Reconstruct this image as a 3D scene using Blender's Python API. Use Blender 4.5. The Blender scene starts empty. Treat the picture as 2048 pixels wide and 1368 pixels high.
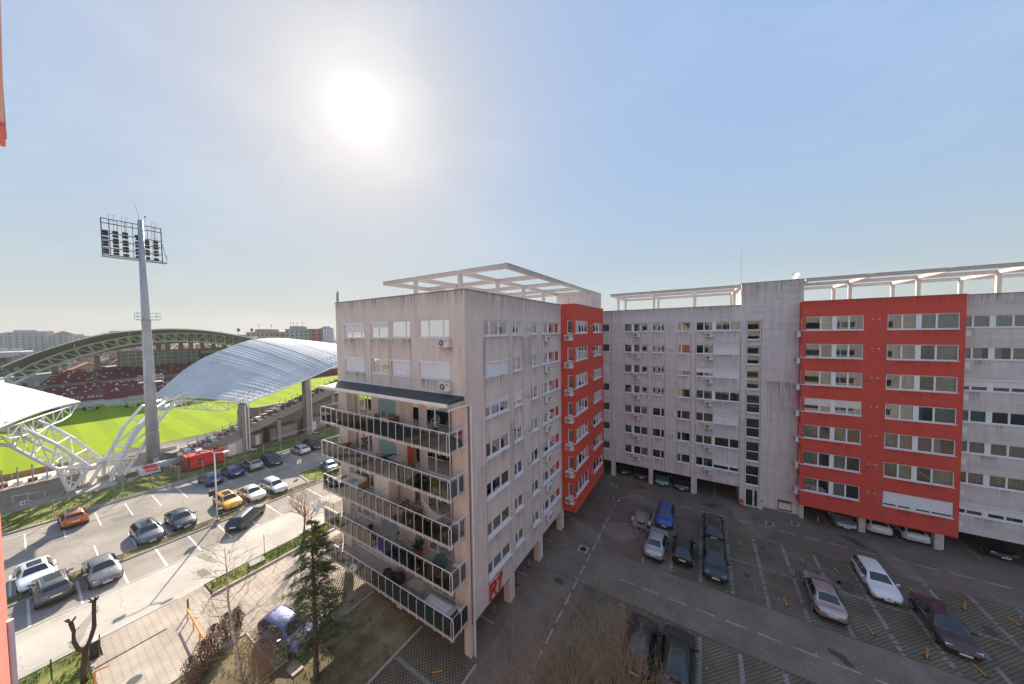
import bpy, math, random
from mathutils import Vector, Matrix
R = math.radians
rnd = random.Random(11)
S = bpy.context.scene
COL = S.collection

# ------------------------------------------------------------ camera, world, sun, exposure
cam = bpy.data.cameras.new('camera'); camo = bpy.data.objects.new('camera', cam); COL.objects.link(camo)
yaw, pit, rol = R(121.70), R(2.034), R(0.844)
fw = Vector((math.cos(yaw)*math.cos(pit), math.sin(yaw)*math.cos(pit), -math.sin(pit)))
r0 = Vector((math.sin(yaw), -math.cos(yaw), 0)); u0 = r0.cross(fw)
rt = r0*math.cos(rol) - u0*math.sin(rol); up = u0*math.cos(rol) + r0*math.sin(rol)
mw = Matrix((rt, up, -fw)).transposed().to_4x4(); mw.translation = Vector((0, 0, 21.1))
camo.matrix_world = mw
cam.sensor_width = 36; cam.lens = 36*619.2/2048
cam.clip_start = 0.05; cam.clip_end = 6000
S.camera = camo

SKYK = 2.22
SUN_AZ, SUN_EL = R(146.8), R(32.46)
sdir = Vector((math.cos(SUN_AZ)*math.cos(SUN_EL), math.sin(SUN_AZ)*math.cos(SUN_EL), math.sin(SUN_EL)))
world = bpy.data.worlds.new('World'); S.world = world; world.use_nodes = True
wn = world.node_tree; wn.nodes.clear()
sky = wn.nodes.new('ShaderNodeTexSky'); sky.sky_type = 'NISHITA'; sky.sun_disc = False
sky.sun_elevation = SUN_EL; sky.sun_rotation = math.atan2(sdir.x, sdir.y)
sky.altitude = 100; sky.air_density = 1.0; sky.dust_density = 0.55; sky.ozone_density = 1.0
bg = wn.nodes.new('ShaderNodeBackground'); bg.inputs[1].default_value = 0.11
wo = wn.nodes.new('ShaderNodeOutputWorld')
# photographic compression of the sky's own luminance (the photograph is an exposure blend), same function all over the dome
bw = wn.nodes.new('ShaderNodeRGBToBW'); pw = wn.nodes.new('ShaderNodeMath'); pw.operation = 'POWER'; pw.inputs[1].default_value = -0.84
vm = wn.nodes.new('ShaderNodeVectorMath'); vm.operation = 'SCALE'; ml = wn.nodes.new('ShaderNodeMath'); ml.operation = 'MULTIPLY'; ml.inputs[1].default_value = SKYK
wn.links.new(sky.outputs[0], bw.inputs[0]); wn.links.new(bw.outputs[0], pw.inputs[0]); wn.links.new(pw.outputs[0], ml.inputs[0])
wn.links.new(sky.outputs[0], vm.inputs[0]); wn.links.new(ml.outputs[0], vm.inputs['Scale'])
# the sun's own aureole in hazy air
tc = wn.nodes.new('ShaderNodeTexCoord'); dt = wn.nodes.new('ShaderNodeVectorMath'); dt.operation = 'DOT_PRODUCT'; dt.inputs[1].default_value = sdir
wn.links.new(tc.outputs['Generated'], dt.inputs[0])
tn = wn.nodes.new('ShaderNodeVectorMath'); tn.operation = 'MULTIPLY'; tn.inputs[1].default_value = (1.0, .985, .94); wn.links.new(vm.outputs[0], tn.inputs[0])
vl = wn.nodes.new('ShaderNodeMix'); vl.data_type = 'RGBA'; vl.inputs[0].default_value = 0.28; vl.inputs[7].default_value = (2.95, 3.12, 3.32, 1)   # thin even veil of high haze
sx = wn.nodes.new('ShaderNodeSeparateXYZ'); tc0 = wn.nodes.new('ShaderNodeTexCoord'); wn.links.new(tc0.outputs['Generated'], sx.inputs[0])
ab = wn.nodes.new('ShaderNodeMath'); ab.operation = 'ABSOLUTE'; wn.links.new(sx.outputs[2], ab.inputs[0])
om = wn.nodes.new('ShaderNodeMath'); om.operation = 'SUBTRACT'; om.inputs[0].default_value = 1; wn.links.new(ab.outputs[0], om.inputs[1])
p6 = wn.nodes.new('ShaderNodeMath'); p6.operation = 'POWER'; p6.inputs[1].default_value = 5; wn.links.new(om.outputs[0], p6.inputs[0])
ma = wn.nodes.new('ShaderNodeMath'); ma.operation = 'MULTIPLY_ADD'; ma.inputs[1].default_value = .62; ma.inputs[2].default_value = .12; wn.links.new(p6.outputs[0], ma.inputs[0]); wn.links.new(ma.outputs[0], vl.inputs[0])
wn.links.new(tn.outputs[0], vl.inputs[6]); acc = vl.outputs[2]
# faint high cirrus
cn_ = wn.nodes.new('ShaderNodeTexNoise'); cn_.inputs['Scale'].default_value = 1.6; cn_.inputs['Detail'].default_value = 7; cn_.inputs['Roughness'].default_value = .62; cn_.inputs['Distortion'].default_value = .5
cm_ = wn.nodes.new('ShaderNodeMapping'); cm_.inputs['Rotation'].default_value = (R(20), R(-15), R(35)); cm_.inputs['Scale'].default_value = (.7, 3.2, 5.0)
wn.links.new(tc0.outputs['Generated'], cm_.inputs[0]); wn.links.new(cm_.outputs[0], cn_.inputs['Vector'])
cr_ = wn.nodes.new('ShaderNodeValToRGB'); cr_.color_ramp.elements[0].position = .50; cr_.color_ramp.elements[1].position = .80; cr_.color_ramp.elements[1].color = (.34, .33, .30, 1); cr_.color_ramp.elements[0].color = (0, 0, 0, 1)
wn.links.new(cn_.outputs[0], cr_.inputs[0]); ca_ = wn.nodes.new('ShaderNodeVectorMath'); ca_.operation = 'ADD'; wn.links.new(acc, ca_.inputs[0]); wn.links.new(cr_.outputs[0], ca_.inputs[1]); acc = ca_.outputs[0]
for powr, amp, colr in ((900, 2.5, (1, .98, .93)), (95, 1.35, (1, .98, .94)), (14, .5, (1, .99, .97))):
    p_ = wn.nodes.new('ShaderNodeMath'); p_.operation = 'POWER'; p_.inputs[1].default_value = powr; c_ = wn.nodes.new('ShaderNodeClamp')
    wn.links.new(dt.outputs['Value'], c_.inputs[0]); wn.links.new(c_.outputs[0], p_.inputs[0])
    sc_ = wn.nodes.new('ShaderNodeVectorMath'); sc_.operation = 'SCALE'; sc_.inputs[0].default_value = tuple(v*amp for v in colr); wn.links.new(p_.outputs[0], sc_.inputs['Scale'])
    ad_ = wn.nodes.new('ShaderNodeVectorMath'); ad_.operation = 'ADD'; wn.links.new(acc, ad_.inputs[0]); wn.links.new(sc_.outputs[0], ad_.inputs[1]); acc = ad_.outputs[0]
wn.links.new(acc, bg.inputs[0]); wn.links.new(bg.outputs[0], wo.inputs[0])
sun = bpy.data.lights.new('sun', 'SUN'); suno = bpy.data.objects.new('sun', sun); COL.objects.link(suno)
sun.energy = 5.0; sun.angle = R(0.53); sun.color = (1.0, 0.885, 0.72)
suno.rotation_euler = (-sdir).to_track_quat('-Z', 'Y').to_euler()
S.view_settings.view_transform = 'Standard'; S.view_settings.look = 'None'
S.view_settings.exposure = 0.86; S.view_settings.gamma = 1.0; S.view_settings.use_curve_mapping = False
S.cycles.max_bounces = 8; S.cycles.transparent_max_bounces = 16
S.cycles.diffuse_bounces = 4; S.cycles.glossy_bounces = 3

# ------------------------------------------------------------ materials
def nmat(name):
    m = bpy.data.materials.new(name); m.use_nodes = True
    return m, m.node_tree, m.node_tree.nodes['Principled BSDF']
def noise(nt, scale, detail=4, rough=0.55, vec=None, stretch=None):
    n = nt.nodes.new('ShaderNodeTexNoise'); n.inputs['Scale'].default_value = scale
    n.inputs['Detail'].default_value = detail; n.inputs['Roughness'].default_value = rough
    g = nt.nodes.new('ShaderNodeNewGeometry')
    if stretch:
        mp = nt.nodes.new('ShaderNodeMapping'); mp.inputs['Scale'].default_value = stretch
        nt.links.new(g.outputs['Position'], mp.inputs[0]); nt.links.new(mp.outputs[0], n.inputs['Vector'])
    else: nt.links.new(g.outputs['Position'], n.inputs['Vector'])
    return n
def ramp(nt, src, a, b, c0, c1):
    r = nt.nodes.new('ShaderNodeValToRGB'); r.color_ramp.elements[0].position = a; r.color_ramp.elements[1].position = b
    r.color_ramp.elements[0].color = c0 if len(c0) == 4 else (*c0, 1); r.color_ramp.elements[1].color = c1 if len(c1) == 4 else (*c1, 1)
    nt.links.new(src, r.inputs[0]); return r
def mixc(nt, fac, a, b, mode='MIX'):
    m = nt.nodes.new('ShaderNodeMix'); m.data_type = 'RGBA'; m.blend_type = mode
    for s, i in ((fac, 0), (a, 6), (b, 7)):
        if isinstance(s, (int, float)): m.inputs[i].default_value = s
        elif isinstance(s, tuple): m.inputs[i].default_value = (*s, 1) if len(s) == 3 else s
        else: nt.links.new(s, m.inputs[i])
    return m.outputs[2]
def bump(nt, bs, h, strength=0.3, dist=0.02):
    b = nt.nodes.new('ShaderNodeBump'); b.inputs['Strength'].default_value = strength; b.inputs['Distance'].default_value = dist
    nt.links.new(h, b.inputs['Height']); nt.links.new(b.outputs[0], bs.inputs['Normal'])
def simple(name, col, rough=0.6, metal=0, var=0.12, scale=3.0, spec=0.5, coat=0, emit=None):
    m, nt, bs = nmat(name)
    if var:
        n = noise(nt, scale)
        d = tuple(c*(1-var) for c in col); l = tuple(min(1, c*(1+var)) for c in col)
        r = ramp(nt, n.outputs[0], 0.35, 0.65, d, l); nt.links.new(r.outputs[0], bs.inputs['Base Color'])
    else: bs.inputs['Base Color'].default_value = (*col, 1)
    bs.inputs['Roughness'].default_value = rough; bs.inputs['Metallic'].default_value = metal
    bs.inputs['Specular IOR Level'].default_value = spec
    if coat: bs.inputs['Coat Weight'].default_value = coat; bs.inputs['Coat Roughness'].default_value = 0.06
    return m
def plaster(name, col, stain, amt=0.55, big=0.10, cloudy=False):
    m, nt, bs = nmat(name)
    st = noise(nt, 1.0, 6, 0.65, stretch=(2.6, 2.6, 0.16))      # run-off streaks
    bl = noise(nt, 0.55, 5, 0.6)
    fine = noise(nt, 22, 3)
    f1 = ramp(nt, st.outputs[0], 0.46, 0.72, (0, 0, 0), (amt, amt, amt))
    f2 = ramp(nt, bl.outputs[0], 0.35, 0.75, (0, 0, 0), (1, 1, 1))
    mul = nt.nodes.new('ShaderNodeMath'); mul.operation = 'MULTIPLY'
    nt.links.new(f1.outputs[0], mul.inputs[0]); nt.links.new(f2.outputs[0], mul.inputs[1])
    c = mixc(nt, mul.outputs[0], col, stain)
    fr = ramp(nt, fine.outputs[0], 0.3, 0.7, (0.93, 0.93, 0.93), (1.04, 1.04, 1.04))
    c = mixc(nt, 1.0, c, fr.outputs[0], 'MULTIPLY')
    br = ramp(nt, bl.outputs[0], 0.3, 0.7, (1-big,)*3, (1, 1, 1))
    c = mixc(nt, 1.0, c, br.outputs[0], 'MULTIPLY')
    if cloudy:
        hz_ = noise(nt, 1.0, 5, 0.7, stretch=(0.35, 0.35, 1.9)); hr = ramp(nt, hz_.outputs[0], 0.45, 0.72, (1, 1, 1), (0.83, 0.82, 0.83)); c = mixc(nt, 1.0, c, hr.outputs[0], 'MULTIPLY')
    nt.links.new(c, bs.inputs['Base Color']); bs.inputs['Roughness'].default_value = 0.9
    bs.inputs['Specular IOR Level'].default_value = 0.2
    bump(nt, bs, fine.outputs[0], 0.25, 0.01)
    return m
def glassm(name, tint, refl=0.10, rough=0.02, clear=0.85):
    m = bpy.data.materials.new(name); m.use_nodes = True; nt = m.node_tree; nt.nodes.clear()
    o = nt.nodes.new('ShaderNodeOutputMaterial'); t = nt.nodes.new('ShaderNodeBsdfTransparent'); g = nt.nodes.new('ShaderNodeBsdfGlossy')
    t.inputs[0].default_value = (*[c*clear for c in tint], 1); g.inputs['Roughness'].default_value = rough
    fr = nt.nodes.new('ShaderNodeFresnel'); fr.inputs[0].default_value = 1.52
    a = nt.nodes.new('ShaderNodeMath'); a.operation = 'MULTIPLY_ADD'; a.inputs[1].default_value = 1.4; a.inputs[2].default_value = refl; a.use_clamp = True
    mx = nt.nodes.new('ShaderNodeMixShader')
    nt.links.new(fr.outputs[0], a.inputs[0]); nt.links.new(a.outputs[0], mx.inputs[0])
    nt.links.new(t.outputs[0], mx.inputs[1]); nt.links.new(g.outputs[0], mx.inputs[2]); nt.links.new(mx.outputs[0], o.inputs[0])
    return m
def ground_tex(name, c0, c1, scale, rough=0.9, fine=30, b=0.3, cracks=True, patch=0.12):
    m, nt, bs = nmat(name)
    n1 = noise(nt, scale, 6, 0.6); n2 = noise(nt, fine, 3)
    r1 = ramp(nt, n1.outputs[0], 0.35, 0.66, c0, c1)
    r2 = ramp(nt, n2.outputs[0], 0.3, 0.7, (0.88,)*3, (1.1,)*3)
    c = mixc(nt, 1.0, r1.outputs[0], r2.outputs[0], 'MULTIPLY')
    n3 = noise(nt, 0.12, 3); r3 = ramp(nt, n3.outputs[0], 0.4, 0.6, (1-patch,)*3, (1+patch,)*3)
    c = mixc(nt, 1.0, c, r3.outputs[0], 'MULTIPLY')
    if cracks:
        v = nt.nodes.new('ShaderNodeTexVoronoi'); v.feature = 'DISTANCE_TO_EDGE'; v.inputs['Scale'].default_value = 0.22
        g = nt.nodes.new('ShaderNodeNewGeometry'); wv = noise(nt, 1.3, 4)
        ad = nt.nodes.new('ShaderNodeVectorMath'); ad.operation = 'ADD'
        nt.links.new(g.outputs['Position'], ad.inputs[0]); nt.links.new(wv.outputs['Color'], ad.inputs[1])
        nt.links.new(ad.outputs[0], v.inputs['Vector'])
        cr = ramp(nt, v.outputs['Distance'], 0.0, 0.012, (0.75,)*3, (1,)*3)
        c = mixc(nt, 1.0, c, cr.outputs[0], 'MULTIPLY')
    nt.links.new(c, bs.inputs['Base Color']); bs.inputs['Roughness'].default_value = rough; bs.inputs['Specular IOR Level'].default_value = 0.25
    bump(nt, bs, n2.outputs[0], b, 0.01)
    return m
def paver(name, c0, c1, mortar, bw, bh, ms=0.08, off=0.5, rotz=0, grass=None, gamt=0.5, bumpd=0.02):
    m, nt, bs = nmat(name)
    g = nt.nodes.new('ShaderNodeNewGeometry'); mp = nt.nodes.new('ShaderNodeMapping'); mp.inputs['Rotation'].default_value = (0, 0, rotz)
    nt.links.new(g.outputs['Position'], mp.inputs[0])
    br = nt.nodes.new('ShaderNodeTexBrick'); br.offset = off; br.inputs['Scale'].default_value = 1.0
    br.inputs['Brick Width'].default_value = bw; br.inputs['Row Height'].default_value = bh; br.inputs['Mortar Size'].default_value = ms*min(bw, bh)
    br.inputs['Mortar Smooth'].default_value = 0.3
    br.inputs['Color1'].default_value = (*c0, 1); br.inputs['Color2'].default_value = (*c1, 1); br.inputs['Mortar'].default_value = (*mortar, 1)
    nt.links.new(mp.outputs[0], br.inputs['Vector'])
    c = br.outputs['Color']
    n3 = noise(nt, 0.5, 5); r3 = ramp(nt, n3.outputs[0], 0.35, 0.65, (0.82,)*3, (1.12,)*3)
    c = mixc(nt, 1.0, c, r3.outputs[0], 'MULTIPLY')
    if grass:
        n4 = noise(nt, 0.35, 5, 0.7); r4 = ramp(nt, n4.outputs[0], 0.45, 0.62, (0,)*3, (gamt,)*3)
        mu = nt.nodes.new('ShaderNodeMath'); mu.operation = 'MULTIPLY'
        inv = nt.nodes.new('ShaderNodeMath'); inv.operation = 'MULTIPLY_ADD'; inv.inputs[1].default_value = 0.75; inv.inputs[2].default_value = 0.25
        nt.links.new(br.outputs['Fac'], inv.inputs[0])
        nt.links.new(r4.outputs[0], mu.inputs[0]); nt.links.new(inv.outputs[0], mu.inputs[1])
        c = mixc(nt, mu.outputs[0], c, grass)
    nt.links.new(c, bs.inputs['Base Color']); bs.inputs['Roughness'].default_value = 0.92; bs.inputs['Specular IOR Level'].default_value = 0.2
    iv = nt.nodes.new('ShaderNodeMath'); iv.operation = 'SUBTRACT'; iv.inputs[0].default_value = 1; nt.links.new(br.outputs['Fac'], iv.inputs[1])
    bump(nt, bs, iv.outputs[0], 0.6, bumpd)
    return m
def cellpaver(name, conc, hole, grass, gamt=0.6):
    """concrete lattice pavers: round earth-filled holes set in staggered rows"""
    m, nt, bs = nmat(name)
    g = nt.nodes.new('ShaderNodeNewGeometry'); v = nt.nodes.new('ShaderNodeTexVoronoi')
    v.inputs['Randomness'].default_value = 0.0; v.inputs['Scale'].default_value = 5.4; v.voronoi_dimensions = '2D'
    mp = nt.nodes.new('ShaderNodeMapping'); mp.inputs['Rotation'].default_value = (0, 0, R(45)); mp.inputs['Scale'].default_value = (1, 1, 1)
    nt.links.new(g.outputs['Position'], mp.inputs[0]); nt.links.new(mp.outputs[0], v.inputs['Vector'])
    r = ramp(nt, v.outputs['Distance'], 0.30, 0.38, (1,)*3, (0,)*3)
    n3 = noise(nt, 0.6, 5); r3 = ramp(nt, n3.outputs[0], 0.35, 0.65, (0.78,)*3, (1.15,)*3)
    cc = mixc(nt, 1.0, conc, r3.outputs[0], 'MULTIPLY')
    n4 = noise(nt, 0.3, 5, 0.7); r4 = ramp(nt, n4.outputs[0], 0.42, 0.6, hole, grass)
    c = mixc(nt, r.outputs[0], cc, r4.outputs[0])
    n5 = noise(nt, 0.22, 5, 0.7); r5 = ramp(nt, n5.outputs[0], 0.5, 0.68, (0,)*3, (gamt,)*3)
    c = mixc(nt, r5.outputs[0], c, grass)
    nt.links.new(c, bs.inputs['Base Color']); bs.inputs['Roughness'].default_value = 0.95; bs.inputs['Specular IOR Level'].default_value = 0.15
    iv = nt.nodes.new('ShaderNodeMath'); iv.operation = 'SUBTRACT'; iv.inputs[0].default_value = 1; nt.links.new(r.outputs[0], iv.inputs[1])
    bump(nt, bs, iv.outputs[0], 0.8, 0.04)
    return m
def stainm(name, col, amt):
    m = bpy.data.materials.new(name); m.use_nodes = True; nt = m.node_tree; bs = nt.nodes['Principled BSDF']; bs.inputs['Base Color'].default_value = (*col, 1); bs.inputs['Roughness'].default_value = 1; bs.inputs['Specular IOR Level'].default_value = 0
    n = noise(nt, 1.0, 5, .6, stretch=(9, 9, .35)); r = ramp(nt, n.outputs[0], .42, .66, (0,)*3, (amt,)*3)
    t = nt.nodes.new('ShaderNodeTexCoord'); sp = nt.nodes.new('ShaderNodeSeparateXYZ'); nt.links.new(t.outputs['Generated'], sp.inputs[0])
    p = nt.nodes.new('ShaderNodeMath'); p.operation = 'POWER'; p.inputs[1].default_value = 1.4; nt.links.new(sp.outputs[2], p.inputs[0])
    q = nt.nodes.new('ShaderNodeMath'); q.operation = 'MULTIPLY'; nt.links.new(r.outputs[0], q.inputs[0]); nt.links.new(p.outputs[0], q.inputs[1]); nt.links.new(q.outputs[0], bs.inputs['Alpha'])
    return m
M = {}
M['plaster'] = plaster('grey_plaster', (0.76, 0.64, 0.575), (0.28, 0.22, 0.18), 0.75, 0.13)
M['plaster_b'] = plaster('pale_plaster', (0.75, 0.66, 0.63), (0.34, 0.29, 0.27), 0.8, 0.13, True)
M['red'] = plaster('red_plaster', (0.70, 0.095, 0.065), (0.38, 0.055, 0.045), 0.6, 0.14)
M['glare_red'] = plaster('glare_paled_red_plaster', (0.78, 0.27, 0.22), (0.5, 0.14, 0.11), 0.4, 0.1)  # block red with the flare's glare put into its colour, hence pale pink
M['edging'] = simple('sunken_edging', (0.10, 0.08, 0.068), 0.9)
M['stain'] = stainm('run_off_stain', (.17, .13, .105), .55)
M['redstain'] = stainm('red_wall_stain', (.25, .03, .025), .45)
M['joint'] = simple('joint_grime', (0.16, 0.13, 0.12), 0.9)
M['cap'] = simple('parapet_flashing', (0.22, 0.20, 0.22), 0.5, 0.3)
M['pvc'] = simple('white_window_plastic', (0.80, 0.79, 0.80), 0.35, 0, 0.04)
M['shutter'] = simple('white_roller_shutter', (0.74, 0.72, 0.74), 0.5, 0, 0.05)
M['cream'] = simple('cream_shutter', (0.70, 0.65, 0.56), 0.5, 0, 0.05)
M['glass'] = glassm('window_glass', (0.92, 0.97, 0.97), 0.05)
M['smoke'] = glassm('smoked_balcony_glass', (0.66, 0.57, 0.52), 0.02, 0.05)
M['clearg'] = glassm('clear_balcony_glass', (0.95, 0.93, 0.88), 0.03, 0.03, 0.92)
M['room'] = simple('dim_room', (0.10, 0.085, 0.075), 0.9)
M['cur0'] = simple('grey_curtain', (0.50, 0.46, 0.43), 0.9)
M['cur1'] = simple('cream_curtain', (0.74, 0.68, 0.58), 0.9)
M['cur2'] = simple('brown_curtain', (0.30, 0.235, 0.20), 0.9)
M['cur3'] = simple('pale_blue_curtain', (0.26, 0.40, 0.43), 0.9)
M['cur4'] = simple('ochre_curtain', (0.50, 0.36, 0.16), 0.9)
M['cur5'] = simple('dark_red_curtain', (0.30, 0.05, 0.07), 0.9)
M['cur6'] = simple('teal_curtain', (0.05, 0.28, 0.30), 0.9)
M['white'] = simple('white_paint', (0.78, 0.76, 0.74), 0.45, 0, 0.05)
M['rail'] = simple('white_railing_paint', (0.80, 0.76, 0.74), 0.4, 0, 0.06)
M['slab'] = simple('balcony_concrete', (0.52, 0.45, 0.40), 0.85, 0, 0.15, 2)
M['concrete'] = plaster('concrete', (0.36, 0.33, 0.30), (0.18, 0.16, 0.15), 0.6, 0.2)
M['pergola'] = plaster('weathered_white_concrete', (0.60, 0.55, 0.50), (0.30, 0.26, 0.23), 0.7, 0.15)
M['bitumen'] = simple('dark_green_roof_sheet', (0.028, 0.045, 0.05), 0.45, 0, 0.3, 2)
M['dark'] = simple('dark_grey', (0.03, 0.03, 0.032), 0.6)
M['black'] = simple('black_rubber', (0.012, 0.012, 0.013), 0.7, 0, 0.1)
M['ac'] = simple('aircon_white', (0.72, 0.68, 0.64), 0.45, 0, 0.05)
M['steel'] = simple('galvanised_steel', (0.42, 0.43, 0.44), 0.45, 0.6, 0.2, 1.2)
M['maststeel'] = simple('mast_steel', (0.40, 0.43, 0.45), 0.5, 0.4, 0.10, 0.6)
M['whitesteel'] = simple('white_steel_tube', (0.72, 0.71, 0.70), 0.4, 0.1, 0.08)
M['asphalt'] = ground_tex('asphalt', (0.27, 0.243, 0.212), (0.335, 0.30, 0.265), 0.35)
M['asphalt_road'] = ground_tex('pale_asphalt', (0.42, 0.385, 0.34), (0.50, 0.46, 0.41), 0.3)
M['asphalt_bay'] = ground_tex('bay_asphalt', (0.27, 0.24, 0.21), (0.34, 0.305, 0.27), 0.4)
M['court'] = ground_tex('court_asphalt', (0.16, 0.118, 0.092), (0.22, 0.168, 0.132), 0.5)
M['lane'] = paver('brick_lane', (0.25, 0.20, 0.165), (0.30, 0.245, 0.20), (0.155, 0.12, 0.10), 0.22, 0.11, 0.16, 0.5, R(90), (0.10, 0.12, 0.04), 0.25)
M['cells'] = cellpaver('lattice_pavers', (0.225, 0.178, 0.145), (0.09, 0.068, 0.05), (0.085, 0.10, 0.03), 0.45)
M['cells_l'] = cellpaver('pale_lattice_pavers', (0.42, 0.36, 0.30), (0.06, 0.045, 0.035), (0.08, 0.095, 0.03), 0.15)
M['tiles'] = paver('square_paving', (0.44, 0.38, 0.32), (0.47, 0.405, 0.34), (0.385, 0.33, 0.275), 0.36, 0.36, 0.13, 0.0, 0.0, None, .5, .006)
M['kerb'] = ground_tex('kerb_stone', (0.36, 0.34, 0.31), (0.46, 0.43, 0.40), 1.5, cracks=False)
M['line'] = ground_tex('road_paint', (0.50, 0.48, 0.46), (0.74, 0.72, 0.70), 6, 0.7, cracks=False)
M['line_old'] = ground_tex('worn_road_paint', (0.26, 0.245, 0.23), (0.46, 0.44, 0.43), 5, 0.7, cracks=False)
M['grass'] = ground_tex('grass', (0.13, 0.16, 0.03), (0.28, 0.27, 0.09), 0.9, 1.0, 14, 0.8, False, 0.25)
M['grass_dry'] = ground_tex('dry_grass_soil', (0.13, 0.11, 0.055), (0.27, 0.21, 0.135), 0.8, 1.0, 10, 0.8, False, 0.25)
M['soil'] = ground_tex('bare_soil', (0.20, 0.155, 0.11), (0.30, 0.24, 0.18), 1.2, 1.0, 12, 0.6, False, 0.2)
M['blade'] = simple('grass_blade', (0.17, 0.23, 0.04), 0.8, 0, 0.4, 4)
M['earth'] = ground_tex('town_ground', (0.13, 0.12, 0.095), (0.22, 0.20, 0.17), 0.02, 1.0, 1.0, 0.1, False, 0.3)
M['orange'] = simple('orange_paint', (0.70, 0.27, 0.035), 0.5, 0, 0.08)
M['yellow'] = simple('yellow_pipe', (0.62, 0.43, 0.04), 0.5)
M['signred'] = simple('red_lettering', (0.62, 0.07, 0.035), 0.5)
M['bark'] = simple('bark', (0.14, 0.10, 0.075), 0.95, 0, 0.35, 8)
M['bark_d'] = simple('dark_bark', (0.075, 0.05, 0.036), 0.95, 0, 0.4, 8)
M['birch'] = simple('birch_bark', (0.48, 0.42, 0.36), 0.9, 0, 0.45, 9)
M['twig'] = simple('twigs', (0.28, 0.19, 0.135), 0.9, 0, 0.25, 3)
M['twig_y'] = simple('ochre_twigs', (0.33, 0.235, 0.14), 0.9, 0, 0.3, 3)
M['needle'] = simple('needles', (0.045, 0.075, 0.022), 0.7, 0, 0.4, 2.5)
M['needle_l'] = simple('pale_needles', (0.10, 0.125, 0.035), 0.7, 0, 0.4, 2.5)  # paler green; on the fir mixed at random with the dark needles
M['hedge'] = simple('brown_hedge_leaves', (0.15, 0.085, 0.055), 0.85, 0, 0.4, 5)
M['treefar'] = simple('far_foliage', (0.09, 0.09, 0.06), 0.9, 0, 0.4, 0.3)
M['tyre'] = M['black']
M['rim'] = simple('alloy', (0.45, 0.45, 0.46), 0.3, 0.8, 0.05)
M['carglass'] = simple('car_glass', (0.012, 0.016, 0.02), 0.04, 0, 0, 1, 0.9)
M['plate'] = simple('number_plate', (0.75, 0.75, 0.74), 0.4, 0, 0)
M['lampglass'] = simple('headlamp', (0.62, 0.64, 0.66), 0.12, 0.3, 0, 1, 0.9)
M['tail'] = simple('tail_lamp', (0.45, 0.02, 0.015), 0.2, 0, 0, 1, 0.8)
M['grille'] = simple('grille_black', (0.015, 0.015, 0.016), 0.35, 0, 0)
M['seatred'] = simple('maroon_seats', (0.22, 0.018, 0.035), 0.5, 0, 0.2, 1)
M['gen'] = simple('generator_red', (0.62, 0.035, 0.02), 0.4, 0, 0.06)
M['wicker'] = simple('brown_wicker', (0.20, 0.10, 0.05), 0.7)
M['green'] = simple('dark_green_plastic', (0.01, 0.07, 0.04), 0.5)
M['plant'] = simple('pot_plant_leaves', (0.035, 0.11, 0.03), 0.6, 0, 0.3, 6)
M['terracotta'] = simple('terracotta', (0.38, 0.15, 0.08), 0.8)
M['cloth'] = simple('off_white_cloth', (0.66, 0.60, 0.54), 0.9)
M['cover'] = simple('dark_green_screen', (0.015, 0.03, 0.026), 0.55, 0, 0.3, 2)
M['woodp'] = simple('weathered_wood', (0.38, 0.24, 0.15), 0.85)
def paint(name, col, metal=0.35):
    m, nt, bs = nmat(name); bs.inputs['Base Color'].default_value = (*col, 1); bs.inputs['Roughness'].default_value = 0.32
    bs.inputs['Metallic'].default_value = metal; bs.inputs['Coat Weight'].default_value = 1.0; bs.inputs['Coat Roughness'].default_value = 0.04
    n = noise(nt, 2.5, 4); r = ramp(nt, n.outputs[0], 0.3, 0.7, (0.26,)*3, (0.42,)*3); nt.links.new(r.outputs[0], bs.inputs['Roughness'])
    return m
# roof sheet with ribs
def sheet(name, col):
    m, nt, bs = nmat(name); n = noise(nt, 0.25, 5); n2 = noise(nt, 3.0, 4, stretch=(0.15, 3, 1))
    r = ramp(nt, n.outputs[0], 0.35, 0.7, tuple(c*0.82 for c in col), col); r2 = ramp(nt, n2.outputs[0], 0.35, 0.65, (0.88,)*3, (1.05,)*3)
    nt.links.new(mixc(nt, 1.0, r.outputs[0], r2.outputs[0], 'MULTIPLY'), bs.inputs['Base Color'])
    bs.inputs['Roughness'].default_value = 0.75; bs.inputs['Specular IOR Level'].default_value = 0.15
    return m
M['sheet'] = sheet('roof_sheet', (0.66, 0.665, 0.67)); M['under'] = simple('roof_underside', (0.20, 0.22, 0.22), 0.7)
def pitchm():
    m, nt, bs = nmat('pitch_turf'); g = nt.nodes.new('ShaderNodeNewGeometry'); w = nt.nodes.new('ShaderNodeTexWave')
    w.bands_direction = 'Y'; w.inputs['Scale'].default_value = 0.055; w.inputs['Distortion'].default_value = 0.0
    nt.links.new(g.outputs['Position'], w.inputs['Vector'])
    n = noise(nt, 0.3, 5)
    r = ramp(nt, w.outputs['Fac'], 0.42, 0.58, (0.22, 0.31, 0.001), (0.26, 0.355, 0.001)); r2 = ramp(nt, n.outputs[0], 0.3, 0.7, (0.88,)*3, (1.08,)*3)
    nt.links.new(mixc(nt, 1.0, r.outputs[0], r2.outputs[0], 'MULTIPLY'), bs.inputs['Base Color']); bs.inputs['Roughness'].default_value = 0.9
    bs.inputs['Specular IOR Level'].default_value = 0.1
    return m
M['pitch'] = pitchm()

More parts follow.
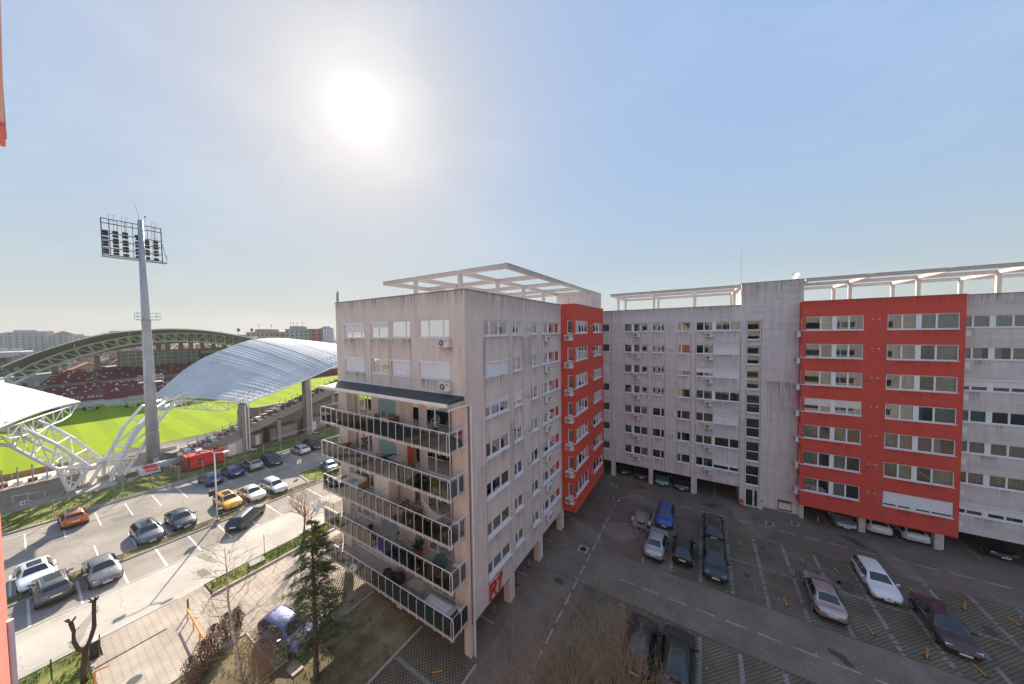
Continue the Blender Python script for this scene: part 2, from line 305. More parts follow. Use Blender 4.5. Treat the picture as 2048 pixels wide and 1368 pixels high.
# ------------------------------------------------------------ mesh helpers (all verts in world space unless noted)
WL = {}
def mat(x): return M[x] if isinstance(x, str) else x
class MB:
    def __init__(s): s.v = []; s.f = []; s.m = []
    def add(s, vs, fs, mi=0):
        b = len(s.v); s.v += [tuple(v) for v in vs]; s.f += [tuple(i+b for i in f) for f in fs]; s.m += [mi]*len(fs); return s
    def quad(s, a, b, c, d, mi=0): return s.add([a, b, c, d], [(0, 1, 2, 3)], mi)
    def box(s, x0, x1, y0, y1, z0, z1, mi=0):
        return s.add([(x0, y0, z0), (x1, y0, z0), (x1, y1, z0), (x0, y1, z0), (x0, y0, z1), (x1, y0, z1), (x1, y1, z1), (x0, y1, z1)],
                     [(3, 2, 1, 0), (4, 5, 6, 7), (0, 1, 5, 4), (1, 2, 6, 5), (2, 3, 7, 6), (3, 0, 4, 7)], mi)
    def hexa(s, p, mi=0):   # 8 points bottom 4 then top 4
        return s.add(p, [(3, 2, 1, 0), (4, 5, 6, 7), (0, 1, 5, 4), (1, 2, 6, 5), (2, 3, 7, 6), (3, 0, 4, 7)], mi)
    def prism(s, poly, z0, z1, mi=0):
        n = len(poly); return s.add([(x, y, z0) for x, y in poly]+[(x, y, z1) for x, y in poly],
            [tuple(range(n-1, -1, -1)), tuple(range(n, 2*n))]+[(i, (i+1) % n, (i+1) % n+n, i+n) for i in range(n)], mi)
    def tube(s, pts, r, n=6, mi=0, cap=True):
        pts = [Vector(p) for p in pts]; k = len(pts); rs = r if isinstance(r, (list, tuple)) else [r]*k
        vs = []; up0 = Vector((0, 0, 1))
        for i, p in enumerate(pts):
            d = (pts[min(i+1, k-1)]-pts[max(i-1, 0)]);
            if d.length < 1e-9: d = Vector((0, 0, 1))
            d.normalize(); a = d.cross(up0)
            if a.length < 0.05: a = d.cross(Vector((1, 0, 0)))
            a.normalize(); b = d.cross(a)
            for j in range(n):
                t = 2*math.pi*j/n+0.4; vs.append(p+(a*math.cos(t)+b*math.sin(t))*rs[i])
        fs = [(i*n+j, i*n+(j+1) % n, (i+1)*n+(j+1) % n, (i+1)*n+j) for i in range(k-1) for j in range(n)]
        if cap: fs += [tuple(range(n-1, -1, -1)), tuple(range((k-1)*n, k*n))]
        return s.add(vs, fs, mi)
    def bar(s, a, b, w, h=None, mi=0):       # rectangular bar
        a, b = Vector(a), Vector(b); h = h or w; d = (b-a).normalized(); x = d.cross(Vector((0, 0, 1)))
        if x.length < 0.02: x = Vector((1, 0, 0))
        x.normalize(); y = x.cross(d).normalized(); x *= w/2; y *= h/2
        return s.hexa([a-x-y, a+x-y, a+x+y, a-x+y, b-x-y, b+x-y, b+x+y, b-x+y], mi)
    def cyl(s, c, r, h, n=12, axis='z', mi=0, r2=None):
        r2 = r if r2 is None else r2; vs = []
        for k, rr in ((0, r), (1, r2)):
            for j in range(n):
                t = 2*math.pi*j/n; p = (rr*math.cos(t), rr*math.sin(t), k*h)
                if axis == 'x': p = (p[2], p[0], p[1])
                if axis == 'y': p = (p[0], p[2], p[1])
                vs.append((c[0]+p[0], c[1]+p[1], c[2]+p[2]))
        fs = [tuple(range(n-1, -1, -1)), tuple(range(n, 2*n))]+[(j, (j+1) % n, (j+1) % n+n, j+n) for j in range(n)]
        return s.add(vs, fs, mi)
    def build(s, name, mats, parent=None, loc=None, smooth=False, local=False):
        """loc: world location of the object's origin; local=True keeps verts as given (parent space)"""
        if loc is None:
            loc = (0, 0, 0) if local else (WL[parent.name] if parent is not None and parent.name in WL else (s.v[0] if parent is None and s.v else (0, 0, 0)))
        me = bpy.data.meshes.new(name)
        me.from_pydata([(x-loc[0], y-loc[1], z-loc[2]) for x, y, z in s.v] if not local else s.v, [], s.f)
        for mm in (mats if isinstance(mats, (list, tuple)) else [mats]): me.materials.append(mat(mm))
        if any(s.m): me.polygons.foreach_set('material_index', s.m)
        if smooth: me.polygons.foreach_set('use_smooth', [True]*len(s.f))
        return link(name, me, parent, loc, local)
def link(name, me, parent, loc, local=False):
    ob = bpy.data.objects.new(name, me); COL.objects.link(ob)
    if local: ob.location = (0, 0, 0) if parent is not None else loc
    else:
        pw = WL.get(parent.name, (0, 0, 0)) if parent is not None else (0, 0, 0)
        ob.location = (loc[0]-pw[0], loc[1]-pw[1], loc[2]-pw[2]); WL[ob.name] = tuple(loc)
    if parent is not None: ob.parent = parent
    return ob
def tag(o, label=None, cat=None, group=None, kind=None):
    if label: o['label'] = label
    if cat: o['category'] = cat
    if group: o['group'] = group
    if kind: o['kind'] = kind
    return o
def thing(name, label, cat, loc, group=None, rz=0):
    o = bpy.data.objects.new(name, None); COL.objects.link(o); o.location = loc; o.rotation_euler = (0, 0, rz); o.empty_display_size = 0.2
    WL[o.name] = tuple(loc); return tag(o, label, cat, group)
def structure(name, mb, mats, smooth=False): return tag(mb.build(name, mats, loc=(0, 0, 0), smooth=smooth), kind='structure')
KIDS = {}
def dup(o, loc=None, rz=None, label=None, parent=None, top=True):
    c = o.copy(); COL.objects.link(c)
    if parent is not None: c.parent = parent
    if loc is not None: c.location = loc
    if rz is not None: c.rotation_euler = (0, 0, rz)
    if label: c['label'] = label
    for ch in (KIDS.get(o.name) or o.children): dup(ch, parent=c)
    return c
# ------------------------------------------------------------ ground
def sheet_obj(name, x0, x1, y0, y1, z, m, n=1):
    b = MB(); b.quad((x0, y0, z), (x1, y0, z), (x1, y1, z), (x0, y1, z)); return structure(name, b, m)
# base ground: one sheet out to the horizon, a pit is not needed
b = MB(); b.quad((-3000, -900, -0.06), (900, -900, -0.06), (900, 2600, -0.06), (-3000, 2600, -0.06)); structure('ground', b, 'earth')
sheet_obj('courtyard_asphalt', -13.1, 60, -30, 60, 0.0, 'court')
sheet_obj('under_block_paving', -26.9, -13.1, 14.8, 60, 0.0, 'court')
sheet_obj('brick_lane', -12.05, 60, 24.2, 29.15, 0.004, 'lane')
sheet_obj('brick_lane_west', -12.05, -9.0, 2, 24.2, 0.004, 'lane')
sheet_obj('lattice_parking', -2.35, 60, 29.15, 38.35, 0.004, 'cells')
sheet_obj('lattice_parking_south', -8.2, 60, 8, 24.2, 0.004, 'cells')
sheet_obj('lattice_parking_corner', -16.95, -12.15, 2, 14.75, 0.004, 'cells')
sheet_obj('garden_soil', -22.7, -17.0, 2, 14.75, 0.03, 'grass_dry')
sheet_obj('lattice_parking_west', -27.35, -22.75, 8.0, 22, 0.004, 'cells_l')
sheet_obj('garden_grass', -27.2, -22.7, 2, 7.95, 0.03, 'grass_dry')
sheet_obj('square_paving', -33.75, -27.35, -3, 60, 0.0, 'tiles')
sheet_obj('square_paving_south', -27.35, -25.6, -3, 8.0, 0.0, 'tiles')
sheet_obj('road_apron', -35.75, -33.75, 2.45, 7.8, 0.0, 'tiles')
sheet_obj('road', -41.6, -35.75, -60, 160, 0.0, 'asphalt_road')
sheet_obj('parking_strip', -46.25, -41.6, -60, 160, 0.004, 'asphalt_bay')
sheet_obj('car_park', -63.5, -47.9, -60, 160, 0.0, 'asphalt')
b = MB(); b.box(-35.7, -33.85, 7.9, 60, -.05, 0.06); structure('verge_grass', b, 'grass')
b = MB(); b.box(-35.7, -33.95, -30, 2.3, -.05, 0.06); structure('verge_lawn', b, 'grass')
b = MB(); b.box(-33.95, -31.4, -30, 1.9, -.05, 0.05); structure('front_lawn', b, 'grass')
b = MB(); b.box(-47.75, -46.35, -60, 160, -.05, 0.08); structure('median_grass', b, 'grass_dry')
# grassy bank by the stadium, slightly raised
b = MB()
ys = [-40, -10, 2, 8, 14, 20, 26, 34, 50, 90]
for i in range(len(ys)-1):
    b.quad((-63.7, ys[i], 0.1), (-63.7, ys[i+1], 0.1), (-69.3, ys[i+1], 0.55), (-69.3, ys[i], 0.55))
structure('grass_bank', b, 'grass')
b = MB(); b.quad((-66.5, -3, .32), (-66.5, 6.6, .32), (-79.5, 8.4, .75), (-79.5, -3, .75)); structure('stadium_apron', b, 'asphalt_road')
b = MB(); b.quad((-67.6, 20.0, .45), (-67.6, 90, .45), (-80, 90, .5), (-80, 20.0, .5)); structure('stand_forecourt', b, 'court')
# kerbs
def kerb(x0, x1, y0, y1, h=0.12, name='kerb', m='kerb'):
    b = MB(); L = y1-y0 if abs(y1-y0) > abs(x1-x0) else x1-x0; n = max(1, int(L/1.0))
    for i in range(n):
        if abs(y1-y0) > abs(x1-x0): b.box(x0, x1, y0+L*i/n+.006, y0+L*(i+1)/n-.006, -.05, h)
        else: b.box(x0+L*i/n+.006, x0+L*(i+1)/n-.006, y0, y1, -.05, h)
    return tag(b.build(name, m, loc=(x0, y0, 0)), kind='structure')
kerb(-46.35, -46.22, -60, 22.9); kerb(-47.9, -47.77, -60, 21.5); kerb(-63.75, -63.55, -30, 90, .16)
kerb(-33.86, -33.66, 7.8, 60, .16); kerb(-35.83, -35.7, 7.8, 60); kerb(-41.66, -41.54, -60, 160, .02)
kerb(-35.83, -35.7, -30, 2.4); kerb(-33.7, -31.3, 1.9, 2.0, .10); kerb(-17.1, -16.95, 2, 14.75, .08); kerb(-22.8, -22.68, 2, 14.75, .08)
kerb(-27.45, -27.33, 2, 8.0, .08); kerb(-27.35, -22.8, 7.92, 8.02, .08); kerb(-12.18, -12.05, 2, 14.7, .06); kerb(-2.4, 34, 29.12, 29.18, .02, m='edging'); kerb(-2.4, 34, 38.32, 38.38, .02, m='edging')
kerb(-12.05, 34, 24.17, 24.23, .02, m='edging')
# verge edge curb strips + traffic island
b = MB(); b.prism([(-52.0, 21.9), (-47.9, 21.5), (-46.35, 22.9), (-46.35, 40), (-51.9, 40)], -.05, 0.12); structure('island_kerb', b, 'kerb')
b = MB(); b.prism([(-51.8, 22.1), (-47.95, 21.75), (-46.6, 23.05), (-46.6, 39.8), (-51.7, 39.8)], 0.0, 0.15); structure('island_grass', b, 'grass')
# painted lines
b = MB(); o_ = MB()
def ln(B, x0, x1, y0, y1, z=.009): B.quad((x0, y0, z), (x1, y0, z), (x1, y1, z), (x0, y1, z))
for k in range(-9, 22):
    y = 0.0 + 4.55+k*2.27
    ln(b, -62.1, -57.2, y-.06, y+.06)
    if y < 21: ln(b, -52.4, -47.95, 3.65+k*2.23-.06, 3.65+k*2.23+.06)
    y2 = 4.5+k*2.28; ln(b, -46.2, -41.75, y2-.07, y2+.07)
ln(b, -62.2, -62.08, -20, 60); ln(b, -41.76, -41.7, -60, 100)
structure('parking_lines', b, 'line')
for i in range(-3, 16):
    x = 1.37+i*1.84; ln(o_, x, x+1.27, 41.09, 41.22)
for i in range(-4, 12):
    x = 1.48+i*1.85; ln(o_, x, x+1.27, 26.25, 26.39)
for i in range(13):
    y = 13.0+i*1.72; ln(o_, -8.98, -8.84, y, y+1.2)
for a in range(0, 90, 16):
    p = [(-6.2-2.7*math.cos(R(t)), 37.2+3.95*math.sin(R(t))) for t in (a, a+5, a+10)]
    for i in range(2):
        (xa, ya), (xb, yb) = p[i], p[i+1]; d = Vector((xb-xa, yb-ya, 0)).normalized(); nx, ny = -d.y*.06, d.x*.06
        o_.quad((xa-nx, ya-ny, .009), (xb-nx, yb-ny, .009), (xb+nx, yb+ny, .009), (xa+nx, ya+ny, .009))
for x, y0, y1 in ((-4.65, 35.7, 38.3), (-4.55, 29.2, 31.7), (-3.55, 45.05, 50), (-8.55, 45.05, 50), (1.4, 45.05, 50), (11.45, 45.0, 50), (16.5, 45, 50), (21.35, 45, 50), (26.2, 45, 50)):
    ln(o_, x-.06, x+.06, y0, y1)
for y in (17.55, 22.6, 27.65, 32.75, 37.8): ln(o_, -18, -12.75, y-.06, y+.06)
structure('worn_lane_lines', o_, 'line_old')
# white painted lattice-paver dividers: real rings
rg = MB()
def ring(x, y, r=.085, w=.026, n=8, z=.012):
    vs = []
    for q in (r, r-w*1.6):
        for j in range(n): vs.append((x+q*math.cos(2*math.pi*j/n), y+q*math.sin(2*math.pi*j/n), z))
    rg.add(vs, [(j, (j+1) % n, (j+1) % n+n, j+n) for j in range(n)])
for k in range(0, 15):
    x = -2.28+k*2.218
    if k == 0: ys_ = [(29.5, 31.0)]
    else: ys_ = [(29.2, 38.3)]
    for a_, b_ in ys_:
        y = a_
        while y < b_:
            if rnd.random() < .85: ring(x-.055+rnd.uniform(-.004, .004), y); ring(x+.055, y+.09)
            y += .185
    y = 12.0
    if k >= 1 and k < 14:
        while y < 23.9: ring(x-.055, y); ring(x+.055, y+.09); y += .185
x = 2.15
while x < 33:
    if rnd.random() < .8: ring(x, 33.88+(.055 if int(x/.185) % 2 else -.055))
    x += .16
x = -16.8
while x < -12.4: ring(x, 12.35); ring(x+.09, 12.46); x += .185
tag(rg.build('painted_lattice_rings', 'line_old', loc=(0, 0, 0)), kind='structure')
# manholes / drains
for i, (x, y, r) in enumerate([(6.2, 42.0, .28), (8.5, 43.4, .26), (-9.7, 28.2, .33), (-9.1, 38.9, .3), (-10.1, 42.1, .3), (-32.0, 1.0, .3), (-29.6, 3.2, .33), (-45, 13, .3)]):
    t = thing('manhole_cover', 'round iron manhole cover %s' % ['in the lane before the stair tower door', 'beside the gas box of the rear block', 'framed in a pale square in the lane beside the R1 block', 'near the inner corner of the courtyard', 'close to the red bay under the inner corner', 'in the left paving near the pruned trunk', 'in a worn patch of the square paving', 'in the parking strip by the road'][i], 'manhole cover', (x, y, .01))
    q = MB(); q.box(x-r*1.35, x+r*1.35, y-r*1.35, y+r*1.35, .005, .014); q.build('frame', 'kerb' if i != 7 else 'asphalt', t)
    q = MB(); q.cyl((x, y, .014), r, .012, 20); q.build('lid', 'dark', t)
# repair patches in the asphalt
b = MB()
for i in range(16):
    x = rnd.uniform(-62, -48) if i < 8 else rnd.uniform(-46, -36); y = rnd.uniform(-2, 30); w = rnd.uniform(.5, 2.2); h = rnd.uniform(.6, 3)
    if -47.9 < x+w and x < -46.2: continue
    b.quad((x, y, .005), (min(x+w, -36 if x > -46 else -48), y+.1, .005), (min(x+w, -36 if x > -46 else -48), y+h, .005), (x, y+h-.1, .005))
structure('asphalt_patches', b, ground_tex('patch_asphalt', (0.20, .185, .17), (.25, .23, .21), .8, cracks=False))

# scattered grass blades (stuff)
g = MB()
def tuft(x, y, z, s=1.0):
    for _ in range(4):
        a = rnd.uniform(0, 6.28); h = rnd.uniform(.05, .14)*s; w = .018*s; dx, dy = math.cos(a), math.sin(a)
        g.add([(x-dy*w, y+dx*w, z), (x+dy*w, y-dx*w, z), (x+dx*h*.7, y+dy*h*.7, z+h)], [(0, 1, 2)])
def tufts(n, x0, x1, y0, y1, z, s=1.0, zf=None):
    for _ in range(n):
        x, y = rnd.uniform(x0, x1), rnd.uniform(y0, y1)
        if math.sin(x*2.1+1.3*math.sin(y*1.7))+math.sin(y*1.3+x*.6) < rnd.uniform(-1.4, .8): continue
        tuft(x, y, zf(x, y) if zf else z, s)
tufts(2600, -35.65, -33.9, 8, 24, .06, 1.3); tufts(900, -35.6, -31.5, -1, 2.0, .05, 1.4); tufts(1500, -47.7, -46.4, -3, 22, .08)
tufts(2200, -27.1, -17.2, 4.5, 14.6, .03, 1.3); tufts(2600, -68.5, -63.9, -1, 28, 0, 1.5, lambda x, y: .1+.45*(-63.7-x)/5.6)
tufts(600, -51.6, -46.7, 22, 28, .15, 1.4)
tag(g.build('grass_tufts', 'blade', loc=(0, 0, 0)), kind='stuff')
g = MB()

# oil stains, worn patches and litter in the court
def blob(name, x, y, r, m, z, el=1.0, rot=0.0, n=18):
    b = MB(); ph = [rnd.uniform(0, 6.28) for _ in range(3)]; vs = [(x, y, z)]
    for j in range(n):
        t = 2*math.pi*j/n; q = r*(1+.22*math.sin(2*t+ph[0])+.16*math.sin(3*t+ph[1])+.1*math.sin(5*t+ph[2])); u, v = q*math.cos(t)*el, q*math.sin(t); vs.append((x+u*math.cos(rot)-v*math.sin(rot), y+u*math.sin(rot)+v*math.cos(rot), z))
    b.add(vs, [(0, 1+j, 1+(j+1) % n) for j in range(n)]); return structure(name, b, m)
M['oil'] = ground_tex('oil_stain', (.075, .06, .05), (.11, .088, .072), 3, .6, cracks=False)
M['pale_patch'] = ground_tex('pale_worn_asphalt', (.21, .17, .14), (.25, .205, .17), 1.2, cracks=False)
for x, y, r, e in ((10.0, 34.9, .48, 1.3), (9.6, 35.1, .2, 1), (4.9, 37, .3, 1.2), (3.3, 32.2, .28, .8), (5.4, 35.6, .22, 1), (16.9, 34.6, .35, 1.2), (18.6, 31.0, .3, 1), (-5.2, 37.6, .4, 1), (-3.4, 29.9, .25, 1.4), (0.9, 43.0, .5, 1.5), (-6.8, 43.5, .45, 1.2), (12.7, 42.7, .5, 1.8), (-10.2, 23.5, .4, 1), (7.6, 27.0, .35, 1.5), (1.2, 35.0, .3, 1)):
    blob('oil_stain', x, y, r, 'oil', .0135, e, rnd.uniform(0, 3))
for x, y, r, e in ((-7.2, 33, 1.3, 1.8), (-10.4, 31, 1.0, 2.2), (3.5, 42.8, 1.0, 3), (15, 39.8, .8, 4), (-6, 40, 1.1, 1.6)):
    blob('worn_patch', x, y, r, 'pale_patch', .003, e, rnd.uniform(0, 3))
for x, y, r, e in ((-44.2, 10.0, .5, 1.4), (-43.2, 7.8, .4, 1), (-54.8, 8.7, .5, 1.3), (-56.5, 17, .5, 1.6), (-54, 3, .6, 1.2), (-40, 9, .3, 4), (-38.2, 2, .35, 5), (-60, 8.1, .4, 1), (-50.3, 12.1, .35, 1)):
    blob('oil_stain', x, y, r, 'asphalt', .0125, e, rnd.uniform(0, 3))
for i in range(60):
    x, y = (rnd.uniform(-11, 25), rnd.uniform(17, 44)) if i < 40 else (rnd.uniform(-58, -36), rnd.uniform(0, 24)); s_ = rnd.uniform(.02, .06); a = rnd.uniform(0, 3); c_, d_ = math.cos(a)*s_, math.sin(a)*s_
    g.add([(x-c_, y-d_, .02), (x+d_, y-c_, .025), (x+c_, y+d_, .03), (x-d_, y+c_, .022)], [(0, 1, 2, 3)])
tag(g.build('litter', 'cream', loc=(0, 0, 0)), kind='stuff')
# ------------------------------------------------------------ facades
class Face:
    """vertical wall plane: point(u, z, d): u along the wall, d outwards"""
    def __init__(s, o, u, n): s.o = Vector(o); s.u = Vector(u); s.n = Vector(n)
    def p(s, u, z, d=0.0): q = s.o+s.u*u+s.n*d; return (q.x, q.y, z)
    def box(s, b, u0, u1, z0, z1, d0, d1, mi=0):
        P = s.p; return b.hexa([P(u0, z0, d0), P(u1, z0, d0), P(u1, z0, d1), P(u0, z0, d1), P(u0, z1, d0), P(u1, z1, d0), P(u1, z1, d1), P(u0, z1, d1)], mi)
def wall(b, F, u0, u1, z0, z1, holes, mi=0, depth=.24):
    us = sorted({u0, u1, *[h[0] for h in holes], *[h[1] for h in holes]}); zs = sorted({z0, z1, *[h[2] for h in holes], *[h[3] for h in holes]})
    for i in range(len(us)-1):
        for j in range(len(zs)-1):
            cu, cz = (us[i]+us[i+1])/2, (zs[j]+zs[j+1])/2
            if any(h[0] < cu < h[1] and h[2] < cz < h[3] for h in holes): continue
            b.quad(F.p(us[i], zs[j]), F.p(us[i+1], zs[j]), F.p(us[i+1], zs[j+1]), F.p(us[i], zs[j+1]), mi)
    for a, c, e, f in holes:
        for p, q in (((a, e), (c, e)), ((c, e), (c, f)), ((c, f), (a, f)), ((a, f), (a, e))):
            b.quad(F.p(*p), F.p(*q), F.p(*q, -depth), F.p(*p, -depth), mi)
CUR = ['cur0', 'cur0', 'cur1', 'cur2', 'cur2', 'cur0', 'cur1', 'cur3', 'cur4', 'cur5', 'cur6', None, None, None]
def curtain(F, par, u0, u1, z0, z1, m, d=-.27):
    b = MB(); n = max(4, int((u1-u0)/.075)); ph = rnd.random()*6
    pts = [(u0+(u1-u0)*i/n, d+.035*math.sin(i*2.2+ph)+.01*math.sin(i*.7)) for i in range(n+1)]
    for i in range(n):
        b.quad(F.p(pts[i][0], z0, pts[i][1]), F.p(pts[i+1][0], z0, pts[i+1][1]), F.p(pts[i+1][0], z1, pts[i+1][1]), F.p(pts[i][0], z1, pts[i][1]))
    b.build('curtain', m, par, smooth=True)
def window(F, par, h, splits, kind='glass', frac=1.0, inset=-.13, cur=None, fat=(), sill=True, box=False, shm='shutter', name='window', fm='pvc', tilt=None):
    u0, u1, z0, z1 = h; c = F.p((u0+u1)/2, z0, inset)
    W = MB(); t = .068; d0, d1 = inset-.035, inset+.03
    zt = z1-(.16 if box else 0)
    F.box(W, u0+.004, u1-.004, z0+.004, z0+t+.02, d0, d1); F.box(W, u0+.004, u1-.004, zt-t, zt-.004, d0, d1)
    F.box(W, u0+.004, u0+t, z0+t+.02, zt-t, d0, d1); F.box(W, u1-t, u1-.004, z0+t+.02, zt-t, d0, d1)
    edges = [u0+t]
    for k, s in enumerate(splits):
        w = .17 if k in fat else .058
        F.box(W, s-w, s+w, z0+t+.02, zt-t, d0-.003, d1+.006); edges += [s-w, s+w]
    edges.append(u1-t)
    o = W.build(name, fm, par, loc=c)
    panes = [(edges[i], edges[i+1]) for i in range(0, len(edges), 2)]
    if kind == 'shut' and frac >= 1: pass
    else:
        for a, e in panes:
            g = MB(); F.box(g, a-.006, e+.006, z0+t+.01, zt-t+.006, inset-.008, inset+.004); g.build('pane', 'glass', o)
        if cur is None: cur = [rnd.choice(CUR)]*len(panes) if rnd.random() < .7 else [rnd.choice(CUR) for _ in panes]
        if isinstance(cur, str): cur = [cur]*len(panes)
        for (a, e), m in zip(panes, cur):
            if m: curtain(F, o, a-.04, (e+.04) if rnd.random() < .75 else a+(e-a)*rnd.uniform(.35, .7), z0+.03, zt-.02, m)
    if kind == 'shut':
        for a, e in panes:
            b = MB(); zb = z0+.06+(zt-z0-.06)*(1-frac); n = max(2, int((zt-zb)/.075))
            for i in range(n):
                za, zc = zb+(zt-zb)*i/n, zb+(zt-zb)*(i+1)/n
                b.hexa([F.p(a-.02, za, inset+.035), F.p(e+.02, za, inset+.035), F.p(e+.02, za, inset+.055), F.p(a-.02, za, inset+.055),
                        F.p(a-.02, zc, inset+.035), F.p(e+.02, zc, inset+.035), F.p(e+.02, zc, inset+.043), F.p(a-.02, zc, inset+.043)])
            b.build('roller_shutter', shm, o)
    if kind == 'blind':
        for a, e in panes:
            b = MB(); n = int((zt-z0-.1)/.085)
            for i in range(n):
                za = z0+.07+i*.085; b.quad(F.p(a, za, inset-.16), F.p(e, za, inset-.16), F.p(e, za+.05, inset-.11), F.p(a, za+.05, inset-.11))
            b.build('slat_blind', 'cur1', o)
    if box:
        b = MB(); F.box(b, u0+.01, u1-.01, zt, z1-.004, inset-.03, .02); b.build('shutter_box', 'shutter', o)
    if sill:
        b = MB(); P = F.p; b.hexa([P(u0-.03, z0-.05, inset+.03), P(u1+.03, z0-.05, inset+.03), P(u1+.03, z0-.06, .07), P(u0-.03, z0-.06, .07),
                                   P(u0-.03, z0+.003, inset+.03), P(u1+.03, z0+.003, inset+.03), P(u1+.03, z0-.025, .07), P(u0-.03, z0-.025, .07)])
        b.build('sill', 'pvc', o)
    if tilt is not None:   # an opened casement leaning inwards
        a, e = panes[tilt]; b = MB(); P = F.p; m = (a+e)/2
        b.bar(P(a, z0+.1, inset-.02), P(a+.04, zt-.06, inset-.2), .05); b.bar(P(e, z0+.1, inset-.02), P(e-.04, zt-.06, inset-.2), .05)
        b.bar(P(a, z0+.1, inset-.02), P(e, z0+.1, inset-.02), .05); b.bar(P(a+.04, zt-.06, inset-.2), P(e-.04, zt-.06, inset-.2), .05)
        b.build('open_casement', 'pvc', o)
    return o
ROW = ['top', 'sixth', 'fifth', 'fourth', 'third', 'second', 'lowest']
PITCH = 2.828
# air conditioner prototype (front towards -Y local, back on the wall at y=0)
def make_ac():
    o = thing('air_conditioner', '', 'air conditioner', (0, 0, -50), 'air conditioning units on the walls')
    b = MB(); x0, x1, y0, y1, z0, z1 = -.42, .42, -.36, -.08, 0, .56; r = .03
    b.add([(x0+r, y0, z0), (x1-r, y0, z0), (x1, y0+r, z0), (x1, y1, z0), (x0, y1, z0), (x0, y0+r, z0)]+[(x0+r, y0, z1), (x1-r, y0, z1), (x1, y0+r, z1), (x1, y1, z1), (x0, y1, z1), (x0, y0+r, z1)],
          [(5, 4, 3, 2, 1, 0), (6, 7, 8, 9, 10, 11)]+[(i, (i+1) % 6, (i+1) % 6+6, i+6) for i in range(6)])
    b.box(x0-.01, x1+.01, y0-.01, y1, z1, z1+.015)
    b.build('casing', 'ac', o, local=True)
    f = MB(); f.cyl((-.12, y0-.012, .28), .225, .012, 20, 'y'); fo = f.build('fan_opening', 'dark', o, local=True)
    f = MB()
    for q in (.08, .14, .2):
        n = 16
        vs = [(-.12+rr*math.cos(2*math.pi*j/n), y0-.02, .28+rr*math.sin(2*math.pi*j/n)) for rr in (q, q+.014) for j in range(n)]
        f.add(vs, [(j, (j+1) % n, (j+1) % n+n, j+n) for j in range(n)])
    f.cyl((-.12, y0-.03, .28), .05, .016, 10, 'y'); f.build('fan_grille', 'ac', o, local=True)
    f = MB()
    for k in range(5): f.box(.18, .38, y0-.006, y0, .34+k*.035, .352+k*.035)
    f.build('vent_slots', 'dark', o, local=True)
    for q in (-.3, .3): f = MB(); f.bar((q, 0, -.02), (q, -.4, -.02), .04); f.bar((q, 0, -.3), (q, 0, 0), .03); f.build('bracket', 'steel', o, local=True)
    f = MB(); f.tube([(.42, -.15, .1), (.5, -.12, .05), (.52, -.03, .15), (.52, 0, .3)], .018, 5); f.build('pipe', 'ac', o, local=True)
    return o
AC0 = make_ac(); AC_USED = [False]
def place_ac(loc, rz, label, group='air conditioning units on the walls'):
    if not AC_USED[0]: AC_USED[0] = True; AC0.location = loc; AC0.rotation_euler = (0, 0, rz); AC0['label'] = label; AC0['group'] = group; return AC0
    c = dup(AC0, loc, rz, label); c['group'] = group; return c
def vents(F, par, u, z, m='cream'):
    for k in (0, .42):
        b = MB(); F.box(b, u+k-.07, u+k+.07, z+.2, z+.31, 0, .02); v = b.build('vent_plate', m, par)
        b = MB(); F.box(b, u+k-.04, u+k+.04, z+.23, z+.28, .02, .024); b.build('vent_hole', 'dark', v)
        b = MB(); b.tube([F.p(u+k, z, 0), F.p(u+k, z, .14), F.p(u+k+.05, z-.05, .26)], [.035, .04, .05], 8); b.build('flue', 'steel', par)
def joints(F, par, us, z0, z1):
    b = MB()
    for u in us: F.box(b, u-.018, u+.018, z0, z1, .0, .004)
    b.build('expansion_joint', 'joint', par)
def stains(F, par, spans, m='stain'):
    for u0, u1, zt, L in spans:
        b = MB(); b.quad(F.p(u0, zt-L, .003), F.p(u1, zt-L, .003), F.p(u1, zt, .003), F.p(u0, zt, .003)); b.build('rain_stain', m, par)
def pergola(par, xs, ys, z0, z1, cols, zc, w=.32):
    for k, x in enumerate(xs):
        b = MB(); b.box(x-w/2, x+w/2, ys[0]-w/2, ys[-1]+w/2, z0, z1); b.build('beam', 'pergola', par)
        b = MB(); b.box(x-w/2-.03, x+w/2+.03, ys[0]-w/2-.03, ys[-1]+w/2+.03, z1, z1+.025) if k in (0, len(xs)-1) else b.box(x-w/2-.01, x+w/2+.01, ys[0]+w, ys[-1]-w, z1, z1+.02)
        b.build('beam_flashing', 'cap', par)
    for k, y in enumerate(ys):
        for i in range(len(xs)-1):
            b = MB(); b.box(xs[i]+w/2, xs[i+1]-w/2, y-w/2, y+w/2, z0+.003, z1-.003); b.build('beam', 'pergola', par)
            b = MB(); b.box(xs[i]+w/2+.03, xs[i+1]-w/2-.03, y-w/2-.02, y+w/2+.02, z1-.003, z1+.022); b.build('beam_flashing', 'cap', par)
    for x, y in cols:
        b = MB(); b.box(x-w/2+.01, x+w/2-.01, y-w/2+.01, y+w/2-.01, zc, z0); b.build('pillar', 'pergola', par)

# ============================================================ block R1
X1, Y1, ZR, ZB = -12.58, 14.83, 23.72, 2.12
XL = -27.02
r1 = thing('apartment_block', 'grey apartment block marked R1 with five long glazed balconies and a red bay', 'apartment block', (X1, Y1, 0))
front = Face((0, Y1, 0), (1, 0, 0), (0, -1, 0)); side = Face((X1, 0, 0), (0, 1, 0), (1, 0, 0))
fw1 = [(-25.82, -23.02), (-22.2, -20.03), (-19.75, -17.61), (-16.77, -13.91)]
rowf = [(20.73, 21.96), (17.97, 19.16)]
holes = [(a, c, z0, z1) for z0, z1 in rowf for a, c in fw1]
b = MB(); wall(b, front, XL, X1, 16.6, ZR, holes)
